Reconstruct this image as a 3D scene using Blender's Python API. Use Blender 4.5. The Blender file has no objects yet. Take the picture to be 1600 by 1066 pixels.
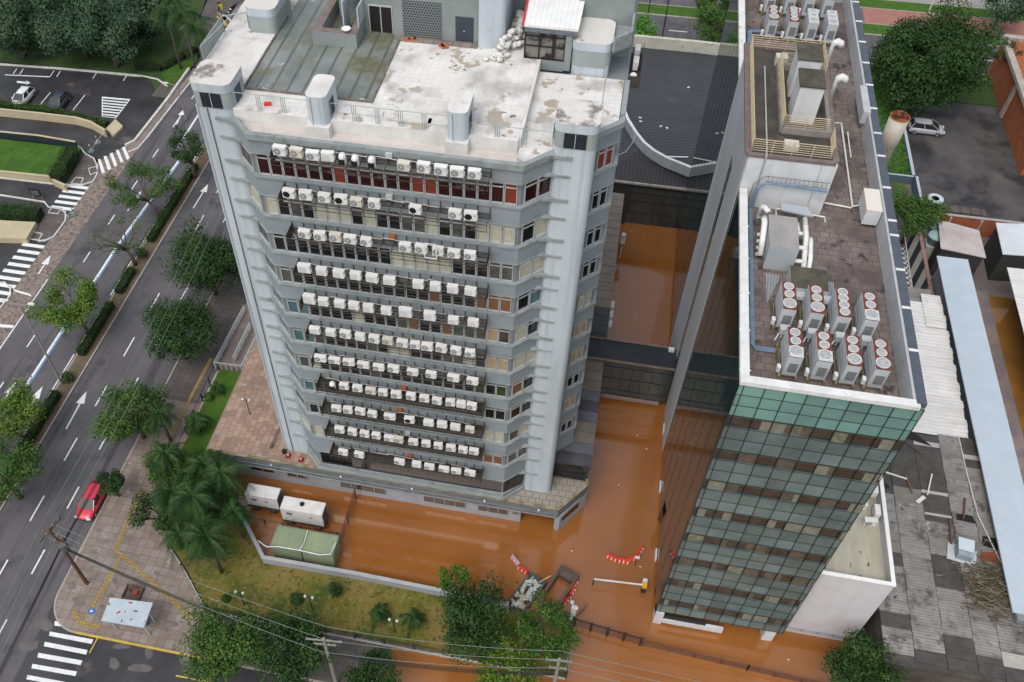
import bpy, math, random
import numpy as np
from mathutils import Vector, Matrix, Euler
random.seed(7); RNG = np.random.default_rng(7)
S = bpy.context.scene
# ------------------------------------------------------------------ camera, world, sun, exposure
F_PX, CX, CY, CAM_H = 1427.50, 704.43, 541.05, 70.0
CR = Vector((0.979960, 0.198851, -0.011645)); CU = Vector((-0.143268, 0.744241, 0.652364)); CB = Vector((0.138390, -0.637623, 0.757816))
cam = bpy.data.objects.new('camera', bpy.data.cameras.new('camera')); S.collection.objects.link(cam)
m4 = Matrix((CR, CU, CB)).transposed().to_4x4(); m4.translation = (0, 0, CAM_H); cam.matrix_world = m4
cam.data.sensor_width = 36; cam.data.lens = 36 * F_PX / 1600
cam.data.shift_x = (800 - CX) / 1600; cam.data.shift_y = (CY - 533) / 1600
cam.data.clip_start = 1; cam.data.clip_end = 3000; S.camera = cam
W = bpy.data.worlds.new('World'); S.world = W; W.use_nodes = True
wn = W.node_tree.nodes; wl = W.node_tree.links
bg = wn['Background']; sky = wn.new('ShaderNodeTexSky'); sky.sky_type = 'NISHITA'; sky.sun_disc = False
SUN_EL, SUN_ROT = math.radians(58), math.radians(200)
sky.sun_elevation = SUN_EL; sky.sun_rotation = SUN_ROT; sky.air_density = 1.4; sky.dust_density = 4.0; sky.ozone_density = 1.0
hs = wn.new('ShaderNodeHueSaturation'); hs.inputs['Saturation'].default_value = 0.42
wl.new(sky.outputs[0], hs.inputs['Color']); wl.new(hs.outputs[0], bg.inputs['Color']); bg.inputs['Strength'].default_value = 0.15
sl = bpy.data.lights.new('sun', 'SUN'); sl.energy = 0.5; sl.angle = math.radians(25); sl.color = (1, .97, .93)
so = bpy.data.objects.new('sun', sl); S.collection.objects.link(so)
sd = Vector((math.sin(SUN_ROT) * math.cos(SUN_EL), math.cos(SUN_ROT) * math.cos(SUN_EL), math.sin(SUN_EL)))
so.rotation_euler = sd.to_track_quat('Z', 'Y').to_euler(); so.location = (0, 0, 120)
S.view_settings.view_transform = 'Standard'; S.view_settings.look = 'None'; S.view_settings.gamma = 1
S.view_settings.exposure = 0.36
# pixel of the 1600 px survey frame -> point on a level plane / on a wall plane
def ray(px, py):
    return (CR * ((px - CX) / F_PX) - CU * ((py - CY) / F_PX) - CB)
def G(px, py, z=0.0):
    d = ray(px, py); t = (z - CAM_H) / d.z; return (d.x * t, d.y * t, z)
def G2(px, py, z=0.0): return G(px, py, z)[:2]
# ------------------------------------------------------------------ mesh builder
class B:
    def __init__(s): s.v = []; s.f = []; s.m = []
    def poly(s, pts, mi=0):
        n = len(s.v); s.v += [tuple(p) for p in pts]; s.f.append(tuple(range(n, n + len(pts)))); s.m.append(mi); return s
    def box(s, x0, x1, y0, y1, z0, z1, mi=0, top=None):
        if x0 > x1: x0, x1 = x1, x0
        if y0 > y1: y0, y1 = y1, y0
        return s.prism([(x0, y0), (x1, y0), (x1, y1), (x0, y1)], z0, z1, mi, top)
    def prism(s, p, z0, z1, mi=0, top=None):
        a = sum(p[i][0] * p[(i + 1) % len(p)][1] - p[(i + 1) % len(p)][0] * p[i][1] for i in range(len(p)))
        if a < 0: p = p[::-1]
        n = len(s.v); k = len(p)
        zz0 = z0 if hasattr(z0, '__len__') else [z0] * k; zz1 = z1 if hasattr(z1, '__len__') else [z1] * k
        s.v += [(q[0], q[1], zz0[i]) for i, q in enumerate(p)] + [(q[0], q[1], zz1[i]) for i, q in enumerate(p)]
        s.f.append(tuple(range(n + k - 1, n - 1, -1))); s.m.append(mi)
        s.f.append(tuple(range(n + k, n + 2 * k))); s.m.append(mi if top is None else top)
        for i in range(k):
            j = (i + 1) % k; s.f.append((n + i, n + j, n + k + j, n + k + i)); s.m.append(mi)
        return s
    def obox(s, c, size, rz=0.0, rx=0.0, ry=0.0, mi=0, top=None):
        R = Euler((rx, ry, rz)).to_matrix(); c = Vector(c); hx, hy, hz = [q / 2 for q in size]; n = len(s.v)
        for dz in (-hz, hz):
            for dx, dy in ((-hx, -hy), (hx, -hy), (hx, hy), (-hx, hy)): s.v.append(tuple(c + R @ Vector((dx, dy, dz))))
        for q, f in enumerate(((3, 2, 1, 0), (4, 5, 6, 7), (0, 1, 5, 4), (1, 2, 6, 5), (2, 3, 7, 6), (3, 0, 4, 7))):
            s.f.append(tuple(n + i for i in f)); s.m.append(top if (q == 1 and top is not None) else mi)
        return s
    def tube(s, path, r, n=6, mi=0, caps=True, closed=False):
        P = [Vector(p) for p in path]; rr = r if hasattr(r, '__len__') else [r] * len(P); base = len(s.v); up = Vector((0, 0, 1)); prev = None
        for i, p in enumerate(P):
            t = (P[min(i + 1, len(P) - 1)] - P[max(i - 1, 0)]).normalized()
            if prev is None:
                a = t.cross(up);
                if a.length < .05: a = t.cross(Vector((1, 0, 0)))
            else: a = prev - t * prev.dot(t)
            a.normalize(); prev = a; b = t.cross(a)
            for k in range(n):
                w = 2 * math.pi * k / n; s.v.append(tuple(p + (a * math.cos(w) + b * math.sin(w)) * rr[i]))
        for i in range(len(P) - 1):
            for k in range(n):
                k2 = (k + 1) % n; s.f.append((base + i * n + k2, base + i * n + k, base + (i + 1) * n + k, base + (i + 1) * n + k2)); s.m.append(mi)
        if caps:
            s.f.append(tuple(base + k for k in range(n))); s.m.append(mi)
            s.f.append(tuple(base + (len(P) - 1) * n + k for k in range(n - 1, -1, -1))); s.m.append(mi)
        return s
    def bar(s, a, b, w, h=None, mi=0):          # square bar between two points
        return s.tube([a, b], w * .7071, 4, mi) if h is None else s._bar(a, b, w, h, mi)
    def _bar(s, a, b, w, h, mi):
        a = Vector(a); b = Vector(b); t = (b - a).normalized(); sd = t.cross(Vector((0, 0, 1)))
        if sd.length < .01: sd = Vector((1, 0, 0))
        sd.normalize(); u = sd.cross(t); n = len(s.v)
        for p in (a, b):
            for i, j in ((-1, -1), (1, -1), (1, 1), (-1, 1)): s.v.append(tuple(p + sd * (w / 2 * i) + u * (h / 2 * j)))
        for f in ((0, 1, 2, 3), (7, 6, 5, 4), (0, 4, 5, 1), (1, 5, 6, 2), (2, 6, 7, 3), (3, 7, 4, 0)): s.f.append(tuple(n + i for i in f)); s.m.append(mi)
        return s
    def disc(s, c, r, n=16, mi=0, axis='z', r2=None):
        pts = []
        for k in range(n):
            w = 2 * math.pi * k / n; ca, sa = math.cos(w) * r, math.sin(w) * (r2 or r)
            pts.append((c[0] + ca, c[1] + sa, c[2]) if axis == 'z' else ((c[0] + ca, c[1], c[2] + sa) if axis == 'y' else (c[0], c[1] + ca, c[2] + sa)))
        if axis == 'y': pts = pts
        return s.poly(pts, mi)
    def lathe(s, c, prof, n=16, mi=0):
        base = len(s.v)
        for r, z in prof:
            for k in range(n):
                w = 2 * math.pi * k / n; s.v.append((c[0] + r * math.cos(w), c[1] + r * math.sin(w), c[2] + z))
        for i in range(len(prof) - 1):
            for k in range(n):
                k2 = (k + 1) % n; s.f.append((base + i * n + k, base + i * n + k2, base + (i + 1) * n + k2, base + (i + 1) * n + k)); s.m.append(mi)
        s.f.append(tuple(base + k for k in range(n - 1, -1, -1))); s.m.append(mi)
        s.f.append(tuple(base + (len(prof) - 1) * n + k for k in range(n))); s.m.append(mi)
        return s
    def wall(s, pts, z0, z1, t, mi=0, top=None, closed=False):   # mitred wall along a polyline (centre line)
        P = [Vector((p[0], p[1])) for p in pts]; n = len(P); L = []; R_ = []
        for i in range(n):
            if closed: d0 = (P[i] - P[i - 1]).normalized(); d1 = (P[(i + 1) % n] - P[i]).normalized()
            else:
                d0 = (P[i] - P[i - 1]).normalized() if i else (P[1] - P[0]).normalized(); d1 = (P[i + 1] - P[i]).normalized() if i < n - 1 else d0
            nn = Vector((-d0.y - d1.y, d0.x + d1.x)); nn.normalize(); c = max(.3, nn.dot(Vector((-d0.y, d0.x)))); nn *= t / 2 / c
            L.append(P[i] + nn); R_.append(P[i] - nn)
        zf = (lambda v, i: v[i] if hasattr(v, '__len__') else v)
        for i in range(n if closed else n - 1):
            j = (i + 1) % n; b = len(s.v)
            for z, q in ((z0, 0), (z1, 1)):
                for V, k in ((R_, i), (R_, j), (L, j), (L, i)): s.v.append((V[k].x, V[k].y, zf(z, k)))
            fs = [(3, 2, 1, 0), (4, 5, 6, 7), (0, 1, 5, 4), (2, 3, 7, 6)]
            if not closed and i == 0: fs.append((3, 0, 4, 7))
            if not closed and i == n - 2: fs.append((1, 2, 6, 5))
            for q, f in enumerate(fs): s.f.append(tuple(b + k for k in f)); s.m.append(top if (q == 1 and top is not None) else mi)
        return s
    def mesh(s, name, mats, smooth=False, off=(0, 0, 0)):
        me = bpy.data.meshes.new(name); o = off
        me.from_pydata([(a - o[0], b - o[1], c - o[2]) for a, b, c in s.v], [], s.f)
        for m in (mats if isinstance(mats, (list, tuple)) else [mats]): me.materials.append(m)
        me.polygons.foreach_set('material_index', s.m)
        if smooth: me.polygons.foreach_set('use_smooth', [True] * len(s.f))
        me.update(); return me
    def obj(s, name, mats, parent=None, smooth=False, local=False):
        off = (0, 0, 0)
        if parent is not None and not local:
            p = parent; o = Vector((0, 0, 0))
            while p is not None: o += p.location; p = p.parent
            off = tuple(o)
        o = bpy.data.objects.new(name, s.mesh(name, mats, smooth, off)); S.collection.objects.link(o)
        if parent is not None: o.parent = parent
        return o
def tag(o, label=None, cat=None, group=None, kind=None):
    if label: o['label'] = label
    if cat: o['category'] = cat
    if group: o['group'] = group
    if kind: o['kind'] = kind
    return o
def thing(name, label, cat, loc=(0, 0, 0), group=None, rz=0):
    o = bpy.data.objects.new(name, None); S.collection.objects.link(o); o.location = loc; o.rotation_euler = (0, 0, rz); o.empty_display_size = .3
    return tag(o, label, cat, group)
def struct(o): o['kind'] = 'structure'; return o
KIDS = {}
def copy_tree(o, parent=None):
    c = o.copy(); S.collection.objects.link(c); c.parent = parent
    for ch in [x for x in bpy.data.objects if x.parent == o]: copy_tree(ch, c)
    return c
# ------------------------------------------------------------------ materials
def lin(c):
    return tuple(((x / 255) / 12.92 if x / 255 <= .04045 else ((x / 255 + .055) / 1.055) ** 2.4) for x in c)
MC = {}
def mat(name, c1, c2=None, scale=1.0, rough=.8, lo=.35, hi=.65, c3=None, s3=.5, lo3=.55, hi3=.62, metal=0.0, spec=.3, bump=0.0, bscale=20, stretch=(1, 1, 1),
        brick=None, wave=None, ior=None, rand=0.0, detail=6, coat=0.0, bdist=.02, alpha=None, c4=None, s4=1.0, lo4=.5, hi4=.7, st4=None, c5=None, s5=.3, lo5=.5, hi5=.7):
    if name in MC: return MC[name]
    m = bpy.data.materials.new(name); m.use_nodes = True; nt = m.node_tree; N = nt.nodes; K = nt.links; p = N['Principled BSDF']; MC[name] = m
    p.inputs['Roughness'].default_value = rough; p.inputs['Metallic'].default_value = metal; p.inputs['Specular IOR Level'].default_value = spec
    if ior: p.inputs['IOR'].default_value = ior
    if coat: p.inputs['Coat Weight'].default_value = coat; p.inputs['Coat Roughness'].default_value = .08
    tc = N.new('ShaderNodeNewGeometry'); mp = N.new('ShaderNodeMapping'); mp.inputs['Scale'].default_value = stretch; K.new(tc.outputs['Position'], mp.inputs['Vector'])
    V = mp.outputs[0]
    def noise(sc, d=detail, off=0):
        n = N.new('ShaderNodeTexNoise'); n.inputs['Scale'].default_value = sc; n.inputs['Detail'].default_value = d; n.inputs['Roughness'].default_value = .6
        mo = N.new('ShaderNodeVectorMath'); mo.inputs[1].default_value = (off, off * 1.7, 0); K.new(V, mo.inputs[0]); K.new(mo.outputs[0], n.inputs['Vector']); return n.outputs['Fac']
    def ramp(f, a, b):
        r = N.new('ShaderNodeMapRange'); r.inputs['From Min'].default_value = a; r.inputs['From Max'].default_value = b; K.new(f, r.inputs['Value']); return r.outputs[0]
    def mix(f, a, b, mode='MIX'):
        x = N.new('ShaderNodeMix'); x.data_type = 'RGBA'; x.blend_type = mode
        if isinstance(f, float): x.inputs[0].default_value = f
        else: K.new(f, x.inputs[0])
        for i, q in ((6, a), (7, b)):
            if isinstance(q, tuple): x.inputs[i].default_value = (*q, 1)
            else: K.new(q, x.inputs[i])
        return x.outputs[2]
    c1 = tuple(c1); col = c1
    if c2: col = mix(ramp(noise(scale), lo, hi), c1, tuple(c2))
    if brick:    # (tile w, tile h, mortar, offset, mortar colour, variation colour, amount, plane)
        bw, bh, mo_, of, mc, vc, am, plane = brick
        sx = N.new('ShaderNodeSeparateXYZ'); K.new(tc.outputs['Position'], sx.inputs[0]); cb = N.new('ShaderNodeCombineXYZ')
        for i, ch in enumerate(plane): K.new(sx.outputs['XYZ'.index(ch)], cb.inputs[i])
        bt = N.new('ShaderNodeTexBrick'); bt.offset = of; bt.inputs['Scale'].default_value = 1; bt.inputs['Brick Width'].default_value = bw; bt.inputs['Row Height'].default_value = bh
        bt.inputs['Mortar Size'].default_value = mo_; bt.inputs['Mortar Smooth'].default_value = .1; bt.inputs['Bias'].default_value = 0
        bt.inputs['Color1'].default_value = (0, 0, 0, 1); bt.inputs['Color2'].default_value = (1, 1, 1, 1); bt.inputs['Mortar'].default_value = (0, 0, 0, 1); K.new(cb.outputs[0], bt.inputs['Vector'])
        mm = N.new('ShaderNodeMath'); mm.operation = 'MULTIPLY'; mm.inputs[1].default_value = am; K.new(bt.outputs['Color'], mm.inputs[0])
        col = mix(mm.outputs[0], col, tuple(vc)); col = mix(bt.outputs['Fac'], col, tuple(mc))
    if wave:     # (spacing m, axis, dark colour, amount)
        spc, ax, dc, am = wave; sx2 = N.new('ShaderNodeSeparateXYZ'); K.new(tc.outputs['Position'], sx2.inputs[0])
        f = N.new('ShaderNodeMath'); f.operation = 'DIVIDE'; f.inputs[1].default_value = spc
        if ax == 'R':
            dp = N.new('ShaderNodeVectorMath'); dp.operation = 'DOT_PRODUCT'; dp.inputs[1].default_value = (-.349, .937, 0); K.new(tc.outputs['Position'], dp.inputs[0]); K.new(dp.outputs['Value'], f.inputs[0])
        else: K.new(sx2.outputs['XYZ'.index(ax)], f.inputs[0])
        g = N.new('ShaderNodeMath'); g.operation = 'FRACT'; K.new(f.outputs[0], g.inputs[0]); h = N.new('ShaderNodeMath'); h.operation = 'PINGPONG'; h.inputs[1].default_value = .5; K.new(g.outputs[0], h.inputs[0])
        r = N.new('ShaderNodeMapRange'); r.inputs['From Min'].default_value = .0; r.inputs['From Max'].default_value = .14; r.inputs['To Min'].default_value = am; r.inputs['To Max'].default_value = 0; K.new(h.outputs[0], r.inputs['Value'])
        col = mix(r.outputs[0], col, tuple(dc))
    if c3: col = mix(ramp(noise(s3, 8, 31.7), lo3, hi3), col, tuple(c3))
    if c4:
        if st4:
            V0 = V; mq = N.new('ShaderNodeMapping'); mq.inputs['Scale'].default_value = st4; K.new(tc.outputs['Position'], mq.inputs['Vector']); V = mq.outputs[0]
        col = mix(ramp(noise(s4, 8, 57.3), lo4, hi4), col, tuple(c4))
        if st4: V = V0
    if c5: col = mix(ramp(noise(s5, 9, 91.1), lo5, hi5), col, tuple(c5))
    if rand:
        q = ramp(N.new('ShaderNodeNewGeometry').outputs['Random Per Island'], 0, 1); r = N.new('ShaderNodeMapRange'); r.inputs['To Min'].default_value = 1 - rand; r.inputs['To Max'].default_value = 1 + rand
        K.new(q, r.inputs['Value']); hv = N.new('ShaderNodeHueSaturation'); K.new(r.outputs[0], hv.inputs['Value'])
        if isinstance(col, tuple): hv.inputs['Color'].default_value = (*col, 1)
        else: K.new(col, hv.inputs['Color'])
        col = hv.outputs[0]
    if isinstance(col, tuple): p.inputs['Base Color'].default_value = (*col, 1)
    else: K.new(col, p.inputs['Base Color'])
    if bump:
        b = N.new('ShaderNodeBump'); b.inputs['Strength'].default_value = bump; b.inputs['Distance'].default_value = bdist; K.new(noise(bscale, 3), b.inputs['Height']); K.new(b.outputs[0], p.inputs['Normal'])
    if alpha is not None: p.inputs['Alpha'].default_value = alpha
    return m
# ------------------------------------------------------------------ palette
WHITE = (.78, .78, .76)
m_asph = mat('asphalt', (.088, .085, .092), (.118, .113, .12), .25, .75, c3=(.055, .053, .058), s3=.35, lo3=.56, hi3=.7, c4=(.05, .048, .053), s4=.8, st4=(1.1, .05, 1), lo4=.52, hi4=.72, c5=(.14, .135, .14), s5=1.2, lo5=.66, hi5=.8, bump=.15, bscale=9)
m_asphwet = mat('asphalt_dark', (.026, .026, .029), (.055, .053, .056), .22, .45, c3=(.13, .115, .10), s3=.3, lo3=.6, hi3=.75, spec=.4)
m_asphpark = mat('asphalt_worn', (.05, .049, .05), (.12, .115, .11), .18, .7, c3=(.035, .034, .035), s3=.2, lo3=.52, hi3=.62)
m_cob = mat('cobbles', (.17, .13, .115), (.28, .23, .20), 1.5, .85, c3=(.10, .08, .07), s3=3.0, lo3=.52, hi3=.6, bump=.4, bscale=5)
m_side = mat('sidewalk_slabs', (.22, .18, .165), (.30, .25, .23), .6, .8, brick=(.62, .62, .018, 0, (.08, .07, .065), (.14, .115, .105), .55, 'XY'), c3=(.13, .11, .10), s3=.5, lo3=.58, hi3=.72)
m_sidedk = mat('sidewalk_slabs_old', (.10, .088, .085), (.155, .135, .13), .5, .8, brick=(.6, .6, .02, 0, (.05, .045, .04), (.08, .07, .07), .5, 'XY'), c3=(.09, .08, .07), s3=.4, lo3=.5, hi3=.7)
m_plaza = mat('plaza_slabs', (.235, .192, .17), (.31, .262, .238), .5, .8, brick=(.72, .72, .016, 0, (.10, .075, .06), (.20, .15, .125), .8, 'XY'), c3=(.15, .12, .105), s3=.6, lo3=.56, hi3=.74, c4=(.37, .32, .30), s4=1.4, lo4=.62, hi4=.72)
m_deck = mat('deck_tiles', (.33, .22, .165), (.39, .275, .215), .7, .85, brick=(.7, .55, .02, .37, (.16, .11, .08), (.22, .15, .115), .85, 'YX'), c3=(.20, .155, .12), s3=.8, lo3=.55, hi3=.7, c4=(.44, .38, .33), s4=1.6, lo4=.62, hi4=.72)
m_decklight = mat('terrace_slabs', (.23, .215, .19), (.30, .28, .25), .7, .85, brick=(.6, .6, .025, .5, (.13, .11, .08), (.33, .29, .23), .5, 'XY'), c3=(.22, .19, .11), s3=.9, lo3=.56, hi3=.68)
m_moss = mat('mossy_edge', (.23, .19, .12), (.15, .14, .07), 1.5, .95, c3=(.33, .27, .19), s3=1.2, lo3=.5, hi3=.6)
m_kerb = mat('kerb_stone', (.32, .28, .25), (.42, .38, .34), 1.2, .85)
m_wkerb = mat('kerb_paint_white', (.66, .66, .64), (.50, .49, .46), 1.8, .8)
m_paint = mat('road_paint', (.72, .73, .74), (.55, .55, .55), 2.5, .7, lo=.5, hi=.75, c3=(.20, .19, .19), s3=5, lo3=.64, hi3=.7)
m_blue = mat('road_paint_blue', (.10, .22, .40), (.16, .28, .45), 2, .7, c3=(.10, .10, .11), s3=2.5, lo3=.6, hi3=.68)
m_yel = mat('road_paint_yellow', (.62, .43, .06), (.48, .33, .08), 2, .7)
m_tact = mat('tactile_yellow', (.40, .28, .08), (.30, .21, .08), 2, .85, brick=(.3, .3, .02, 0, (.14, .1, .05), (.3, .2, .07), .4, 'XY'))
m_grass = mat('grass', (.040, .085, .012), (.085, .15, .025), 1.1, .95, c3=(.15, .14, .05), s3=.5, lo3=.60, hi3=.75, bump=.6, bscale=14)
m_grassg = mat('grass_bright', (.035, .088, .010), (.06, .13, .015), 1.0, .95, c3=(.03, .075, .01), s3=.5, lo3=.58, hi3=.72, bump=.6, bscale=14)
m_grassdk = mat('grass_shade', (.03, .06, .016), (.05, .09, .025), .6, .95, c3=(.06, .055, .03), s3=.3, lo3=.55, hi3=.7, bump=.5, bscale=12)
m_lawn = mat('lawn_dry', (.125, .125, .018), (.19, .145, .04), .45, .95, lo=.42, hi=.58, c3=(.05, .082, .012), s3=.25, lo3=.48, hi3=.62, c4=(.21, .165, .07), s4=2.2, lo4=.52, hi4=.66, c5=(.06, .07, .015), s5=3.5, lo5=.55, hi5=.64, bump=.8, bscale=9)
m_soil = mat('soil', (.11, .085, .055), (.16, .12, .08), 1, .95, bump=.5, bscale=8)
m_water = mat('flood_water', (.275, .102, .023), (.31, .118, .03), .10, .08, lo=.4, hi=.62, spec=.5, ior=1.8, c3=(.24, .083, .016), c4=(.25, .095, .025), s4=.5, lo4=.5, hi4=.8, s3=.06, lo3=.5, hi3=.7, bump=.045, bscale=1.3, bdist=.01)
m_water2 = mat('murky_water', (.13, .075, .02), (.30, .13, .03), .12, .05, spec=.5, ior=1.6, bump=.03, bscale=1.5, bdist=.01)
m_terr = mat('terrain', (.06, .08, .04), (.12, .11, .08), .05, .95)
def sheet(name, pts, m, z=None, parent=None):
    b = B(); b.poly([(p[0], p[1], p[2] if len(p) > 2 else z) for p in pts]); return b.obj(name, m, parent)
def ccw(p): return p if sum(p[i][0] * p[(i + 1) % len(p)][1] - p[(i + 1) % len(p)][0] * p[i][1] for i in range(len(p))) > 0 else p[::-1]
def slab(name, pts, z0, z1, m): b = B(); b.prism(ccw(list(pts)), z0, z1); return struct(b.obj(name, m))
def px(L, z=0.0): return [G2(x, y, z) for x, y in L]
# ------------------------------------------------------------------ ground, roads, water
struct(sheet('ground', [(-900, -300), (900, -300), (900, 1500), (-900, 1500)], m_terr, -.5))
struct(sheet('flood_water', [(-20, 4), (60, 4), (60, 34.9), (24.6, 34.9), (24.6, 84), (-31, 84), (-31, 33), (-20, 33)], m_water, 0.0))
struct(sheet('avenue', [(-57.7, -40), (-39.2, -40), (-39.2, 260), (-57.7, 260)], m_asph, .04))
struct(sheet('cobbled_lane', [(-60.5, -40), (-57.7, -40), (-57.7, 84), (-58.4, 84), (-59.6, 83.3), (-61.6, 79.5), (-60.5, 76)], m_cob, .046))
b = B(); b.poly([(-39.2, 4, .04), (-17, 4, .04), (-17, 23.8, .04), (-39.2, 23.8, .04)]); b.poly([(-17, 4, .04), (-4, 4, -.12), (-4, 23.8, -.12), (-17, 23.8, .04)])
b.poly([(-39.2, 23.8, .041), (-34, 23.8, .041), (-34, 27, .041), (-39.2, 27, .041)]); struct(b.obj('cross_street', m_asphwet))
struct(slab('median', [(-49.55, -40), (-47.95, -40), (-47.95, 160), (-49.55, 160)], 0, .13, m_soil))
b = B(); b.box(-48.0, -47.85, -40, 160, 0, .17); b.box(-49.6, -49.48, -40, 160, 0, .15); struct(b.obj('median_kerb', m_kerb))
# east pavement along the avenue, corner plaza, pavement of the cross street
arc = [(-39.1 + 2.9 * (1 - math.cos(t)), 26.5 - 2.9 * math.sin(t)) for t in [i * math.pi / 16 for i in range(0, 9)]]
slab('plaza_pavement', [(-39.1, 47)] + arc + [(-26.2, 23.62), (-25.6, 27.0), (-27.1, 27.8), (-29.8, 30.5), (-31.6, 32.0), (-34.3, 35.2), (-34.7, 41.7), (-34.7, 47)], 0, .15, m_plaza)
slab('pavement', [(-39.1, 47), (-34.7, 47), (-34.7, 160), (-39.1, 160)], 0, .15, m_sidedk)
b = B(); b.prism(ccw([(-26.2, 23.62), (-15, 23.62), (-15, 27.35), (-25.6, 27.35), (-25.6, 27)]), -.3, .15); b.prism([(-14.999, 23.62), (-8, 23.62), (-8, 27.35), (-14.999, 27.35)], -.4, [.15, -.12, -.12, .15]); struct(b.obj('cross_street_pavement', m_sidedk))
b = B(); pl = [(-39.17, 160), (-39.17, 26.5)] + [(x - .05, y - .05) for x, y in arc[1:]] + [(-36.2, 23.55)]; b.wall(pl, 0, .17, .13); struct(b.obj('kerb', m_kerb))
b = B(); b.wall([(-36.2, 23.55), (-24, 23.55)], 0, .172, .14); struct(b.obj('kerb_yellow', m_yel)); b = B(); b.wall([(-24, 23.55), (-15, 23.55)], -.2, .165, .14); struct(b.obj('kerb_street', m_kerb))
# markings
mk = B(); Zm = .052
def strip(x0, x1, y0, y1, B_=mk, z=Zm): B_.poly([(x0, y0, z), (x1, y0, z), (x1, y1, z), (x0, y1, z)])
for k in range(-2, 18): strip(-44.92, -44.78, 28.4 - 2.6 + 6.38 * k, 28.4 + 6.38 * k)
y0 = G2(73, 860)[1]
for k in range(-2, 16): strip(-42.30, -42.16, y0 - 2.3 + 6.38 * k, y0 + 6.38 * k)
y0 = G2(56, 524)[1]
for k in range(-3, 10): strip(-55.15, -55.02, y0 - 1.7 + 6.3 * k, y0 + 6.3 * k)
for k in range(0, 15): strip(-49.95, -49.82, 24 + 7 * k, 29.6 + 7 * k)
strip(-57.75, -57.62, 40, 60)
for a, c in ((84, 98), ): strip(-53.0, -52.75, a, c)
mk.poly([(*G2(20, 452), Zm), (*G2(23, 456), Zm), (*G2(50, 464), Zm), (*G2(48, 460), Zm)]); mk.poly([(*G2(0, 507), Zm), (*G2(0, 512), Zm), (*G2(21, 513), Zm), (*G2(22, 509), Zm)])
def arrow(tip, tail, w=.16, hw=.42, hl=1.5, z=Zm):
    a = Vector((*G2(*tip), z)); t = Vector((*G2(*tail), z)); d = (a - t).normalized(); n = Vector((-d.y, d.x, 0)); h = a - d * hl
    mk.poly([t - n * w / 2, h - n * w / 2, h + n * w / 2, t + n * w / 2][::1]); mk.poly([h - n * hw, a, h + n * hw])
arrow((135.6, 612), (103.5, 671)); arrow((325.5, 288), (302, 326)); arrow((67, 604), (48, 634)); arrow((25.5, 597), (5, 628)); arrow((79.5, 399), (60, 429)); arrow((221, 299), (200, 330)); arrow((286, 173), (276, 195), hl=1.0)
for q in ([(153, 250), (157, 249), (164.5, 270), (159.5, 272)], [(162, 245), (166.5, 244), (174, 264), (169, 267)], [(171.5, 241), (176, 239), (183.5, 259), (179, 261)], [(181, 235.5), (185.5, 234.5), (193, 253.5), (189, 255)], [(190.5, 231), (195, 229.5), (203, 248), (198.5, 250.5)]):
    mk.poly([(*G2(*p), Zm) for p in q][::-1])
for k in range(10): strip(-63.2, -60.55, 64.35 - 1.06 * k, 64.85 - 1.06 * k)
for k in range(5): strip(-63.1, -60.3, 70.9 + .98 * k, 71.4 + .98 * k)
for q in ([(300, 735), (365, 742), (362, 768), (297, 760)], [(272, 792), (508, 835), (500, 860), (268, 815)], [(245, 848), (478, 893), (470, 918), (240, 872)], [(210, 908), (450, 950), (440, 975), (205, 933)], [(178, 968), (420, 1010), (412, 1035), (172, 992)], [(150, 1028), (385, 1072), (378, 1097), (144, 1052)], [(120, 1090), (350, 1132), (342, 1157), (114, 1112)]):
    mk.poly([(*G2(a / 3.485, 760 + c / 3.485), Zm) for a, c in q][::-1])
# car park markings
for q in ([(8, 117), (8, 118.2), (78, 121.5), (78, 120)], [(26.5, 127), (26.5, 130), (42, 131.5), (42, 128.6)]): mk.poly([(*G2(*p), Zm) for p in q][::-1])
mk.poly([(*G2(*p), Zm) for p in ((41, 126.5), (48, 130), (41, 133))][::-1])
for x, y0, y1 in ((52, 143, 165), (79, 145, 167), (106, 147, 168), (133, 149, 175)): a = G2(x, y0); c = G2(x, y1); strip(a[0] - .06, a[0] + .06, c[1], a[1])
for x in (26, 36, 84, 94, 150, 198): a = G2(x, 106 + x * .06); c = G2(x - 6, 115 + x * .06); mk.poly([(a[0], a[1], Zm), (c[0], c[1], Zm), (c[0] + .12, c[1], Zm), (a[0] + .12, a[1], Zm)][::1])
ha, hb, hc, hd = [Vector((*G2(*p), Zm)) for p in ((160, 152), (203, 156), (181, 185), (160, 182.5))]
for k in range(7):
    t0, t1 = k / 7, k / 7 + .07; mk.poly([ha.lerp(hd, t0), ha.lerp(hd, t1), hb.lerp(hc, t1), hb.lerp(hc, t0)])
mk.wall([ha[:2], hb[:2], hc[:2], hd[:2], ha[:2]], Zm - .004, Zm + .001, .12)
# far crossing at the top and north avenue dashes
for q in ([(327, 1), (368, 3.2), (368, 5.4), (326, 3.2)], [(329, 6), (364.5, 8.4), (364, 10.6), (328, 8.2)], [(325.5, 10.8), (361.5, 14.2), (361, 16.2), (325, 13)], [(324, 16.5), (358.5, 19), (358, 21), (323.5, 18.6)], [(327, 21), (342, 22.5), (340, 24.5), (326, 23.5)]): mk.poly([(*G2(*p), Zm) for p in q][::-1])
struct(mk.obj('road_markings', m_paint))
bl = B(); wl_ = B()
for (xa, ya, xb, yb) in ((281, 252, 187, 382), (187, 382, 133, 465), (133, 465, 95, 523), (95, 523, 42, 605)):
    a = G2(xa, ya); c = G2(xb, yb); bl.poly([(a[0], a[1], Zm), (c[0], c[1], Zm), (c[0] + .2, c[1], Zm), (a[0] + .2, a[1], Zm)]); wl_.poly([(a[0] - .27, a[1], Zm), (c[0] - .27, c[1], Zm), (c[0] - .01, c[1], Zm), (a[0] - .01, a[1], Zm)])
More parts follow.
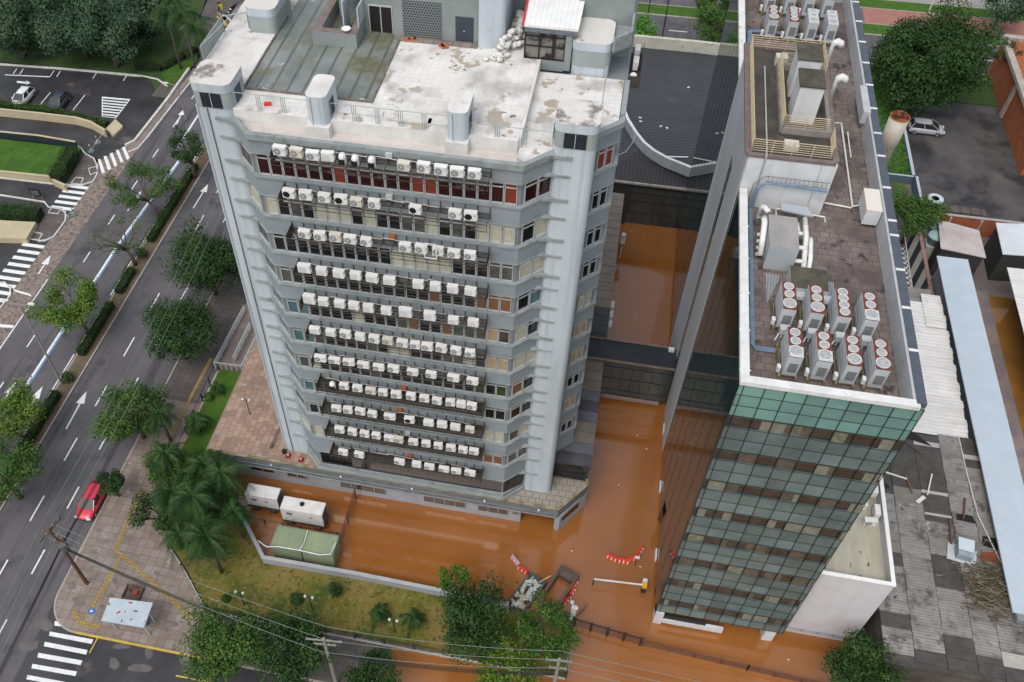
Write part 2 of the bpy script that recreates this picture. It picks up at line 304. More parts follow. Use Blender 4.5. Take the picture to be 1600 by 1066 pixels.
struct(bl.obj('blue_lane_line', m_blue)); struct(wl_.obj('white_lane_line', m_paint))
tb = B()
def tact(p, q, w=.16, z=.158):
    a = Vector((*G2(*p, .15), z)); c = Vector((*G2(*q, .15), z)); d = (c - a).normalized(); n = Vector((-d.y, d.x, 0)) * w; tb.poly([a - n, c - n, c + n, a + n][::1] if True else 0)
tact((222, 764), (179, 859)); tact((190, 869), (134, 965), z=.160); tact((180, 858), (302, 968), z=.162)
cpt = G2(113, 955, .15)
tb.poly([(*G2(*p, .15), .164) for p in ((117, 953), (125, 966), (140, 974), (156, 975), (156, 982), (140, 982), (122, 975), (111, 960))][::-1])
tact((330, 560), (262, 690)); struct(tb.obj('tactile_strip', m_tact))
yb = B()
for q in ([(152, 997), (154, 997), (141, 1021), (139, 1021)], [(275, 1055), (330, 1066), (330, 1068), (275, 1057.5)], [(340, 25), (352, 40), (356, 41), (343, 24)], [(344, 39), (360, 40), (360, 42), (344, 41)], [(338, 28), (349, 24), (350, 26), (340, 30)]): yb.poly([(*G2(*p), Zm + .1 if p[1] < 60 else Zm) for p in q][::-1])
struct(yb.obj('yellow_markings', m_yel))
# patches of old asphalt on the cross street
pb = B()
for (x, y, w, h) in ((250, 1010, 14, 9), (178, 1037, 10, 14), (290, 1033, 12, 10), (222, 1045, 26, 7), (232, 1020, 8, 12), (190, 1010, 16, 5), (70, 975, 16, 14), (45, 1010, 20, 12), (88, 935, 9, 12)):
    n = 9; pts = [(x + w * random.uniform(.6, 1.1) * math.cos(k * 6.283 / n), y + h * random.uniform(.6, 1.1) * math.sin(k * 6.283 / n)) for k in range(n)]; pb.poly([(*G2(*p), .046) for p in pts][::-1])
struct(pb.obj('asphalt_patches', mat('asphalt_old', (.10, .09, .088), (.14, .125, .12), 1, .8)))
# lawn around the courtyard wall, green strip beside the raised deck
LW = [(-34.55, 51.3), (-34.55, 41.7), (-34.2, 35.2), (-31.5, 32.05), (-29.7, 30.55), (-27.0, 27.85), (-25.6, 27.5), (2.5, 27.5), (2.5, 32.3), (-8.2, 32.45), (-23.7, 32.75), (-28.15, 37.6), (-29.95, 40.3), (-30.9, 40.3), (-30.9, 51.3)]
slab('lawn', LW, -.2, .45, m_lawn); slab('lawn_strip', [(-34.4, 51.25), (-34.4, 40.6), (-30.95, 40.6), (-30.95, 51.25)], .4, .46, m_grassg)
# raised beds, car park and lanes on the west side
slab('west_pavement', [(-60.6, 66.0), (-60.6, 70.2), (-64.5, 70.2), (-64.5, 66.0)], 0, .14, m_sidedk)
slab('west_pavement_corner', px([(104, 289), (128, 290), (146, 284), (152, 272), (152, 262), (146, 250), (135, 243), (131, 245), (107, 283)]), 0, .14, m_sidedk)
struct(sheet('car_park', ccw([(-110, 84)] + [(-63.0, 80.5), (-60.6, 80.5), (-58.4, 84.2), (-58.3, 97), (-64, 98.2), (-75, 98.2), (-110, 98.2)]), m_asphwet, .045))
struct(sheet('access_lane', [(-110, 76.2), (-63.0, 76.2), (-63.0, 84), (-110, 84)], m_asphwet, .042))
struct(sheet('access_lane_south', [(-110, 60), (-60.5, 60), (-60.5, 76.2), (-110, 76.2)], m_asphwet, .038)); struct(sheet('side_street', [(-110, 40), (-60.5, 40), (-60.5, 60), (-110, 60)], m_asphpark, .036))
slab('park_lawn', ccw([(-130, 98.35), (-75, 98.35), (-64.2, 98.4), (-62.3, 97.9), (-60.6, 95.6), (-60.6, 104.5), (-61.4, 108.5), (-62.0, 116), (-64, 125), (-70, 160), (-130, 160)]), 0, .16, m_grassdk)
slab('park_path', ccw([(-60.55, 94.2), (-58.4, 94.2), (-58.3, 118), (-56.8, 121.5), (-57.2, 126), (-63.5, 126), (-61.9, 116), (-61.3, 108.5), (-60.5, 104.5)]), 0, .15, m_sidedk)
slab('island_pavement', px([(197, 231), (201, 238), (214, 232), (229, 216), (292, 136), (320, 100), (318, 92), (300, 112), (262, 160), (212, 221)]), 0, .15, m_side)
wk = B(); wk.wall(px([(296, 110), (262, 158), (212, 222), (197, 230)]), 0, .4, .3); wk.wall(px([(201, 239), (216, 233), (230, 217), (300, 127)]), 0, .2, .18)
wk.wall(px([(0, 102), (100, 109), (220, 120), (247, 126), (262, 137)]), 0, .24, .22); wk.wall([p for p in px([(333, 56), (362, 44), (363, 36), (353, 26), (340, 22)])], 0, .2, .18); wk.wall(px([(333, 90), (350, 62), (362, 44)]), 0, .2, .18)
wk.wall(px([(0, 279), (95, 290), (104, 290), (127, 291), (146, 285), (153, 272), (153, 262), (147, 249), (134, 242), (126, 232), (113, 226)]), 0, .2, .15)
wk.wall(px([(0, 306), (70, 317), (76, 325), (95, 328), (103, 334), (103, 346), (85, 371), (72, 377), (60, 378)]), 0, .2, .15); wk.wall(px([(40, 375), (30, 374)]), 0, .2, .15); wk.wall(px([(0, 443), (8, 443), (17, 452), (17, 463), (0, 484)]), 0, .2, .16)
for q in ([(139, 265), (151, 262), (153, 270), (142, 275), (139, 265)], [(119, 279), (131, 280), (127, 290), (112, 288), (119, 279)], [(83, 325), (96, 327), (91, 336), (76, 334), (83, 325)], [(52, 364), (67, 367), (61, 377), (45, 375), (52, 364)]): wk.wall(px(q), .1, .2, .1)
struct(wk.obj('white_kerb', m_wkerb))
slab('lane_pavement', px([(77, 326), (95, 329), (102, 335), (102, 346), (84, 371), (72, 376), (38, 374), (62, 333)]), 0, .13, m_sidedk)
slab('bed_lawn', px([(0, 222), (103, 234), (128, 236), (100, 288), (0, 270)]), 0, .5, m_grassg)
# ------------------------------------------------------------------ grey office tower
m_tower = mat('tower_paint', (.43, .485, .53), (.52, .575, .61), .35, .75, c3=(.36, .39, .40), s3=.25, lo3=.55, hi3=.8, stretch=(1, 1, .25), c4=(.30, .335, .355), s4=1.6, st4=(1.6, 1.6, .05), lo4=.5, hi4=.82, c5=(.62, .66, .68), s5=.5, lo5=.6, hi5=.85)
m_span = mat('spandrel_paint', (.225, .262, .285), (.265, .30, .325), .5, .75, c3=(.14, .165, .17), s3=.6, lo3=.55, hi3=.8, c4=(.29, .32, .33), s4=2.2, st4=(1.5, 1.5, .12), lo4=.58, hi4=.8)
m_ledge = mat('ledge_paint', (.30, .33, .335), (.23, .255, .255), 1.2, .8, c3=(.14, .145, .135), s3=1.5, lo3=.55, hi3=.75)
m_core = mat('window_wall', (.22, .24, .25), (.17, .19, .20), .8, .8)
m_roofw = mat('roof_white', (.72, .71, .69), (.60, .585, .565), .5, .85, brick=(.42, .42, .009, 0, (.52, .49, .46), (.60, .58, .56), .3, 'XY'), c3=(.36, .32, .25), s3=.7, lo3=.565, hi3=.61, c4=(.40, .385, .37), s4=.4, lo4=.48, hi4=.64, c5=(.20, .165, .12), s5=1.3, lo5=.63, hi5=.67)
m_roofp = mat('roof_white_plain', (.68, .67, .65), (.58, .57, .55), 1.1, .85, c3=(.40, .37, .34), s3=.9, lo3=.6, hi3=.75, c4=(.50, .49, .47), s4=.5, lo4=.45, hi4=.7)
m_gut = mat('gutter_floor', (.58, .53, .50), (.48, .44, .41), 1.0, .85, c3=(.32, .26, .20), s3=1.1, lo3=.62, hi3=.72)
m_pond = mat('roof_membrane', (.15, .17, .155), (.24, .26, .245), .30, .25, lo=.4, hi=.6, wave=(.96, 'X', (.05, .055, .05), .8), c3=(.12, .115, .065), s3=.28, lo3=.5, hi3=.64, spec=.5, c4=(.50, .52, .50), s4=.55, lo4=.63, hi4=.66)
m_alu = mat('window_aluminium', (.46, .48, .49), (.38, .40, .41), 2, .5)
m_glassdk = mat('glass_dark', (.012, .013, .014), None, rough=.06, spec=.5, ior=1.5)
m_cols = {'k': m_glassdk, 'r': mat('glass_red_curtain', (.045, .008, .008), (.018, .006, .006), 1.5, .08, spec=.5), 'R': mat('curtain_red', (.24, .045, .025), (.15, .03, .02), 5, .35, stretch=(6, 6, .2)),
          'c': mat('blind_cream', (.50, .49, .38), (.40, .38, .30), 4, .3, wave=(.11, 'X', (.28, .26, .2), .5)), 'b': mat('blind_brown', (.22, .10, .05), (.15, .07, .04), 4, .3), 'g': mat('glass_grey', (.05, .055, .05), (.11, .11, .09), 1.6, .1),
          't': mat('glass_teal', (.05, .11, .12), (.10, .17, .19), 1.3, .1), 'o': mat('curtain_tan', (.42, .31, .20), (.32, .23, .15), 3, .35, stretch=(5, 5, .3)), 'p': mat('glass_plants', (.04, .09, .02), (.02, .03, .02), 6, .2)}
m_rack = mat('rack_steel', (.05, .045, .042), (.09, .075, .062), 3, .8)
m_rackp = mat('rack_screen', (.022, .021, .02), (.045, .038, .03), 2, .8)
m_rust = mat('rusty_plate', (.10, .075, .05), (.06, .05, .04), 3, .9)
LIP = [38.4, 35.34, 32.2, 29.1, 26.2, 23.13, 20.15, 17.2, 14.3, 11.4, 8.3]; BASE = 4.04; DECK = 3.45
XL, XR, YF = -20.5, -4.5, 40.25
def foot(d=0.0):   # tower outline, inset by d
    k = d * .4142; q = d * 1.4142
    return [(XL + k, YF + d), (XR - k, YF + d), (.53 - d, 45.28 + k), (.53 - d, 62), (-25.5 + d, 62), (-25.5 + d, 45.25 + k)]
tower = thing('office_tower', 'tall grey concrete office tower with rounded corner shafts and rows of air conditioners', 'office tower', (-12, 48, DECK))
bd = B(); bd.prism(foot(.14), DECK, 38.0); bd.obj('tower_core', m_core, tower)
nxt = LIP[1:] + [BASE + .1]
for k, L in enumerate(LIP):
    h = nxt[k] + 1.66 if k < 10 else 6.15
    b = B(); b.prism(foot(0.0), h, L - .13 if k else 37.88); b.obj('spandrel', m_span, tower)
    b = B(); b.prism(foot(-.11), L - .13, L, 0) if k else b.wall([(-25.5, 62), (-25.5, 45.25), (XL, YF), (XR, YF), (.53, 45.28), (.53, 49.5)], 38.0, 38.4, .3); b.prism(foot(-.04), h - .07, h)
    # pointed slab ends that run out over the face of the corner shafts
    for zz, ext, t in ((L - .03, 1.0, .2), (h + .02, .95, .1)):
        b.prism(ccw([(-3.4, 41.20), (-2.9, 41.36), (-2.2 + ext * .3, 41.36), (-2.2 + ext * .3, 41.46), (-3.2, 41.62)]), zz - t, zz)
        b.prism(ccw([(-21.5, 41.10), (-21.9, 41.30), (-22.6 - ext * .3, 41.36), (-22.6 - ext * .3, 41.46), (-21.6, 41.6)]), zz - t, zz)
    b.obj('floor_ledge', m_ledge, tower)
b = B(); b.prism(foot(-.2), DECK + .01, BASE - .3); b.prism(foot(-.04), BASE - .3, BASE + .2); b.obj('tower_plinth', m_ledge, tower)
# corner shafts
def rrect(x0, x1, y0, y1, r, n=6):
    P = []
    for cx, cy, a in ((x1 - r, y0 + r, -90), (x1 - r, y1 - r, 0), (x0 + r, y1 - r, 90), (x0 + r, y0 + r, 180)):
        for i in range(n + 1): t = math.radians(a + 90 * i / n); P.append((cx + r * math.cos(t), cy + r * math.sin(t)))
    return P
m_band = mat('shaft_band', (.33, .37, .36), (.28, .32, .32), .6, .75)
m_topd = mat('shaft_roof', (.62, .60, .57), (.55, .53, .50), 1.0, .85, c3=(.22, .19, .19), s3=.55, lo3=.57, hi3=.64)
def shaft(x0, x1, y0, y1, door=None, top=40.5, base=DECK, win=True, bands=True):
    b = B(); b.prism(rrect(x0 + .06, x1 - .06, y0 + .06, y1 - .06, .46), base, top - .05); s = b.obj('corner_shaft', m_tower, tower)
    if bands:
        b = B(); b.prism(rrect(x0, x1, y0, y1, .52), top - .55, top, 0, 1); b.obj('shaft_cap', [m_tower, m_topd], s)
        b = B(); b.prism(rrect(x0 + .03, x1 - .03, y0 + .03, y1 - .03, .49), top - 1.62, top - .552); b.obj('shaft_band', m_band, s)
        if win:
            w = B(); xm = (x0 + x1) / 2; w.box(xm - .62, xm + .62, y0 - .01, y0 + .1, top - 1.55, top - .6)
            for i in range(7): w.box(xm - .62, xm + .62, y0 - .03, y0 - .011, top - 1.5 + .13 * i, top - 1.44 + .13 * i)
            w.obj('louvre_window', mat('louvre_dark', (.03, .035, .05), (.02, .022, .03), 4, .5), s)
            w = B(); w.box(xm - .02, xm + .02, y0 - .05, y0 - .032, top - 1.56, top - .58); w.obj('louvre_post', m_alu, s)
    if door is not None:
        w = B(); xf = x1 if door > 0 else x0; w.box(xf - .05, xf + .02, y0 + .75, y0 + 1.5, 38.95, top - .65); w.obj('shaft_door', mat('door_navy', (.05, .07, .11), None, rough=.6), s)
    return s
sL = shaft(-24.15, -21.65, 41.45, 43.95, door=1); sR = shaft(-3.08, -.62, 41.42, 43.85, door=-1)
b = B(); b.box(-23.32, -23.27, 41.43, 41.48, DECK, 38.85); b.obj('shaft_groove', mat('groove', (.12, .13, .14), None), sL)
b = B(); b.tube([(-23.95, 41.50, DECK), (-23.95, 41.50, 39)], .05); b.obj('downpipe', m_tower, sL)
shaft(-23.75, -21.75, 49.7, 53.2, top=40.6, base=38.0, win=False); shaft(-3.05, -.65, 49.65, 52.6, top=40.5, base=38.0, win=False)
for x0, x1 in ((-17.1, -15.85), (-8.98, -7.8)):
    b = B(); b.prism(rrect(x0, x1, 41.2, 43.5, .38), 37.6, 40.6, 0, 1); f = b.obj('roof_fin', [m_tower, m_roofp], tower)
    b = B(); b.box(x0 - .06, x1 + .06, 41.0, 42.2, 37.6, 38.75); b.obj('fin_plinth', m_roofp, f)
    b = B(); b.box(x1 - .01, x1 + .03, 41.75, 42.5, 39.0, 40.0); b.obj('fin_hatch', mat('hatch_dark', (.03, .035, .05), None, rough=.6), f)
    b = B(); b.tube([(x0 + .35, 41.17, 37.8), (x0 + .35, 41.17, 40.5)], .03); b.obj('fin_conduit', m_alu, f)
# windows
PAT = ['rrrrrrRrrrrrRRrrrrrR', 'ckgkccckckkggckgkccc', 'kkkkkkkkkkccccckkkgg', 'gkkkkkkkkkkkkbkkkbbb', 'ttkkkkckkkgbkkbgggok', 'ttgkkkkgkcckkkggckoo', 'gckkkkkgkkkkkkkkkpkp', 'tpkkkkkkkkkkkkkkkkkk', 'kkkkkkkkkkkkkkkkkccc', 'ckkkkkkkkkkkkkkkkkbb']
CR_ = ['rr', 'kc', 'cc', 'kt', 'ck', 'cc', 'bk', 'kk', 'gc', 'gg']; CB_ = ['R', 'k', 'k', 'k', 'c', 'o', 'o', 'k', 'o', 'k']
def window(a, c, z0, z1, key, stuff=None):
    a = Vector(a); c = Vector(c); d = (c - a).normalized(); n = Vector((d.y, -d.x)); w = .05
    def P(p, o, z): q = p + n * o; return (q.x, q.y, z)
    f = stuff[0] if stuff else B(); g = stuff[1][key] if stuff else B()
    for (p0, p1, za, zb) in ((a, c, z0, z0 + .09), (a, c, z1 - .08, z1), (a, c, z1 - .36, z1 - .31), (a, a + d * w, z0 + .09, z1 - .08), (c - d * w, c, z0 + .09, z1 - .08)):
        f._bar(P((p0 + p1) / 2 - (p1 - p0) / 2, .03, (za + zb) / 2), P(p1, .03, (za + zb) / 2), .09, zb - za, 0)
    g.poly([P(a, .012, z0 + .05), P(c, .012, z0 + .05), P(c, .012, z1 - .04), P(a, .012, z1 - .04)])
    if not stuff:
        fo = f.obj('window', m_alu, tower); g.obj('pane', m_cols[key], fo)
yw = YF + .135; NW = 20; xs = [XL + .2 + (XR - XL - .4) * i / NW for i in range(NW + 1)]
stuff = (B(), {k: B() for k in m_cols})
for k in range(10):
    z0 = nxt[k] + .02; z1 = nxt[k] + 1.58; S_ = None if k < 4 else stuff
    for i in range(NW): window((xs[i] + .02, yw), (xs[i + 1] - .02, yw), z0, z1, PAT[k][i], S_)
    r = .34 * .7071
    A0 = Vector((XR + .03, YF + .17)); D = Vector((.7071, .7071))
    for i in range(2): window(A0 + D * (.15 + i * .98), A0 + D * (1.08 + i * .98), z0, z1, CR_[k][i], S_)
    A1 = Vector((XL - .03, YF + .17)); D2 = Vector((-.7071, .7071))
    window(A1 + D2 * 2.0, A1 + D2 * .15, z0, z1, PAT[k][0], S_)
    A2 = Vector((-.66, 44.24)) 
    for i in range(2): window(A2 + D * (.1 + i * .62), A2 + D * (.66 + i * .62), z0, z1, CB_[k], S_)
o = stuff[0].obj('window', m_alu, tower); o['kind'] = 'stuff'
for k, g in stuff[1].items():
    if g.f: q = g.obj('pane', m_cols[k], o); q['kind'] = 'stuff'
b = B(); b.box(XL + .3, XR - .2, YF + .10, YF + .138, BASE + .21, 6.1); b.obj('ground_glazing', m_glassdk, tower)
b = B(); b.prism([(XR - .02, YF + .10), (-3.1, 41.55), (-3.2, 41.7), (XR - .1, YF + .3)], BASE + .21, 6.1); b.obj('ground_glazing', m_glassdk, tower)
# balcony racks for the air conditioners
RX0, RX1 = -18.75, -6.25
for k, L in enumerate(LIP):
    zb = L - .62; b = B(); x1 = RX1
    b.box(RX0, x1, 39.05, 39.09, zb - .05, zb); b.box(RX0, x1, 39.62, 39.66, zb - .05, zb); b.box(RX0, x1, 40.02, 40.06, zb - .05, zb)
    n = 17
    for i in range(n + 1):
        x = RX0 + (x1 - RX0) * i / n; b.box(x - .02, x + .02, 39.05, 40.2, zb - .1, zb - .052); b.box(x - .025, x + .025, 40.18, 40.23, zb - .55, L - .27)
    for zz in (zb - .32, zb - .62): b.box(RX0, x1, 39.12, 39.15, zz, zz + .03)
    for i in range(0, n + 1, 1): x = RX0 + (x1 - RX0) * i / n; b.box(x - .015, x + .015, 39.10, 39.12, zb - .64, zb)
    r = b.obj('rack', m_rack, tower)
    s = B()
    if k >= 7: s.box(RX0 + .03, x1 - .03, 39.66, 40.0, zb - .02, zb - .005)
    else: [s.box(RX0 + .03, x1 - .03, 39.68 + q * .11, 39.71 + q * .11, zb - .02, zb - .005) for q in range(4)]
    if k >= 3:
        for q in range(11 if k >= 7 else 4): s.box(RX0 + .03, x1 - .03, 39.1 + q * (.047 if k >= 7 else .12), 39.1 + q * (.047 if k >= 7 else .12) + .03, zb - .02, zb - .005)
    s.obj('rack_floor', m_rackp, r)
    if 7 <= k < 10: s = B(); s.box(RX0 + .03, x1 - .03, 39.13, 39.145, zb - .42, zb - .06); s.obj('rack_screen', mat('rack_screen_mesh', (.035, .033, .03), (.065, .055, .048), 1.2, .9, c3=(.02, .02, .02), s3=.6, lo3=.5, hi3=.6, wave=(.12, 'X', (.015, .015, .015), .7)), r)
    s = B(); s.box(RX0 - .03, RX0, 39.05, 40.2, zb - .6, L - .35); s.obj('rack_end_plate', m_rust, r)
    if k > 1: s = B(); s.box(x1, x1 + .03, 39.05, 40.2, zb - .6, L - .35); s.obj('rack_end_plate', m_rust, r)
    for xx in [RX0 + .5 + 1.35 * q for q in range(8)]: s = B(); s.tube([(xx, 39.85, zb + .3), (xx + .3, 39.9, zb + .12 + .2 * random.random()), (xx + random.uniform(.7, 1.6), 39.9, zb + .15)], .022, 5); s.obj('refrigerant_pipe', mat('pipe_wrap', (.6, .6, .58), None), r)
# roof
ZR = 38.9
def part(name, fn, m, parent=tower): b = B(); fn(b); return b.obj(name, m, parent)
part('gutter_floor', lambda b: b.prism([(-21.5, 41.4), (XL, YF + .12), (XR, YF + .12), (-4.9, 41.7), (-21.3, 41.7)], 37.9, 38.02), m_gut)
part('roof_walk', lambda b: b.prism([(-4.95, 41.0), (XR + .1, YF + .25), (.34, 45.3), (.34, 49.6), (-4.95, 49.6)], 37.9, 38.3), m_roofw)
part('roof_terrace', lambda b: b.prism([(-21.7, 41.6), (-5.0, 41.6), (-5.0, 56), (-25.3, 56), (-25.3, 45.4)], 37.9, ZR, 1, 0), [m_roofw, m_roofp])
part('roof_membrane', lambda b: b.prism([(-21.75, 43.75), (-14.0, 43.75), (-14.0, 51.0), (-19.5, 58), (-21.75, 58)], ZR, ZR + .03), m_pond)
part('membrane_edge', lambda b: (b.box(-21.85, -13.9, 43.62, 43.74, ZR, ZR + .1), b.box(-13.99, -13.87, 43.75, 51, ZR, ZR + .1), b.box(-21.87, -21.77, 43.75, 52, ZR, ZR + .1)), mat('lead_edge', (.12, .09, .085), (.2, .18, .17), 2, .8))
part('white_strip', lambda b: b.box(-25.2, -21.9, 45.6, 49.6, ZR, ZR + .02), m_roofp)
m_rail = mat('rail_grey', (.35, .42, .41), (.28, .33, .33), 3, .6)
def railing(parent, pts, h, gap, z, m, name='railing', r=.022, mids=0, double=True):
    b = B()
    for (x0, y0), (x1, y1) in zip(pts[:-1], pts[1:]):
        b.tube([(x0, y0, z + h), (x1, y1, z + h)], r, 5)
        for q in range(mids): b.tube([(x0, y0, z + h * (q + 1) / (mids + 1)), (x1, y1, z + h * (q + 1) / (mids + 1))], r * .7, 4)
        L = math.hypot(x1 - x0, y1 - y0); n = max(1, round(L / gap))
        for i in range(n + 1):
            x = x0 + (x1 - x0) * i / n; y = y0 + (y1 - y0) * i / n
            for e in ((-.11, 0, .11) if double and 0 < i < n else (0,)): b.tube([(x + e * (x1 - x0) / L, y + e * (y1 - y0) / L, z), (x + e * (x1 - x0) / L, y + e * (y1 - y0) / L, z + h)], r, 4)
    return b.obj(name, m, parent)
railing(tower, [(-21.6, 41.75), (-17.15, 41.75)], 1.05, 1.5, ZR, m_rail); railing(tower, [(-15.8, 41.75), (-9.0, 41.75)], 1.05, 1.5, ZR, m_rail); railing(tower, [(-7.75, 41.75), (-3.1, 41.75)], 1.05, 1.5, ZR - .3, m_rail)
railing(tower, [(-25.2, 45.9), (-25.2, 49.5), (-23.8, 50.2)], 1.1, 1.4, ZR, m_rail, double=False, r=.04)
part('glass_balustrade', lambda b: b.box(-25.22, -25.18, 46, 49.4, ZR + .1, ZR + 1.0), mat('glass_balustrade', (.22, .27, .26), (.28, .33, .32), 1, .15))
# penthouse block behind the terrace
m_pent = mat('penthouse_paint', (.215, .245, .24), (.26, .29, .285), .6, .8, c3=(.17, .19, .185), s3=.5, lo3=.6, hi3=.8)
ph = B(); ph.box(-14.4, -9.0, 51.0, 60, ZR, 47); ph.box(-16.4, -14.4, 51.25, 60, ZR, 47); ph.box(-18.4, -16.4, 52.6, 60, ZR, 47); ph.box(-7.25, -5.9, 54.5, 60, ZR, 47); ph = ph.obj('penthouse', m_pent, tower)
part('round_column', lambda b: b.prism(rrect(-8.95, -7.25, 50.55, 55.5, .3), ZR - .5, 47), m_tower, ph)
part('round_column', lambda b: b.prism(rrect(-18.1, -16.7, 51.3, 54, .4), ZR + 2.0, 47), m_tower, ph)
dd = B(); dd.box(-15.95, -15.27, 51.2, 51.26, ZR + .05, ZR + 1.75); dd.box(-15.21, -14.55, 51.2, 51.26, ZR + .05, ZR + 1.75); dd = dd.obj('double_door', mat('door_black', (.018, .014, .014), None, rough=.5), ph)
part('door_frame', lambda b: (b.box(-15.27, -15.21, 51.17, 51.27, ZR, ZR + 1.8), b.box(-16.03, -15.96, 51.17, 51.27, ZR, ZR + 1.8), b.box(-14.54, -14.47, 51.17, 51.27, ZR, ZR + 1.8), b.box(-16.03, -14.47, 51.17, 51.27, ZR + 1.8, ZR + 1.88)), m_alu, dd)
part('side_wall', lambda b: (b.box(-16.42, -16.34, 50.0, 51.2, ZR, ZR + 2.2), b.box(-17.5, -17.42, 50.4, 51.6, ZR, ZR + 2.3)), m_tower, ph)
part('lattice_panel', lambda b: b.box(-13.75, -11.3, 50.95, 50.998, ZR + .1, ZR + 2.5), mat('brick_lattice', (.02, .02, .022), None, rough=.8, brick=(.17, .17, .035, .5, (.17, .19, .19), (.03, .03, .03), .3, 'XZ')), ph)
d2 = part('service_door', lambda b: (b.box(-10.4, -9.86, 50.94, 50.998, ZR, ZR + 1.75), b.box(-9.83, -9.28, 50.94, 50.998, ZR, ZR + 1.75)), mat('door_slate', (.05, .06, .08), (.04, .05, .065), 2, .6), ph)
part('door_handle', lambda b: b.box(-9.9, -9.8, 50.9, 50.938, ZR + .8, ZR + .86), m_alu, d2)
part('wall_step', lambda b: b.box(-13.9, -8.95, 50.45, 50.95, ZR, ZR + .09), m_side, ph)
part('vent_grille', lambda b: b.box(-8.3, -8.0, 50.52, 50.549, ZR + 1.2, ZR + 1.5), m_alu, ph)
pbx = part('planter_box', lambda b: b.wall([(-18.9, 53.8), (-18.9, 49.35), (-16.55, 49.35), (-16.55, 51.2)], ZR, ZR + .95, .5, 0, 1), [m_pent, mat('coping_brown', (.16, .12, .115), (.21, .17, .16), 2, .8)], tower)
part('satellite_dish', lambda b: b.lathe((-17.0, 49.4, ZR + 1.0), [(.06, 0), (.2, .05), (.3, .16), (.29, .17), (.18, .08), (.02, .05)], 14), mat('dish_white', (.8, .8, .78), None), pbx)
# glazed stair room and its white roof
gr = part('roof_room', lambda b: (b.box(-5.95, -3.45, 50.1, 60, ZR, 40.9), b.box(-3.449, -3.06, 49.95, 60, 38.3, 40.9), b.box(-5.0, -3.45, 49.97, 50.09, 38.2, ZR), b.box(-3.06, .3, 52.6, 60, 38, 42)), m_pent)
part('white_roof', lambda b: b.prism([(-6.0, 49.85), (-2.75, 49.85), (-2.6, 60), (-6.3, 60)], [41.05, 41.05, 42.2, 42.2], [41.2, 41.2, 42.35, 42.35]), mat('roof_sheet_white', (.78, .78, .77), (.68, .68, .67), 1, .6, wave=(.3, 'X', (.5, .5, .5), .5), c3=(.5, .48, .45), s3=3, lo3=.66, hi3=.7), gr)
part('red_flashing', lambda b: b.prism([(-6.13, 49.85), (-6.0, 49.85), (-6.3, 60), (-6.43, 60)], [41.1, 41.1, 42.2, 42.2], [41.27, 41.27, 42.4, 42.4]), mat('flashing_red', (.55, .05, .06), (.4, .04, .05), 3, .6), gr)
part('fascia', lambda b: b.box(-5.95, -2.8, 49.84, 49.95, 40.75, 41.04), mat('fascia_slate', (.10, .12, .14), (.17, .19, .2), 4, .7), gr)
gz = part('glazing', lambda b: b.box(-5.85, -3.5, 50.02, 50.08, ZR + .05, 40.7), mat('glass_room', (.10, .095, .08), (.22, .21, .18), .9, .15, c3=(.02, .02, .02), s3=1.3, lo3=.5, hi3=.6), gr)
def fr(b):
    for x in (-5.9, -5.02, -4.2, -4.08, -3.47): b.box(x - .045, x + .045, 49.97, 50.019, ZR, 40.7)
    for z in (ZR + .02, ZR + .85, 40.4, 40.66): b.box(-5.9, -3.47, 49.96, 50.018, z, z + .07)
part('glazing_frame', fr, mat('frame_black', (.015, .015, .018), None, rough=.5), gz)
part('balcony_slab', lambda b: (b.prism([(-.62, 49.6), (.4, 50.6), (.4, 56), (-.62, 56)], 40.0, 40.15), b.wall([(-.6, 49.65), (.35, 50.6), (.35, 56)], 40.15, 41.0, .12)), m_ledge, gr)
part('roof_mast', lambda b: b.tube([(-.75, 46.7, 38.3), (-.75, 46.7, 40.9)], .035, 6), m_alu)
part('roof_kerb', lambda b: b.box(-5.0, -4.85, 41.8, 49.9, ZR - .6, ZR + .06), m_roofp)
for (x, y, w, d) in ((-15.6, 42.6, 2.6, .45), (-12.6, 42.4, 2.5, .5), (-10.3, 42.5, 1.2, .6)):
    part('loose_slab', lambda b: b.obox((x + w / 2, y, ZR + .06), (w, d, .08), .03), m_roofp)
# podium
m_fasc = mat('podium_fascia', (.14, .155, .165), (.19, .205, .215), .8, .8, c3=(.24, .25, .25), s3=1.5, lo3=.62, hi3=.75, stretch=(1, 1, 3), c4=(.08, .09, .09), s4=1.2, lo4=.5, hi4=.7)
m_pwall = mat('podium_wall', (.36, .38, .41), (.29, .31, .34), .7, .85, c3=(.20, .20, .20), s3=1.2, lo3=.6, hi3=.8)
pod = thing('podium', 'grey raised podium with a tiled deck around the foot of the tower', 'podium', (-15, 45, 0))
PO = [(-30.9, 40.05), (.2, 40.02), (2.35, 42.9), (2.35, 44.9), (.6, 45.4), (.6, 62), (-30.9, 62)]
part('deck', lambda b: b.prism(PO, 2.25, DECK, 1, 0), [m_deck, m_fasc], pod)
part('light_deck', lambda b: b.prism([(-4.6, 40.15), (.2, 40.15), (2.2, 42.9), (2.2, 43.4), (-.6, 45), (-3.0, 42.0)], DECK, DECK + .02), m_decklight, pod)
part('deck_edge', lambda b: (b.wall([(-30.8, 40.16), (.2, 40.14), (2.25, 42.88), (2.25, 44.0)], DECK, DECK + .1, .24), b.box(-21.5, -3.5, 40.262 - .22, 40.262, DECK, DECK + .04)), m_moss, pod)
part('fascia_line', lambda b: (b.box(-30.9, .2, 40.0, 40.045, 2.75, 2.78), b.box(-30.9, .2, 39.98, 40.045, 2.2, 2.27)), m_ledge, pod)
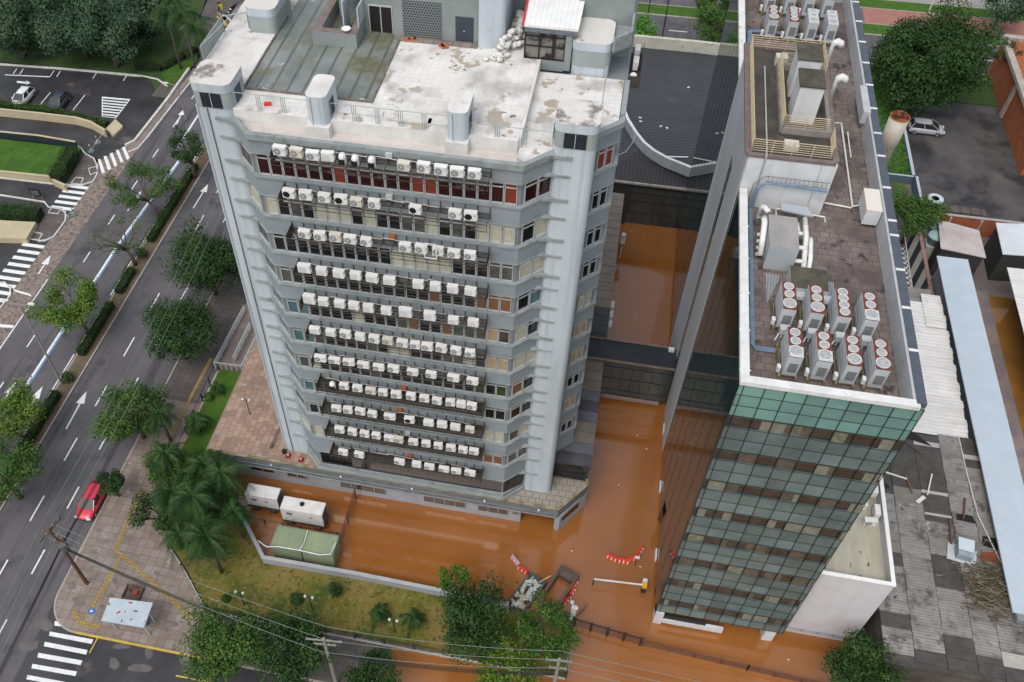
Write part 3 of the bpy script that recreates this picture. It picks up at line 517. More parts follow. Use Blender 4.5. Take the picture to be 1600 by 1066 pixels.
part('podium_wall', lambda b: (b.box(-31.2, -2.9, 40.35, 41.0, -.5, 2.25), b.box(-31.2, -30.5, 41, 62, -.5, 2.25), b.prism([(.0, 40.25), (.42, 40.1), (2.4, 42.95), (2.1, 43.2)], -.5, 2.25), b.box(2.05, 2.4, 43, 46, -.5, 2.25)), m_pwall, pod)
part('garage_back', lambda b: b.box(-3, 2, 46, 46.2, -.5, 2.25), mat('garage_dark', (.03, .03, .03), None), pod)
def gy(px_, Y): d = ray(px_, 0); 
def winrow(x0, x1, z0, z1, n, y=40.35):
    z0 -= .45; z1 -= .4
    f = B(); f.box(x0, x1, y - .05, y - .01, z0, z0 + .07); f.box(x0, x1, y - .05, y - .01, z1 - .06, z1)
    for i in range(n + 1): x = x0 + (x1 - x0) * i / n; f.box(x - .035, x + .035, y - .06, y - .012, z0 + .07, z1 - .06)
    w = f.obj('window', mat('frame_pinkish', (.36, .30, .28), None), pod); g = B(); g.box(x0 + .02, x1 - .02, y - .008, y - .004, z0 + .03, z1 - .03); g.obj('pane', m_cols['g'] if n < 2 else mat('glass_brown', (.03, .02, .018), (.06, .04, .03), 1.5, .1), w)
for a in ((-27.2, -25.0, 1.5, 2.1, 2), (-23.8, -21.9, 1.4, 2.1, 2), (-18.9, -14.8, 1.15, 2.1, 4), (-11.4, -7.7, 1.15, 2.1, 4), (-6.6, -4.0, 1.2, 2.1, 3), (-3.6, -3.05, 1.5, 2.0, 1)): winrow(*a)
w = B(); w.poly([(.62, 40.36, 1.2), (1.85, 42.05, 1.2), (1.85, 42.05, 1.85), (.62, 40.36, 1.85)]); w.poly([(.6, 40.4, 1.2), (1.85, 42.09, 1.2), (1.85, 42.09, 1.85), (.6, 40.4, 1.85)]); w = w.obj('window', m_glassdk, pod)
for x in (-30.2, -24.9, -18.6, -12.3, -6.0, -1.4): part('fascia_lamp', lambda b: b.lathe((x, 39.98, 2.95), [(.02, 0), (.08, .04), (.09, .14), (.03, .2)], 8), mat('lamp_white', (.7, .7, .7), None), pod)
# low stone-roofed wing along the flooded alley
m_wing = [mat('roof_slab_a', (.155, .135, .115), (.20, .175, .15), .7, .85), mat('roof_slab_b', (.10, .10, .13), (.14, .14, .17), .7, .8), mat('roof_slab_c', (.055, .055, .065), (.085, .085, .095), .7, .7)]
wing = thing('low_wing', 'low dark glass wing with slab roof beside the flooded alley', 'low building', (1.5, 55, 0))
part('wing_wall', lambda b: (b.box(.62, 2.3, 43.5, 78, 0, 5.3), b.prism([(-.7, 43.3), (2.05, 43.3), (2.05, 45), (.7, 45.2)], DECK, 5.55)), mat('wing_wall', (.05, .05, .055), (.09, .085, .08), 1, .6), wing)
part('glass_front', lambda b: b.box(-.65, 2.0, 43.25, 43.298, DECK + .1, 5.5), m_glassdk, wing)
def wf(b):
    for x in (-.66, .2, 1.1, 1.98): b.box(x - .02, x + .02, 43.2, 43.249, DECK, 5.56)
    for z in (4.3, 5.0): b.box(-.66, 2, 43.2, 43.248, z, z + .04)
part('glass_front_frame', wf, mat('frame_dark', (.04, .04, .045), None), wing)
y = 43.3; seq = [2, 1, 0, 0, 1, 2, 1, 0, 0, 0, 1, 2, 2, 2, 2, 2] + [0] * 30
sb = B(); i = 0
while y < 78:
    d = 1.15; x0 = .56 if y > 45 else -.72; sb.box(x0, 2.36, y + .03, y + d - .03, 5.56, 5.72, seq[min(i, 30)]) if y + d < 79 else 0; y += d; i += 1
sb.box(.56, 2.34, 43.3, 78, 5.3, 5.56, 2); sb.obj('slab_roof', m_wing, wing)
part('wall_units', lambda b: [b.box(2.37, 2.75, yy, yy + .9, 3.6, 4.3) for yy in (60.6, 61.9, 63.2)], mat('unit_white', (.6, .6, .6), None), wing)
# ------------------------------------------------------------------ air conditioners on the racks
m_acw = mat('ac_white', (.72, .73, .72), (.66, .66, .63), 3, .45, rand=.10, c3=(.50, .45, .36), s3=2.2, lo3=.66, hi3=.74); m_acc = mat('ac_cream', (.64, .61, .52), (.56, .53, .45), 3, .5)
m_acg = mat('ac_grille', (.30, .31, .32), (.22, .23, .24), 10, .6); m_ack = mat('ac_fan_black', (.012, .012, .012), None, rough=.6); m_hub = mat('ac_hub', (.5, .5, .5), None)
def ac_proto(name, kind):
    w, h, d = (.74, .58, .32); t = thing(name, 'white air conditioner', 'air conditioner', (0, 0, 0)); body = m_acc if kind == 'cream' else m_acw
    if kind == 'round':
        b = B(); b.lathe((0, 0, 0), [(.24, 0), (.24, .45), (.2, .56), (.1, .64), (.02, .66)], 14); b.obj('casing', m_acw, t)
        b = B(); b.poly([(-.2, -.15, .04), (.2, -.15, .04), (.2, -.26, .04), (-.2, -.26, .04)]); b.box(-.19, .19, -.262, -.18, .03, .36); b.obj('coil', m_ack, t); return t
    if kind == 'wide': w, h = .84, .52
    if kind == 'tall': w, h = .86, .7
    b = B(); b.box(-w / 2, w / 2, -d / 2, d / 2, .04, h); b.box(-w / 2 - .012, w / 2 + .012, -d / 2 - .012, d / 2 + .012, h, h + .025)
    b.box(w / 2, w / 2 + .05, -.1, .1, .12, .32); b.obj('casing', body, t)
    cx = -.12 if kind not in ('wide',) else -.2; y = -d / 2 - .012
    fm = m_ack if kind in ('black', 'creamblack') else m_acg
    if kind == 'plain' or kind == 'tall':
        b = B(); b.box(-w / 2 + .05, .12, y - .006, -d / 2, .08, h - .08); b.obj('front_grille', mat('ac_pale_grille', (.60, .61, .62), (.52, .53, .54), 9, .6), t)
    else:
        b = B(); b.lathe((0, 0, 0), [(.21, 0), (.225, .008), (.19, .02), (.05, .012)], 18)
        b.v = [(cx + x, y + .01 - z, .31 + yy) for x, yy, z in b.v]; g = b.obj('fan_grille', fm, t)
        b = B(); b.lathe((0, 0, 0), [(.055, 0), (.05, .02)], 8); b.v = [(cx + x, y - .004 - z, .31 + yy) for x, yy, z in b.v]
        if fm is m_acg: b.obj('fan_hub', m_hub, g)
        b = B(); b.box(.2, .33, y - .002, y + .01, h - .16, h - .12); b.obj('badge', m_acg, t)
    for q in (-w / 2 + .1, w / 2 - .16): b = B(); b.box(q, q + .06, -.17, .17, 0, .04); b.obj('foot', m_rack, t)
    return t
AC = [  # (row kinds) pixel x of every unit, row by row ; letters give the type
 'w438 c464 w490 p513 r536 r556 r582 c632 w663 w690 w715 w742',
 'k453 w479 w508 k534 c558 w586 k650 w712 k736',
 'w477 w501 c525 w548 w573 w634 w659 w685 w710 w735',
 't476 p503 p530 p556 p582 p609 p654 p681 p708 p736',
 't484 p506 p531 p553 p576 p604 t634 t672 p709 p740',
 'p492 p517 w540 p563 w585 c606 w629 w649 w668 w690 w713 w735',
 'd501 d523 d545 d568 d592 d615 d645 d674 d709 d739',
 'r519 w537 w558 c579 w598 w619 w642 w663 w683 w704 p721 w738',
 'w526 w544 w563 w582 d609 K640 p670 p691 p712 c735',
 'w531 w551 w570 w588 w608 c623 w646 w666 w685 w705 w724 w741',
 'd536 d561 d624 p651 d671 d694 d713 d735']
KN = {'w': 'fan', 'c': 'cream', 'p': 'plain', 't': 'tall', 'k': 'black', 'K': 'creamblack', 'r': 'round', 'd': 'wide'}
DESC = {'w': 'white air conditioner with grey fan', 'c': 'yellowed air conditioner with grey fan', 'p': 'plain white air conditioner', 't': 'large plain white air conditioner', 'k': 'white air conditioner with black fan opening', 'K': 'cream air conditioner with black fan opening', 'r': 'round-topped white air conditioner', 'd': 'pale low air conditioner'}
ORD = ['first', 'second', 'third', 'fourth', 'fifth', 'sixth', 'seventh', 'eighth', 'ninth', 'tenth', 'eleventh', 'twelfth', 'thirteenth']
PROTO = {}
for r, row in enumerate(AC):
    cells = row.split()
    for i, c in enumerate(cells):
        k = c[0]; pxx = float(c[1:]); zc = LIP[r] - .3
        # x where the line of sight through the row height meets the rack line
        yy_ = (231, 299, 361, 412, 461, 509, 553, 590, 631, 666, 698)[r] + (pxx - (438, 453, 476, 475, 484, 492, 501, 519, 526, 531, 536)[r]) * .128
        d = ray(pxx, yy_); tt = 39.5 / d.y; x = d.x * tt
        if k not in PROTO: PROTO[k] = ac_proto('air_conditioner', KN[k]); o = PROTO[k]
        else: o = copy_tree(PROTO[k])
        o.location = (x, 39.36 + random.uniform(-.03, .03), LIP[r] - .62 + .004); o.rotation_euler = (random.uniform(-.03, .03), 0, random.uniform(-.07, .07)); q_ = random.uniform(.88, 1.02); o.scale = (q_, 1, random.uniform(.93, 1.08))
        pos = ORD[i] + ' from left' if i < len(cells) - 1 else 'rightmost'
        tag(o, f'{DESC[k]}, {pos} in the {ORD[r] if r < 10 else "lowest"} rack row', 'air conditioner', 'air conditioners racked along the tower front')
m_boxr = mat('box_rust', (.42, .12, .03), (.30, .09, .03), 6, .8); m_boxg = mat('box_grey', (.5, .52, .5), (.42, .44, .42), 4, .7)
for pxx, r, c, lb in ((606, 0, 0, 'grey electrical box on the tower between round-topped and cream air conditioners'), (607, 1, 0, 'pale grey electrical box above the second row rack'), (612, 2, 1, 'bright orange-red electrical box above the third row rack'), (631, 7, 1, 'rusty orange box above the eighth row of air conditioners'), (624, 8, 1, 'rusty orange box between two cream units in the ninth row'), (637, 9, 0, 'pale box above the tenth row of air conditioners'), (640, 10, 1, 'rusty orange box above the lowest row of air conditioners')):
    yy_ = (220, 294, 360, 412, 461, 509, 553, 605, 640, 676, 709)[r]; d = ray(pxx, yy_); tt = 40.05 / d.y; t = thing('electrical_box', lb, 'electrical box', (d.x * tt, 40.08, LIP[r] - .42), 'small boxes on the tower racks')
    b = B(); b.box(-.2, .2, -.12, .12, 0, .3); b.obj('box_body', m_boxr if c else m_boxg, t, local=True); b = B(); b.box(-.15, -.12, -.05, .05, -.18, 0); b.box(.12, .15, -.05, .05, -.18, 0); b.box(-.15, .15, -.02, .02, -.2, -.18); b.obj('box_bracket', m_rack, t, local=True)
wf_ = B(); wf_.wall([(-9.95, 0), (-9.15, 0)], 0, 1, .03)
t = thing('window_sash', 'white window frame hung outside the second row rack', 'window frame', (-9.6, 38.95, 31.6)); b = B()
for a in ((-.38, .38, 1.15, 1.2), (-.38, .38, 0, .05), (-.38, -.33, .05, 1.15), (.33, .38, .05, 1.15)): b.box(a[0], a[1], -.02, .02, a[2], a[3])
b.obj('sash_frame', m_acw, t, local=True)
wf_ = None
# side units on the tower's far right ledge
for i, (x, y, z, k) in enumerate(((.9, 52.2, 37.6, 'w'), (.9, 53.6, 37.6, 'w'), (.85, 50.9, 37.4, 'r'))):
    o = copy_tree(PROTO[k]); o.location = (x, y, z); o.rotation_euler = (0, 0, math.pi / 2); tag(o, ('white air conditioner on the tower side above the dark roof, nearer one', 'white air conditioner on the tower side above the dark roof, farther one', 'round white air conditioner on the tower side above the dark roof')[i], 'air conditioner', 'air conditioners on the tower side')
part('side_rack', lambda b: (b.box(.55, 1.3, 50.4, 54.3, 37.3, 37.36), b.box(1.26, 1.3, 50.4, 54.3, 37.37, 38.1), b.box(.55, 1.25, 50.4, 50.45, 37.37, 38.1)), m_rack)
# white sacks of debris
m_sack = mat('sack_white', (.70, .69, .66), (.55, .54, .52), 2.2, .8, rand=.12, bump=.4, bscale=7)
def blob(r, sx, sy, sz, seed, n=8, k=6):
    rg = random.Random(seed); b = B(); prof = []
    for i in range(k + 1): a = math.pi * i / k; prof.append((max(.01, math.sin(a) ** .7), -math.cos(a)))
    b.lathe((0, 0, 0), prof, n); b.v = [(x * sx * rg.uniform(.8, 1.15), y * sy * rg.uniform(.8, 1.15), z * sz * rg.uniform(.85, 1.1) + sz) for x, y, z in b.v]; return b
sk = [blob(1, .25, .18, .14, s, 6, 4) for s in range(4)]; skm = [s.mesh('sack', m_sack, False) for s in sk]; n = 0
for i in range(88):
    t = i / 88; yy = 49.3 + 4.6 * t + random.uniform(-.2, .2); x0 = -8.3 + 1.25 * min(1, t * 2.2); w = 1.15 - .4 * t
    lay = random.choice((0, 0, 1, 1, 2, 2, 3, 3, 4)) if t > .15 else random.choice((0, 0, 1)); o = bpy.data.objects.new('sack', random.choice(skm)); S.collection.objects.link(o)
    o.location = (x0 + w * random.random() * (1 - lay * .18) + lay * .08, yy, ZR + .03 + lay * .22); o.rotation_euler = (random.uniform(-.5, .5), random.uniform(-.5, .5), random.uniform(0, 6)); s = random.uniform(.8, 1.2); o.scale = (s, s, s)
    tag(o, 'white debris sack heaped beside the round column on the tower roof', 'sack', 'white sacks heaped on the tower roof')
for i, (x, y) in enumerate(((-6.35, 51.9), (-6.1, 51.4), (-5.95 - .1, 52.3), (-6.55, 52.5))):
    o = bpy.data.objects.new('sack', skm[i]); S.collection.objects.link(o); o.location = (x - .15, y, ZR + .03); o.rotation_euler = (0, .2, i); tag(o, 'pale sack in the small heap beside the glazed roof room', 'sack', 'sacks by the roof room')
for i, (x, y) in enumerate(((-13.2, 50.6), (-11.0, 50.2))):
    b = B()
    for q in range(6): b.obox((x + random.uniform(-.3, .3), y + random.uniform(-.12, .12), ZR + .12), (.28, .16, .1), random.uniform(0, 3), mi=0)
    tag(b.obj('broken_bricks', mat('brick_orange', (.5, .16, .07), (.4, .13, .06), 5, .9)), ('orange brick rubble at the foot of the lattice panel', 'orange brick rubble left of the slate door')[i], 'rubble', 'brick rubble on the roof')
# ------------------------------------------------------------------ glass tower
m_par = mat('parapet_white', (.70, .70, .69), (.58, .58, .57), 1.2, .8, c3=(.22, .21, .21), s3=1.1, lo3=.63, hi3=.7)
m_parin = mat('parapet_inner', (.47, .48, .50), (.40, .41, .43), .8, .8, c3=(.24, .23, .24), s3=.8, lo3=.62, hi3=.75)
m_cap = mat('cap_slate', (.065, .08, .105), (.085, .10, .13), 2, .5)
m_roofp2 = mat('roof_pavers', (.175, .147, .128), (.235, .20, .175), .28, .85, lo=.4, hi=.6, brick=(.62, .55, .02, .33, (.07, .055, .055), (.14, .11, .11), .7, 'XY'), c3=(.095, .078, .074), s3=.3, lo3=.47, hi3=.62, c4=(.055, .045, .048), s4=1.1, lo4=.58, hi4=.66, c5=(.26, .22, .19), s5=.5, lo5=.6, hi5=.75)
m_teal = mat('glass_teal_spandrel', (.14, .30, .265), (.10, .225, .21), .35, .16, spec=.6, ior=1.6, rand=.16)
m_teal2 = mat('glass_teal_dull', (.12, .185, .185), (.062, .108, .115), .3, .14, spec=.6, ior=1.6, rand=.22)
m_mull = mat('mullion_dark', (.02, .03, .03), None, rough=.5)
m_facw = mat('glass_side', (.012, .03, .03), (.02, .04, .038), .4, .035, spec=.5, ior=1.42, stretch=(1, 3, .02), bump=.06, bscale=1.0)
GXL, GXR, GY0, GY1, GZT = 8.85, 18.47, 33.5, 81.0, 30.94; RZ = 29.4
gt = thing('glass_tower', 'green glass office tower with white parapet, flat equipment roof and dark reflective side', 'office tower', (13.6, 57, 0))
def pg(name, fn, m, parent=None): b = B(); fn(b); return b.obj(name, m, parent or gt)
pg('tower_mass', lambda b: b.box(GXL + .35, GXR - .1, GY0 + .35, GY1 - .1, 1.9, RZ - .05), m_core)
wg = m_facw
sf = pg('side_glazing', lambda b: b.prism([(GXL, GY0 + .05), (GXL + .3, GY0 + .05), (GXL + .3, GY1), (GXL, GY1)], 1.0, GZT - .35), wg)
def ribs(b):
    y = GY0 + .3
    while y < GY1: b.box(GXL - .012, GXL - .002, y, y + .02, 1.0, GZT - .35); y += 2.3
pg('side_mullions', ribs, m_mull, sf)
ZB = [27.75 - 3.37 * k for k in range(8)]; WB = 1.12; XSN = [GXL] + [9.13 + 1.122 * i for i in range(9)] + [GXR]
def panes(b, rows):
    for (za, zb_) in rows:
        for i in range(10): b.box(XSN[i] + .002, XSN[i + 1] - .002, GY0, GY0 + .3, za + .002, zb_ - .002)
fz = pg('spandrel_top', lambda b: panes(b, ((ZB[0], 28.7), (28.7, 29.65), (29.65, 30.6), (30.6, GZT - .3))), m_teal)
for k in range(8):
    zt = ZB[k] - WB; zb = ZB[k + 1] if k < 7 else 1.9
    if k < 7: pg('spandrel_glass', lambda b: panes(b, ((zb, zt - 1.12), (zt - 1.12, zt))), m_teal2)
    else: pg('spandrel_glass', lambda b: panes(b, ((zb, zt),)), m_teal2)
GP = ['ck cgkgkbkc', 'obokobcbkcc', 'ocokbokokcco', 'gckkkccckkcc', 'ogkokobobkcc', 'cokogoboogkc', 'cbkkkbogkbkc', 'kckckkkckkck']
m_gw = {'k': mat('office_dark', (.025, .022, .018), (.05, .043, .035), 1.5, .12, spec=.5), 'c': mat('office_blind', (.22, .23, .18), (.15, .155, .125), 2, .15, wave=(.13, 'X', (.15, .14, .1), .5)), 'o': mat('office_tan', (.115, .10, .075), (.07, .06, .046), 1.6, .15), 'b': mat('office_brown', (.06, .048, .038), (.03, .024, .018), 1.4, .15), 'g': mat('office_green', (.09, .10, .07), (.20, .21, .15), 2, .15)}
for k in range(8):
    row = GP[k].replace(' ', 'k')
    for i in range(10):
        x0, x1 = XSN[i], XSN[i + 1]; key = row[i % len(row)]
        w = B(); w.box(x0 + .03, x1 - .03, GY0 + .02, GY0 + .06, ZB[k] - .17, ZB[k] - .13); w = w.obj('window', mat('transom', (.09, .085, .075), None, rough=.5), gt)
        g = B(); xm = x0 + (x1 - x0) * random.choice((.35, .5, 1, 1, .7)); g.box(x0 + .02, xm - .001 if xm < x1 else x1 - .02, GY0 + .07, GY0 + .12, ZB[k] - WB, ZB[k], 0)
        if xm < x1: g.box(xm, x1 - .02, GY0 + .07, GY0 + .12, ZB[k] - WB, ZB[k], 1)
        g.obj('pane', [m_gw[key], m_gw[random.choice('kbco')]], w)
def mg(b):
    for x in XSN[1:-1]: b.box(x - .02, x + .02, GY0 - .05, GY0 - .002, 1.8, GZT - .31)
    for x in (GXL, GXR): b.box(x - .02, x + .03, GY0 - .03, GY0 - .001, 1.8, GZT - .31)
    for z in [30.6, 29.65, 28.7] + ZB + [q - WB for q in ZB] + [q - WB - 1.12 for q in ZB]: b.box(GXL, GXR, GY0 - .03, GY0 - .0015, z - .012, z + .012)
pg('mullion_grid', mg, m_mull)
def parp(b):
    b.wall([(GXR - .3, GY0 + .12), (GXL + .23, GY0 + .12), (GXL + .23, 50.0)], GZT - .3, GZT, .5)
    for y in range(int(GY0) + 1, 80, 3):
        if y < 49: b.box(GXL - .08, GXL + .54, y + .2, y + .28, GZT + .002, GZT + .03)
    for x in (9.6, 12.1, 14.6, 17.1): b.box(x, x + .07, GY0 - .1, GY0 + .34, GZT + .002, GZT + .03)
pg('parapet', parp, m_par); pg('parapet', lambda b: b.wall([(GXL + .23, 63.5), (GXL + .23, GY1)], GZT - .3, GZT, .5), m_par)
pg('parapet_inner', lambda b: (b.box(17.86, 18.0, GY0 + .35, 78.6, RZ, GZT - .02), b.box(GXL + .4, 18.3, 78.6, 78.9, RZ, GZT), b.box(17.5, 18.0, 60.0, 63.4, RZ + .7, GZT + .15)), m_parin)
pg('parapet_cap', lambda b: b.box(18.0, 18.5, GY0 + .1, 79.2, GZT - .5, GZT + .06), m_cap)
for y_ in (37.3, 40.6, 43.8, 46.9, 48.3, 51.6, 55.0, 57.6, 60.6, 63.6, 66.6, 69.6, 72.7, 75.8, 78.8): pg('cap_joint', lambda b: b.box(17.98, 18.52, y_, y_ + .2, GZT + .062, GZT + .075), m_par)
pg('roof_deck', lambda b: b.box(GXL + .4, 17.95, GY0 + .3, 78.6, RZ - .3, RZ), m_roofp2)
m_fin = mat('fin_concrete', (.50, .52, .56), (.58, .60, .64), .35, .7, stretch=(1, 1, .2))
def fin(b):
    b.box(8.78, 8.82, 50.1, 55.0, -.5, 33.4); b.box(8.78, 8.82, 56.6, 62.9, -.5, 33.4); b.box(8.78, 8.82, 55.0, 56.6, 28.8, 33.4)
pg('stair_wall', fin, m_fin)
m_pw = mat('penthouse_white', (.64, .65, .66), (.55, .56, .57), .8, .7, c3=(.46, .46, .46), s3=.8, lo3=.6, hi3=.8, c4=(.52, .52, .52), s4=1.3, st4=(1.5, 1.5, .08), lo4=.55, hi4=.75)
pp = pg('penthouse', lambda b: b.box(8.85, 14.35, 50.1, 63.3, RZ, 33.4), m_pw)
pg('penthouse_joint', lambda b: (b.box(9.85, 9.87, 50.09, 50.099, RZ, 33.4), b.box(13.4, 13.42, 50.09, 50.099, RZ, 33.4)), m_mull, pp)
m_proof = mat('penthouse_roof', (.045, .042, .035), (.085, .075, .06), .6, .75, c3=(.14, .115, .10), s3=.6, lo3=.62, hi3=.8)
pg('penthouse_rim', lambda b: (b.wall([(8.75, 50.2), (14.2, 50.2)], 33.4, 33.6, .3), b.wall([(8.8, 50.36), (8.8, 63.2), (14.2, 63.2), (14.2, 50.36)], 33.4, 33.6, .4)), mat('rim_brown', (.15, .11, .105), (.20, .16, .15), 1.5, .85), pp)
pg('penthouse_roof', lambda b: b.box(9.0, 14.0, 50.35, 63.0, 33.402, 33.46), m_proof, pp)
m_rlc = mat('rail_cream', (.62, .50, .33), (.52, .42, .28), 3, .6)
def crail(pts, z, h=1.0): return railing(pp, pts, h, 1.3, z, m_rlc, double=False, r=.028, mids=5)
crail([(9.0, 50.5), (13.9, 50.5), (14.0, 52.6)], 33.5); crail([(9.0, 50.5), (9.0, 63.0), (14.0, 63.0), (14.0, 59.8)], 33.5); 
well = pg('roof_well', lambda b: b.wall([(10.9, 53.0), (10.9, 60.6), (13.9, 60.6), (13.9, 53.0), (10.9, 53.0)], 33.46, 33.9, .25), mat('well_wall', (.20, .18, .17), (.27, .25, .23), 1, .85), pp)
crail([(10.9, 53.0), (13.7, 53.0)], 33.9, .9); crail([(10.9, 53.0), (10.9, 60.5), (13.8, 60.5)], 33.9, .9)
m_lid = mat('shaft_lid', (.055, .05, .04), (.10, .095, .07), 1.2, .9)
for y0, z1 in ((54.2, 36.2), (57.2, 36.3)):
    s = pg('vent_shaft', lambda b: b.box(11.5, 13.0, y0, y0 + 2.0, 33.46, z1), m_pw, pp); pg('shaft_lid', lambda b: b.box(11.43, 13.07, y0 - .07, y0 + 2.07, z1, z1 + .1), m_lid, s)
pg('service_pipe', lambda b: b.tube([(10.0, 60.5, 33.6), (9.95, 51, 33.62), (9.9, 50.0, 33.6), (9.9, 50.0, RZ + 1.5)], .05, 6), m_alu, pp)
for q_ in ((11.0, 11.9, 51.0, 51.7, 33.47, 33.9), (10.7, 11.5, 60.9, 61.6, 33.47, 34.1)): pg('roof_fan_box', lambda b: b.box(*q_), mat('fan_box', (.55, .53, .46), (.45, .43, .38), 3, .7), pp)
# cable ladder across the penthouse front with blue pipes
m_bluep = mat('pipe_blue', (.24, .33, .43), (.17, .25, .35), 2, .5); m_lad = mat('ladder_grey', (.16, .18, .20), None, rough=.6)
cl = thing('cable_ladder', 'grey cable ladder carrying blue pipes across the white penthouse wall', 'cable ladder', (11.5, 50, RZ))
b = B(); pa = [(9.6, 49.85, RZ + .1), (9.6, 49.85, 31.5), (10.2, 49.85, 32.2), (14.2, 49.85, 32.2)]; pb2 = [(10.0, 49.85, RZ + .1), (10.0, 49.85, 31.3), (10.4, 49.85, 31.75), (14.2, 49.85, 31.75)]
b.tube(pa, .03, 5); b.tube(pb2, .03, 5)
for i in range(9): z = RZ + .2 + i * .24; b.tube([(9.6, 49.85, z), (10.0, 49.85, z)], .015, 4)
for i in range(14): x = 10.4 + i * .28; b.tube([(x, 49.85, 31.75), (x, 49.85, 32.25)], .015, 4)
b.obj('ladder_frame', m_lad, cl)
b = B()
for q in range(4): b.tube([(9.75 + q * .08, 49.72, RZ + .1), (9.75 + q * .08, 49.72, 31.3), (10.25 + q * .05, 49.72, 31.75 - q * .02), (12 + q * .1, 49.70, 31.85 - q * .07), (14.2, 49.72, 31.7 - q * .05)], .035, 5)
b.obj('blue_pipe', m_bluep, cl)
bp = thing('pipe_run', 'bundle of blue pipes along the left of the glass tower roof', 'pipes', (9.95, 45, RZ)); b = B()
for q in range(4): x = 9.76 + q * .06; b.tube([(x, 49.8, RZ + .15), (x, 48.5, RZ + .12), (x, 37.55 - q * .09, RZ + .12), (x + .2, 37.4 - q * .09, RZ + .12), (15.8, 37.55 - q * .09, RZ + .12)], .03, 6)
b.obj('blue_pipe', m_bluep, bp); b = B(); [b.box(9.65, 10.15, y, y + .08, RZ + .001, RZ + .06) for y in (39, 41.5, 44, 46.5, 48.8)]; b.obj('pipe_support', m_lad, bp)
bp = thing('pipe_run', 'blue pipes beside the far group of roof condensers', 'pipes', (9.9, 68, RZ)); b = B()
for q in range(4): x = 9.85 + q * .1; b.tube([(x, 64.2, RZ + .15), (x, 72.3 + q * .1, RZ + .15), (11.2, 72.3 + q * .1, RZ + .15), (16, 72.3 + q * .1, RZ + .15)], .05, 6)
b.obj('blue_pipe', m_bluep, bp)
# condensers
m_cbody = mat('condenser_paint', (.50, .52, .54), (.42, .44, .46), 2, .5); m_cred = mat('condenser_red', (.17, .05, .035), (.12, .045, .035), 3, .6); m_cgr = mat('condenser_grille', (.02, .022, .025), None, rough=.6, brick=(.075, .09, .014, 0, (.32, .33, .34), (.02, .02, .02), .1, 'XZ')); m_fan = mat('fan_disc', (.30, .30, .30), (.42, .42, .42), 5, .5); m_frm = mat('support_ochre', (.25, .20, .115), (.17, .14, .085), 2, .85)
def condenser(name, nf, bigw):
    t = thing(name, 'tall grey condenser', 'condenser'); L = 2.25; w = .78; h = 1.55; z0 = .32
    b = B(); b.box(-w / 2, w / 2, 0, L, z0, z0 + h); [b.box(-w / 2 - .012, -w / 2, 0, L, z0 + q, z0 + q + .03) for q in (.35, .8, 1.2)]; b.obj('cabinet', m_cbody, t, local=True)
    b = B(); b.box(-w / 2 + .02, w / 2 + .015, .0, L, z0 + h, z0 + h + .05); tp = b.obj('top_panel', m_cbody if bigw == 2 else m_cred, t, local=True)
    if bigw == 1: b = B(); b.box(-w / 2 + .03, w / 2 + .02, .0, .8, z0 + h + .05, z0 + h + .06); b.obj('top_plate', m_cbody, tp, local=True)
    ys = {4: (.35, .9, 1.45, 1.95), 3: (.45, 1.2, 1.85)}[nf]
    for i, y in enumerate(ys):
        r = .36 if (nf == 3 and i == 0) else .26; f = B(); f.lathe((0, y, z0 + h + .055), [(r + .02, 0), (r + .03, .05), (r + .022, .06), (r + .0, .05)], 18); f = f.obj('fan_ring', m_acw, tp, local=True)
        g = B(); g.lathe((0, y, z0 + h + .08), [(r + .005, 0), (r - .01, .03), (.05, .05)], 16); g.obj('fan', m_fan, t, local=True)
    b = B(); b.box(-.2, w / 2 - .1, -.012, 0, z0 + .3, z0 + 1.05); b.obj('front_grille', m_cgr, t, local=True)
    b = B(); b.box(-w / 2 - .2, -w / 2 - .06, -.1, L + .1, 0, .3); b.box(w / 2 - .05, w / 2 + .09, -.1, L + .1, 0, .3); b.box(-w / 2 - .05, w / 2 - .06, .1, .3, .1, .29); b.box(-w / 2 - .05, w / 2 - .06, 1.8, 2.0, .1, .29); b.obj('support_frame', m_frm, t, local=True)
    b = B(); b.box(-w / 2 - .32, -w / 2 - .12, .1, .4, .35, .75); b.obj('junction_box', m_acw, t, local=True)
    b = B(); b.tube([(-w / 2 - .1, L, .3), (-w / 2 - .18, L * .7, .34), (-w / 2 - .14, L * .4, .32), (-w / 2 - .2, .4, .4)], .03, 5); b.obj('hose', m_rack, t, local=True)
    return t
CP = {k: condenser('condenser', *k) for k in ((3, 0), (4, 0), (3, 1), (3, 2))}; used = set()
LBL = [('row by the front parapet', 35.35, (11.75, 13.3, 14.85, 16.35), ((3, 1), (3, 1), (3, 0), (3, 0))), ('second row of the near group', 39.0, (11.55, 13.1, 14.6, 16.1), ((3, 0), (3, 0), (4, 0), (3, 1))), ('row just behind the railed penthouse', 71.3, (11.5, 13.1, 14.6, 16.1), ((3, 0), (4, 0), (3, 2), (3, 2))), ('farthest row at the top edge', 75.3, (11.5, 13.1, 14.6, 16.1), ((4, 0), (3, 0), (3, 2), (3, 0)))]
for nm, y, X4, kk in LBL:
    for i, (x, k) in enumerate(zip(X4, kk)):
        o = copy_tree(CP[k]) if k in used else CP[k]; used.add(k); o.location = (x, y, RZ); tag(o, f'roof condenser with red top, {ORD[i]} from left in the {nm}' if k[1] != 2 else f'roof condenser with pale top, {ORD[i]} from left in the {nm}', 'condenser', 'condensers on the glass tower roof')
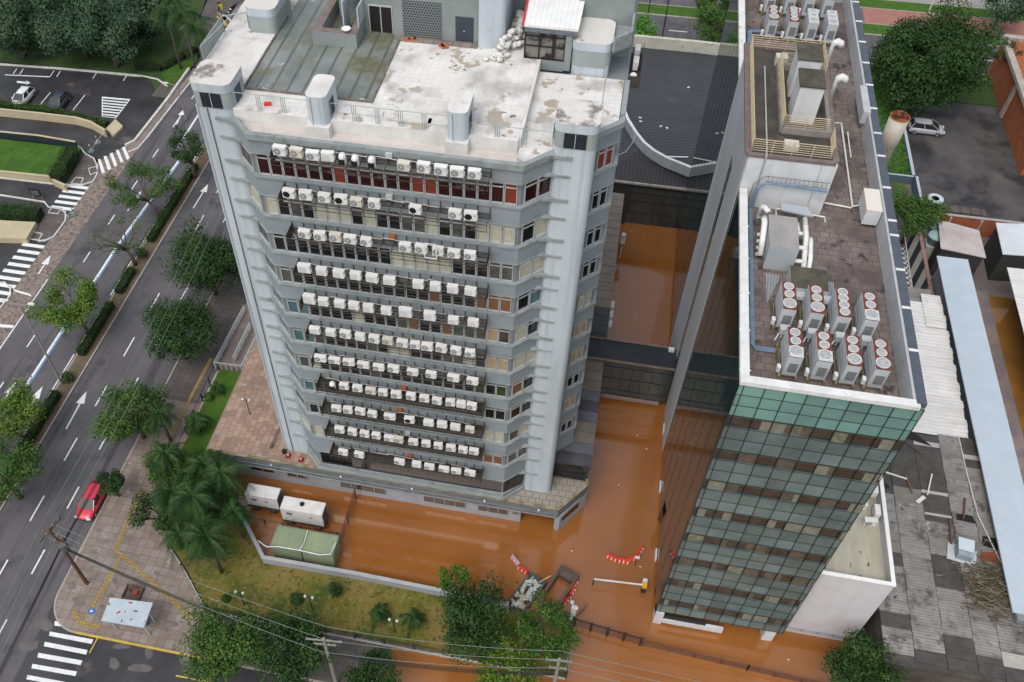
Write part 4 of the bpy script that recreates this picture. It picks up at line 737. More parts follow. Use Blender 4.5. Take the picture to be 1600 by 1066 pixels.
for i, x in enumerate((11.5, 13.05, 14.6, 16.05)):
    t = thing('switch_box', f'small white steel box at the front of condenser {ORD[i]} from left, second near row', 'steel box', (x + .02, 38.45, RZ + .5), 'white boxes before the condensers'); b = B(); b.box(-.26, .26, -.2, .25, 0, .42); b.obj('box_body', m_cbody, t, local=True); b = B(); b.tube([(0, 0, 0), (-.05, 0, -.45)], .06, 6); b.tube([(-.2, 0, 0), (-.4, -.3, -.45)], .04, 5); b.obj('box_leg', m_acw, t, local=True)
# air handling unit with white insulated pipes
ah = thing('air_handler', 'ribbed grey air handling unit wrapped in white insulated pipes', 'air handler', (11, 46, RZ))
m_rib = mat('ribbed_steel', (.28, .265, .26), (.35, .335, .33), .7, .6, wave=(.13, 'X', (.17, .165, .165), .7)); m_ribl = mat('ribbed_steel_light', (.40, .43, .45), (.34, .37, .39), .8, .5, wave=(.13, 'X', (.27, .3, .32), .6))
m_ins = mat('insulation_white', (.76, .77, .75), (.62, .62, .60), 2, .6)
b = B(); b.prism([(10.55, 44.2), (12.3, 44.2), (12.3, 47.2), (10.55, 47.2)], RZ, RZ + 1.9, 0, 1); b.obj('handler_case', [m_ribl, m_rib], ah)
def ins(path, r, nm='insulated_pipe'): b = B(); b.tube(path, r, 9); [b.tube([Vector(path[i]).lerp(Vector(path[i + 1]), .48), Vector(path[i]).lerp(Vector(path[i + 1]), .52)], r * 1.08, 9) for i in range(len(path) - 1)]; b.obj(nm, m_ins, ah, smooth=True)
ins([(10.25, 48.3, RZ), (10.25, 48.3, RZ + 1.5), (10.35, 48.0, RZ + 1.75), (10.6, 47.6, RZ + 1.75)], .17)
ins([(10.3, 47.0, RZ + 1.75), (10.3, 46.4, RZ + 1.8), (10.3, 45.6, RZ + 1.3), (10.3, 44.8, RZ + .5)], .19)
for q in range(4): ins([(10.05, 46.3 - .45 * q, RZ + .9 - .15 * q), (10.5, 46.3 - .45 * q, RZ + .95 - .15 * q)], .12)
ins([(12.9, 47.7, RZ + 1.5), (12.9, 46.0, RZ + 1.5), (12.9, 43.8, RZ + .4)], .16); ins([(13.25, 46.2, RZ + 1.2), (13.25, 45.8, RZ + 1.2), (13.25, 44.6, RZ + .9), (13.2, 43.6, RZ + .2)], .14); ins([(12.3, 45.2, RZ + 1.2), (13.0, 45.2, RZ + 1.2)], .14); ins([(12.3, 46.4, RZ + 1.3), (12.9, 46.4, RZ + 1.3)], .14); ins([(12.2, 44.4, RZ + .8), (12.9, 44.4, RZ + .8)], .13); ins([(12.5, 47.8, RZ + .2), (12.5, 47.4, RZ + 1.2), (12.5, 46.3, RZ + 1.2)], .15)
b = B(); b.prism([(11.6, 48.9), (13.6, 48.6), (13.3, 49.5), (11.6, 49.6)], RZ + .9, RZ + 1.0); b.obj('cover_plate', mat('plate_blue_grey', (.38, .43, .47), None, rough=.5), ah)
b = B(); b.tube([(11.4, 48.9, RZ + .5), (11.4, 49.6, RZ + .5), (14.5, 49.3, RZ + .5), (14.5, 48.8, RZ + .5)], .05, 5); b.obj('white_bracket', m_ins, ah)
dk = thing('roof_plinth', 'dark flat cover block with duct between air handler and condensers', 'plinth', (13, 42.6, RZ)); b = B(); b.box(12.0, 14.2, 41.9, 43.8, RZ, RZ + .9, 0, 1); b.obj('plinth_body', [m_cbody, m_lid], dk); b = B(); b.tube([(12, 41.7, RZ + .45), (15.2, 41.6, RZ + .45)], .3, 10); b.obj('round_duct', m_cbody, dk)
for x0, lb in ((10.75, 'left'), (14.4, 'right')):
    b = B(); [b.box(x0 + .09 * q, x0 + .09 * q + .045, 41.2 + (.25 * q if lb == 'left' else -.05 * q), 43.7, RZ + .001, RZ + .07) for q in range(9 if lb == 'left' else 5)]; tag(b.obj('pipe_bundle', mat('pipe_grey_light', (.36, .39, .42), None, rough=.5)), f'grey small pipes bent on the roof to the {lb} of the dark plinth', 'pipes', 'small pipes on the glass tower roof')
for (x, y, h, lb) in ((15.6, 67.2, 2.4, 'white gooseneck vent pipe on the glass tower roof, the farther and taller'), (15.75, 63.2, 1.9, 'white gooseneck vent pipe on the glass tower roof, the nearer')):
    t = thing('gooseneck_vent', lb, 'vent pipe', (x, y, RZ), 'gooseneck vents'); b = B(); b.tube([(0, 0, 0), (0, 0, h), (.08, 0, h + .28), (.3, 0, h + .4), (.52, 0, h + .3), (.6, 0, h + .05)], [.15, .15, .26, .29, .28, .24], 12); b.obj('vent_tube', m_ins, t, smooth=True, local=True); b = B(); b.lathe((0, 0, 0), [(.3, 0), (.3, .06), (.17, .1)], 12); b.obj('vent_collar', m_cbody, t, local=True)
b = B(); b.prism([(14.4, 58.5), (15.2, 58.5), (15.2, 66), (14.4, 66)], RZ, [RZ + .9, RZ + .7, RZ + .7, RZ + .9]); tag(b.obj('tarpaulin_cover', m_ribl), 'grey ribbed sheet cover leaning beside the penthouse', 'sheet cover')
t = thing('white_pipe_frame', 'white handrail pipe running along the roof beside the parapet', 'pipe', (16, 55, RZ)); b = B(); b.tube([(14.7, 51.2, RZ + .15), (16.4, 51.0, RZ + .15), (16.5, 51.2, RZ + .15), (16.45, 60.6, RZ + .15), (14.8, 60.5, RZ + .15)], .06, 6); b.tube([(16.55, 51.2, RZ + .15), (17.3, 51.2, RZ + .5), (17.4, 52, RZ + .9)], .05, 5); b.tube([(16.8, 56.5, RZ + .2), (16.8, 59.5, RZ + .2)], .05, 5); b.obj('pipe', m_ins, t)
t = thing('parapet_cabinet', 'white cabinet against the right parapet of the glass tower roof', 'cabinet', (17.3, 50.4, RZ)); b = B(); b.box(-.45, .5, -1.1, 1.1, .3, 1.45); b.obj('cabinet_body', m_pw, t, local=True); b = B(); b.box(-.47, .52, -1.12, 1.12, 1.45, 1.5); b.obj('cabinet_lid', mat('lid_cream', (.66, .62, .55), None), t, local=True)
for n_, q_ in (('front_pier', (8.85, 9.5, 33.35, 34.3, -.5, 1.88)), ('front_pier', (17.3, 18.1, 33.6, 34.5, -.5, 1.88)), ('front_sill', (9.501, 14.2, 33.35, 33.6, .3, 1.0)), ('recessed_wall', (9.5, 18.3, 36.2, 36.5, -.5, 1.88))): pg(n_, lambda b: b.box(*q_), mat('pier_white', (.62, .63, .66), (.50, .50, .52), 1.5, .8))
pg('glass_skirt', lambda b: (b.box(9.5, 12.8, 33.4, 33.6, 1.001, 1.3)), m_mull)
for (x, y) in ((8.75, 45.6), (8.75, 52.0), (8.75, 38.8)): pg('white_base', lambda b: b.box(8.7, 8.84, y, y + 1.0, -.3, .45), m_par)
cv = pg('dark_hood', lambda b: (b.poly([(8.82, 41.4, 3.2), (8.6, 42.1, 2.7), (8.6, 42.1, 1.3), (8.82, 41.4, 1.6)]), b.poly([(8.82, 42.9, 3.2), (8.6, 42.1, 2.7), (8.6, 42.1, 1.3), (8.82, 42.9, 1.6)])), m_facw)
# white annex at the right
an = thing('white_annex', 'white windowless annex with open parapet roof beside the glass tower', 'building', (21, 40, 0)); AX0, AX1, AY0, AY1, AZ = 18.6, 23.9, 34.2, 52, 10.7
m_anx = mat('annex_white', (.56, .56, .58), (.50, .49, .52), .35, .8, c3=(.44, .42, .44), s3=.3, lo3=.5, hi3=.8, c4=(.46, .45, .46), s4=1.2, st4=(1.5, 1.5, .1), lo4=.55, hi4=.8)
def an_(n, fn, m, p=None): b = B(); fn(b); return b.obj(n, m, p or an)
an_('annex_wall', lambda b: (b.box(AX0, AX1 - .04, AY0 + .04, AY1, 1.75, AZ - 1.2), b.box(AX0, AX1 - .04, AY0 + .04, AY0 + .22, AZ - 1.2, AZ - .1), b.box(AX1 - .22, AX1 - .04, AY0 + .22, AY1, AZ - 1.2, AZ - .1)), m_anx)
an_('coping', lambda b: b.wall([(AX0, AY0 + .12), (AX1 - .12, AY0 + .12), (AX1 - .12, AY1)], AZ - .1, AZ, .28), mat('coping_white', (.80, .80, .79), (.72, .72, .71), 2, .7))
an_('annex_roof', lambda b: b.box(AX0, AX1 - .22, AY0 + .22, AY1, AZ - 1.2, AZ - 1.15), mat('annex_roof', (.47, .45, .36), (.38, .36, .29), .8, .85, c3=(.10, .09, .07), s3=1.3, lo3=.63, hi3=.66, stretch=(1.6, .5, 1)))
an_('shutter_wall', lambda b: b.box(AX0 + .2, AX1 - .3, AY0 + .6, AY1, -.5, 1.75), mat('shutter_blue', (.40, .45, .50), (.34, .39, .44), 2, .6, wave=(1.2, 'X', (.18, .2, .22), .8)))
an_('shutter_marks', lambda b: [b.box(AX0 + .2 + 1.2 * q + .55 + e, AX0 + .2 + 1.2 * q + .68 + e, AY0 + .58, AY0 + .598, .95, 1.05) for q in range(4) for e in (0, .2)], m_mull)
an_('plinth_line', lambda b: b.box(AX0 - 1, AX1 - .3, AY0 + .5, AY0 + .59, -.2, .16), mat('plinth_pink', (.5, .42, .38), None))
for i, (x, y, z) in enumerate(((23.35, 40.4, AZ - .9), (23.35, 42.3, AZ - .9), (22.3, 40.9, AZ - 1.15), (22.9, 39.6, AZ - 1.15))):
    o = copy_tree(PROTO['w']); o.location = (x, y, z); o.rotation_euler = (0, 0, math.pi / 2 if i < 2 else .1); o.scale = (1.2, 1.2, 1.2); tag(o, ('wall-hung unit on the annex parapet, the nearer of two', 'wall-hung unit on the annex parapet, the farther of two', 'condenser lying on the annex roof by the glass tower corner', 'small unit standing by the annex parapet')[i], 'air conditioner', 'units on the annex roof')
# ------------------------------------------------------------------ dark roofed hall and link bridges over the alley
m_seam = mat('seam_roof', (.058, .061, .070), (.046, .049, .057), .5, .42, wave=(.50, 'R', (.006, .006, .008), 1.0), c3=(.085, .085, .09), s3=.4, lo3=.62, hi3=.8)
m_seamx = mat('seam_roof_front', (.052, .05, .052), (.042, .041, .043), .5, .42, wave=(.42, 'X', (.012, .012, .014), .9)); m_brd = mat('bridge_roof', (.022, .024, .03), (.035, .037, .045), .8, .35)
m_gfront = mat('glass_hall', (.022, .03, .03), (.045, .055, .052), .5, .12, spec=.5); m_gpale = mat('glass_hall_pale', (.06, .075, .07), (.08, .095, .085), .6, .12)
hall = thing('hall', 'dark metal roofed hall with a curved white-edged upper roof between the towers', 'hall', (5, 95, 0))
def hp(n, fn, m, p=None): b = B(); fn(b); return b.obj(n, m, p or hall)
hp('hall_body', lambda b: b.box(-3, 12.5, 81.1, 106, -.5, 6.0), m_core)
hp('lower_roof', lambda b: b.prism([(.0, 80.5), (12.4, 80.5), (12.4, 84.0), (3.5, 85.5), (.0, 81.3)], [6.0] * 5, [6.15, 6.15, 6.9, 7.0, 6.4]), m_seamx)
hp('lower_roof_side', lambda b: b.poly([(-3, 80.5, 6.15), (.0, 81.3, 6.4), (3.5, 85.5, 7.0), (2.5, 95, 7.02), (-3, 95, 6.95)]), m_seam)
CV = [(-.4, 97.5), (.25, 94.2), (.9, 91.4), (1.7, 89.0), (2.7, 86.9), (3.7, 85.2), (4.9, 83.9), (6.3, 82.9), (9.1, 81.6)]
hp('upper_roof', lambda b: b.prism(ccw(CV + [(12.5, 84.6), (12.5, 105), (-.4, 105)]), 6.4, 7.75), m_seam)
hp('curved_edge', lambda b: b.wall(CV, 6.9, 8.15, .34, 0, 1), [mat('edge_grey', (.27, .30, .33), (.33, .36, .39), .8, .7), m_par])
hp('short_edge', lambda b: b.wall([(9.2, 81.7), (12.4, 84.5)], 6.5, 7.9, .3, 0, 1), [m_band, m_roofp])
hp('rear_parapet', lambda b: b.wall([(-.6, 97.3), (.2, 105.2), (9, 105.2), (12.5, 105.0)], 6.5, 9.2, .45), mat('parapet_stained', (.50, .50, .42), (.42, .42, .35), .9, .85, c3=(.07, .07, .055), s3=1.2, lo3=.60, hi3=.72))
for i, (x, y) in enumerate(((3.1, 89.4), (5.4, 88.9), (6.1, 88.7), (3.0, 90.1), (8.2, 97.2), (7.9, 82.6))):
    b = B(); b.obox((x, y, 7.8), (.3, .18, .08), i); tag(b.obj('debris', m_acw), 'small white scrap lying on the dark hall roof', 'debris', 'scraps on the hall roof')
b = B(); b.obox((7.4, 83.6, 7.82), (2.4, .14, .08), .16); tag(b.obj('white_tube', m_acw), 'white tube lying near the pointed corner of the dark hall roof', 'tube')
hp('eave', lambda b: b.box(.4, 12.4, 80.35, 80.5, 5.95, 6.2), mat('eave_trim', (.30, .27, .25), (.5, .48, .46), 3, .6))
gl = hp('front_glazing', lambda b: b.box(2.9, 12.4, 80.95, 81.05, -.5, 6.0), m_gfront)
def gf(b):
    for i in range(11): b.box(2.9 + i * .95, 2.94 + i * .95, 80.9, 80.949, -.5, 6.0)
    for z in (1.6, 3.2, 4.4, 5.2): b.box(2.9, 12.4, 80.91, 80.948, z, z + .04)
hp('glazing_bars', gf, m_mull, gl); hp('pale_panes', lambda b: [b.box(2.98 + i * .95, 3.82 + i * .95, 80.93, 80.9475, 4.46, 5.18) for i in range(6)], m_gpale, gl)
hp('ribbed_wall', lambda b: b.box(.2, 2.9, 80.6, 81.05, 0, 5.9), mat('ribbed_dark', (.05, .05, .055), None, rough=.6, wave=(.16, 'Z', (.015, .015, .015), .8)))
def bridge(name, label, y0, y1, zt, x0=.6, x1=8.7):
    t = thing(name, label, 'bridge', ((x0 + x1) / 2, y0, 0))
    b = B(); b.box(x0, x1, y0, y1, zt - .25, zt); b.obj('bridge_roof', m_brd, t)
    b = B(); b.box(x0, x1, y0 - .08, y0 - .002, zt - .12, zt + .12); b.box(x0, x1, y1 + .002, y1 + .1, zt - .1, zt + .14); b.obj('roof_rim', mat('rim_ochre', (.17, .14, .11), (.24, .2, .16), 2, .7), t)
    b = B(); b.box(2.4, x1, y0 + .25, y1 - .2, .75, zt - .25); g = b.obj('bridge_glazing', m_gfront, t)
    b = B(); n = 7
    for i in range(n + 1): x = 2.4 + (x1 - 2.4) * i / n; b.box(x - .02, x + .02, y0 + .2, y0 + .249, .75, zt - .25)
    for z in (1.6, 3.3, 4.9): b.box(2.4, x1, y0 + .21, y0 + .248, z, z + .04)
    b.obj('glazing_bars', m_mull, g)
    b = B(); b.box(2.6, x1 - .6, y0 + .1, y0 + .6, .35, .75); b.obj('bridge_base', mat('base_pink', (.34, .25, .23), (.28, .2, .18), 1, .7), t); return t
bridge('link_bridge', 'dark glazed bridge linking the two towers across flooded alley', 54.9, 57.3, 6.04)
tag((lambda b: (b.box(8.0, 8.5, 56.9, 57.25, 6.041, 6.35), b.obj('white_box', m_acw))[1])(B()), 'small white box on the dark bridge roof beside the glass tower', 'box')
t = thing('camera_post', 'white post with small box at the far end of the alley water', 'post', (2.9, 75, 0)); b = B(); b.tube([(0, 0, 0), (0, 0, 3.2)], .06, 6); b.obj('post', m_acw, t, local=True); b = B(); b.box(-.25, .25, -.2, .2, 2.2, 2.9); b.lathe((0, 0, 3.2), [(.02, 0), (.3, .05), (.25, .3), (.02, .4)], 8); b.obj('post_box', m_acw, t, local=True)
# ------------------------------------------------------------------ yard, sheds and planting on the right
slab('yard_ground', [(24.6, 30), (60, 30), (60, 160), (24.6, 160)], -.3, .03, mat('yard_concrete', (.13, .11, .105), (.18, .15, .145), .3, .6, c3=(.30, .21, .15), s3=.22, lo3=.55, hi3=.72))
slab('car_park_right', [(35.7, 88.0), (49, 88.0), (49, 118), (35.7, 118)], .03, .08, mat('asphalt_stained', (.055, .053, .054), (.095, .09, .088), .25, .7, c3=(.028, .027, .028), s3=.17, lo3=.5, hi3=.62))
slab('wall_base_walk', [(38.6, 30), (41.3, 30), (41.3, 77), (38.6, 77)], .0, .06, mat('walk_wet', (.16, .135, .14), (.26, .20, .17), .45, .4))
struct(sheet('yard_water', [(41.3, 30), (60, 30), (60, 76.4), (41.3, 76.4)], m_water2, .05))
m_corw = mat('corrugated_white', (.72, .71, .69), (.60, .59, .58), .5, .6, wave=(.42, 'Y', (.36, .36, .36), .55), c3=(.42, .40, .38), s3=1.2, lo3=.6, hi3=.72, c4=(.50, .49, .47), s4=1.0, st4=(.25, 3, 1), lo4=.52, hi4=.7)
m_corb = mat('corrugated_blue', (.47, .54, .60), (.42, .49, .555), .5, .5, wave=(.24, 'Y', (.30, .35, .40), .55)); m_cor2 = mat('corrugated_pink', (.38, .33, .32), (.52, .48, .46), .5, .7, wave=(.30, 'X', (.24, .21, .2), .6))
m_pat = [mat('sheet_grey', (.19, .177, .168), (.27, .255, .245), .9, .85, wave=(.24, 'Y', (.08, .075, .07), .8), c3=(.085, .08, .07), s3=.9, lo3=.53, hi3=.66, c4=(.30, .285, .27), s4=1.5, lo4=.6, hi4=.7, c5=(.05, .048, .042), s5=2.5, lo5=.63, hi5=.68), mat('sheet_dark', (.055, .052, .05), (.085, .08, .075), 1.5, .85, wave=(.19, 'Y', (.03, .03, .03), .5), c3=(.18, .17, .16), s3=4, lo3=.68, hi3=.72), mat('sheet_mid', (.16, .15, .135), (.22, .20, .18), 1.2, .85, wave=(.19, 'Y', (.1, .09, .085), .6)), mat('sheet_pale', (.42, .40, .37), (.34, .32, .30), 1.3, .85, wave=(.19, 'Y', (.25, .24, .23), .6)), m_lid]
wh = thing('warehouse', 'long warehouse with patched grey and black corrugated roof sheets', 'warehouse', (30, 45, 0)); zr = 5.0
WX = [24.75, 26.9, 29.1, 31.2, 33.0, 34.9]; b = B(); rp = random.Random(5)
PT = {0: [(32, 34, 0), (34, 35.2, 1), (35.2, 39.2, 0), (39.2, 40.4, 1), (40.4, 42.2, 2), (42.2, 47, 0)], 1: [(31.6, 32.6, 1), (32.6, 46, 0), (46, 48.4, 2), (48.4, 53, 1), (53, 57.5, 1)], 2: [(31.5, 34.2, 1), (34.2, 38.0, 0), (38, 40.8, 1), (40.8, 43.8, 0), (43.8, 44.6, 1), (44.6, 45.0, 3), (45, 48.0, 1), (48, 48.5, 3), (48.5, 56, 1), (56, 56.8, 3), (56.8, 58, 1)], 3: [(31.5, 33.0, 1), (33, 40.5, 0), (40.5, 43, 2), (43, 49, 0), (49, 50, 2), (50, 51, 0), (51, 52, 2), (52, 54.5, 0), (54.5, 56.0, 2), (56, 58.5, 0)], 4: [(31, 32.5, 1), (32.5, 33.6, 3), (33.6, 37.5, 0), (37.5, 38.2, 1), (38.2, 41, 0), (41, 43.5, 2), (43.5, 51.2, 0), (51.2, 52.2, 2), (52.2, 53.4, 0), (53.4, 54.8, 1), (54.8, 55.6, 3), (55.6, 58.5, 1)]}
for c in range(5):
    for (a, e, k) in PT[c]:
        a, e = [q if q < 44 else 44 + (q - 44) * .607 for q in (a, e)]
        y = a
        while y < e - .05:
            h = min(.95, e - y); z = zr + rp.uniform(0, .03) + .012 * (c % 2); b.prism([(WX[c] + .02 + rp.uniform(-.03, .03), y + .012), (WX[c + 1] - .02, y + .012), (WX[c + 1] - .02, y + h - .012 - rp.uniform(0, .02)), (WX[c] + .02, y + h - .012)], [z, z, z + .02, z + .02], [z + .04, z + .04, z + .07, z + .07], k); y += h
b.obj('roof_sheets', m_pat, wh)
b = B(); b.box(24.8, 34.8, 31.2, 52.6, 0, zr - .05); b.obj('warehouse_wall', mat('warehouse_wall', (.05, .045, .04), (.10, .09, .08), .6, .9), wh)
b = B(); b.tube([(32.9, 52.8, 5.15), (33.0, 49, 5.15), (33.2, 45, 5.2), (34.4, 40.4, 5.15)], .045, 5); b.obj('roof_cable', m_wkerb, wh)
for q_ in ([(31.5, 44.3, 5.12), (33.0, 44.2, 5.12), (32.8, 44.9, 5.12), (31.6, 44.9, 5.12)], [(33.1, 42.3, 5.12), (34.8, 42.0, 5.12), (34.7, 43.1, 5.12), (33.3, 43.2, 5.12)], [(27.5, 52.0, 5.12), (30.6, 51.3, 5.12), (29.4, 52.4, 5.12), (27.8, 52.7, 5.12)], [(25.2, 46.3, 5.12), (26.6, 46.3, 5.12), (26.5, 46.7, 5.12), (25.2, 46.7, 5.12)]): b = B(); b.poly(q_); b.obj('roof_hole', m_ack, wh)
b = B(); b.poly([(32.6, 41.0, 5.125), (34.7, 40.8, 5.125), (34.7, 41.9, 5.125), (33, 41.7, 5.125)]); b.obj('rust_panel', mat('rust_red', (.26, .06, .02), (.16, .05, .03), 2, .8), wh)
vt = thing('roof_ventilator', 'bent grey sheet-metal ventilator on the patched warehouse roof', 'ventilator', (31.4, 41.1, 5.1)); b = B(); b.obox((0, 0, .06), (2.1, 1.5, .05), -.2); b.obj('ventilator_base', m_cbody, vt, local=True)
b = B(); b.prism([(-.55, -.4), (.55, -.55), (.62, .5), (-.5, .55)], [.08] * 4, [.75, .6, .95, 1.1]); b.obj('ventilator_hood', mat('vent_metal', (.20, .24, .27), (.27, .31, .34), 2, .4), vt, local=True); b = B(); b.poly([(-.6, -.1, 1.0), (.6, -.15, .85), (.66, .75, 1.15), (-.55, .85, 1.25)]); b.obj('ventilator_cover', mat('vent_pale', (.45, .52, .55), None, rough=.5), vt, local=True)
for i, (x0, y0, x1, y1, w, c) in enumerate(((29.5, 46.2, 30.1, 48.3, .1, 3), (28.0, 47.8, 28.3, 46.1, .12, 2), (26.0, 47.9, 28.0, 47.4, .12, 3), (32.0, 44.4, 32.4, 46.4, .14, 1), (30.7, 41.9, 30.9, 44.2, .14, 1), (26.5, 52.8, 29.6, 50.2, .1, 4), (28.6, 45.3, 29.2, 45.9, .3, 3), (34.9, 37.4, 35.6, 34.8, .2, 3))):
    b = B(); b._bar((x0, y0, 5.2), (x1, y1, 5.28), w, .1, 0); tag(b.obj('loose_batten', mat('batten_%d' % c, ((.5, .5, .5), (.10, .05, .04), (.16, .09, .06), (.6, .6, .56), (.08, .07, .06))[c], None)), ('pale batten on the black roof sheets of the warehouse', 'brown batten beside pale pipe on the patched roof', 'white pipe lying across the warehouse roof near the annex', 'dark pole standing by the roof hole', 'rusty timber beside the sheet-metal ventilator', 'long dark beam across the roof near the white sheets', 'short pale board on grey roof sheets', 'white gutter piece by the blue roof edge')[i], 'batten', 'loose pieces on the warehouse roof')
# heap of broken branches: countless, one mass
b = B(); rg = random.Random(3)
for i in range(430):
    x = 31.4 + rg.gauss(1.4, 1.1); y = 37.6 + rg.gauss(.9, 1.25); a = rg.uniform(-.9, .5); L = rg.uniform(.35, 1.5); z = 5.15 + rg.uniform(0, .45)
    b.tube([(x, y, z), (x + L * .5 * math.cos(a), y + L * .5 * math.sin(a) + rg.uniform(-.1, .1), z + rg.uniform(-.03, .12)), (x + L * math.cos(a + .3), y + L * math.sin(a + .3), z)], [rg.uniform(.03, .06), .035, .015], 5, rg.choice((0, 0, 1, 1, 1, 2)))
tag(b.obj('branch_heap', [mat('dead_wood', (.24, .20, .15), (.13, .10, .07), 3, .9), mat('dead_wood_dark', (.09, .075, .05), None, rough=.9), mat('dead_leaf', (.06, .065, .02), None, rough=.9)]), 'heap of broken bleached branches on the warehouse roof', 'branches', kind='stuff')
ws = thing('white_shed', 'shed with torn white corrugated roof behind the patched warehouse', 'shed', (29, 63, 0)); b = B(); b.box(24.8, 33.4, 53, 69.6, 0, 4.9); b.obj('shed_wall', m_core, ws)
b = B(); y = 52.7; k = 0
while y < 68.8: b.prism([(24.7, y), (33.75 + .07 * (k % 3), y), (33.75 + .07 * (k % 3), y + .72), (24.7, y + .72)], 4.96 + .03 * (k % 2), 5.04 + .03 * (k % 2)); y += .7; k += 1
b.box(31.9, 33.7, 65.5, 69.9, 5.12, 5.16); b.obj('roof_sheets', m_corw, ws)
b = B(); b.box(24.8, 33.2, 69.0, 71.2, 4.5, 4.6); b.obj('eave_strip', mat('sheet_striped', (.20, .185, .17), (.28, .26, .24), 1, .8, wave=(.35, 'Y', (.08, .07, .06), .8)), ws)
bs = thing('blue_roof_shed', 'long narrow shed with pale blue corrugated roof', 'shed', (35.3, 57, 0)); b = B(); b.prism([(34.0, 36.5), (37.0, 36.5), (36.75, 74.9), (33.8, 74.9)], 5.75, 5.9); b.obj('blue_roof', m_corb, bs); b = B(); b.box(34.3, 36.6, 36, 74.6, 0, 5.75); b.obj('shed_wall', m_core, bs)
# patio with checker tiles and striped wall
sheet_p = B(); sheet_p.box(24.8, 33.6, 71.3, 82.5, .031, .1); m_chk = bpy.data.materials.new('checker_tiles'); m_chk.use_nodes = True; nn = m_chk.node_tree.nodes; ck = nn.new('ShaderNodeTexChecker'); ck.inputs['Scale'].default_value = 2.6; ck.inputs['Color1'].default_value = (.6, .6, .58, 1); ck.inputs['Color2'].default_value = (.09, .09, .10, 1); gg = nn.new('ShaderNodeNewGeometry'); m_chk.node_tree.links.new(gg.outputs['Position'], ck.inputs['Vector']); m_chk.node_tree.links.new(ck.outputs[0], nn['Principled BSDF'].inputs['Base Color'])
struct(sheet_p.obj('patio_floor', m_chk))
sw = thing('striped_wall', 'tall wall with slanted black and white stripes and rusty coping', 'wall', (34, 75, 0)); b = B(); y = 70.4; k = 0
while y < 82.5: b.prism([(33.75, y), (33.95, y), (33.95, min(82.6, y + 1.4)), (33.75, min(82.6, y + 1.4))], .1, 3.3, k % 2); y += 1.4; k += 1
b.obj('wall_panel', [mat('stripe_black', (.035, .038, .05), None), mat('stripe_cream', (.58, .57, .50), (.5, .49, .43), 2, .8)], sw); b = B(); b.box(33.7, 34.05, 70.3, 82.6, 3.3, 3.4); b.obj('coping', mat('coping_rust', (.20, .11, .09), (.3, .2, .18), 4, .8), sw)
for i in range(9):
    b = B(); y = 72.2 + i * .75; b.tube([(31.2, y, .1), (31.3, y, 1.6), (31.9, y + .1, 2.2), (32.6, y + .05, 2.3)], .03, 5); tag(b.obj('pergola_hoop', mat('hoop_white', (.55, .55, .5), None)), 'thin pale hoop of the row along the checkered patio', 'hoop', 'hoops beside the checkered patio')
b = B(); b.tube([(32.6, 71.6, 2.2), (32.7, 82.4, 2.4)], .05, 5); b.tube([(25.8, 82.5, 2.4), (33.6, 82.3, 2.4)], .05, 5); tag(b.obj('patio_rail', mat('hoop_white', (.55, .55, .5), None)), 'thin pale rail over the checkered patio', 'rail')
for i, (x, y, z, op, lb) in enumerate(((36.2, 87.2, 2.4, 1, 'open pale blue water tank nearest the car park'), (35.9, 83.2, 2.0, 0, 'closed pale blue water tank half hidden by the bushy tree'), (35.6, 81.2, 2.2, 0, 'closed blue-green water tank nearest the striped wall'))):
    t = thing('water_tank', lb, 'water tank', (x, y, z), 'round water tanks'); b = B(); b.lathe((0, 0, 0), [(.62, 0), (.82, 1.0), (.87, 1.02), (.87, 1.12)], 20); b.obj('tank_body', mat('tank_blue', (.36, .52, .56), (.46, .6, .62), 2, .5), t, smooth=True, local=True)
    b = B(); b.lathe((0, 0, 1.1), [(.86, .03), (.8, .1 if not op else .04), (.4, .2 if not op else .03), (.02, .24 if not op else .03)], 20); b.obj('tank_lid' if not op else 'tank_water', mat('tank_lid', (.25, .42, .42), (.32, .48, .47), 2, .5) if not op else mat('tank_foam', (.6, .66, .68), (.4, .5, .55), 6, .5), t, smooth=True, local=True)
    b = B(); b.box(-.75, .75, -.75, .75, -z, -.02); b.obj('tank_stand', mat('stand_white', (.45, .44, .40), (.3, .29, .27), 2, .8), t, local=True)
def shed(name, lb, pts, z, m, wallm=None):
    t = thing(name, lb, 'shed', (pts[0][0], pts[0][1], 0)); b = B(); b.prism(ccw(pts), z, z + .1); b.obj('shed_roof', m, t); cx = sum(p[0] for p in pts) / len(pts); cy = sum(p[1] for p in pts) / len(pts)
    if z > 3.95: cx += 2.2
    b = B(); b.prism(ccw([(cx + (p[0] - cx) * (.93 if z < 3.95 else .55), cy + (p[1] - cy) * .93) for p in pts]), 0.05, z - .02); b.obj('shed_wall', wallm or mat('shed_wall_shadow', (.04, .04, .04), None), t)  # near-black wall colour stands in for the shadow below the roof
shed('pink_roof_shed', 'shed with pinkish corrugated roof below the brick wall', [G2(*p, 4) for p in ((1466, 343), (1530, 360), (1541, 403), (1470, 388))], 3.9, m_cor2)
shed('white_roof_shed', 'shed with white corrugated roof at the right edge below the brick wall', [G2(*p, 4) for p in ((1556, 348), (1640, 352), (1640, 402), (1567, 397))], 3.9, mat('corrugated_clean', (.60, .63, .66), (.52, .55, .58), .6, .5, wave=(.28, 'X', (.36, .38, .4), .6)))
shed('white_roof_shed', 'tall white corrugated roof at the right edge over the murky water', [G2(*p, 4) for p in ((1573, 419), (1680, 430), (1720, 620), (1625, 620))], 4.0, m_corw)
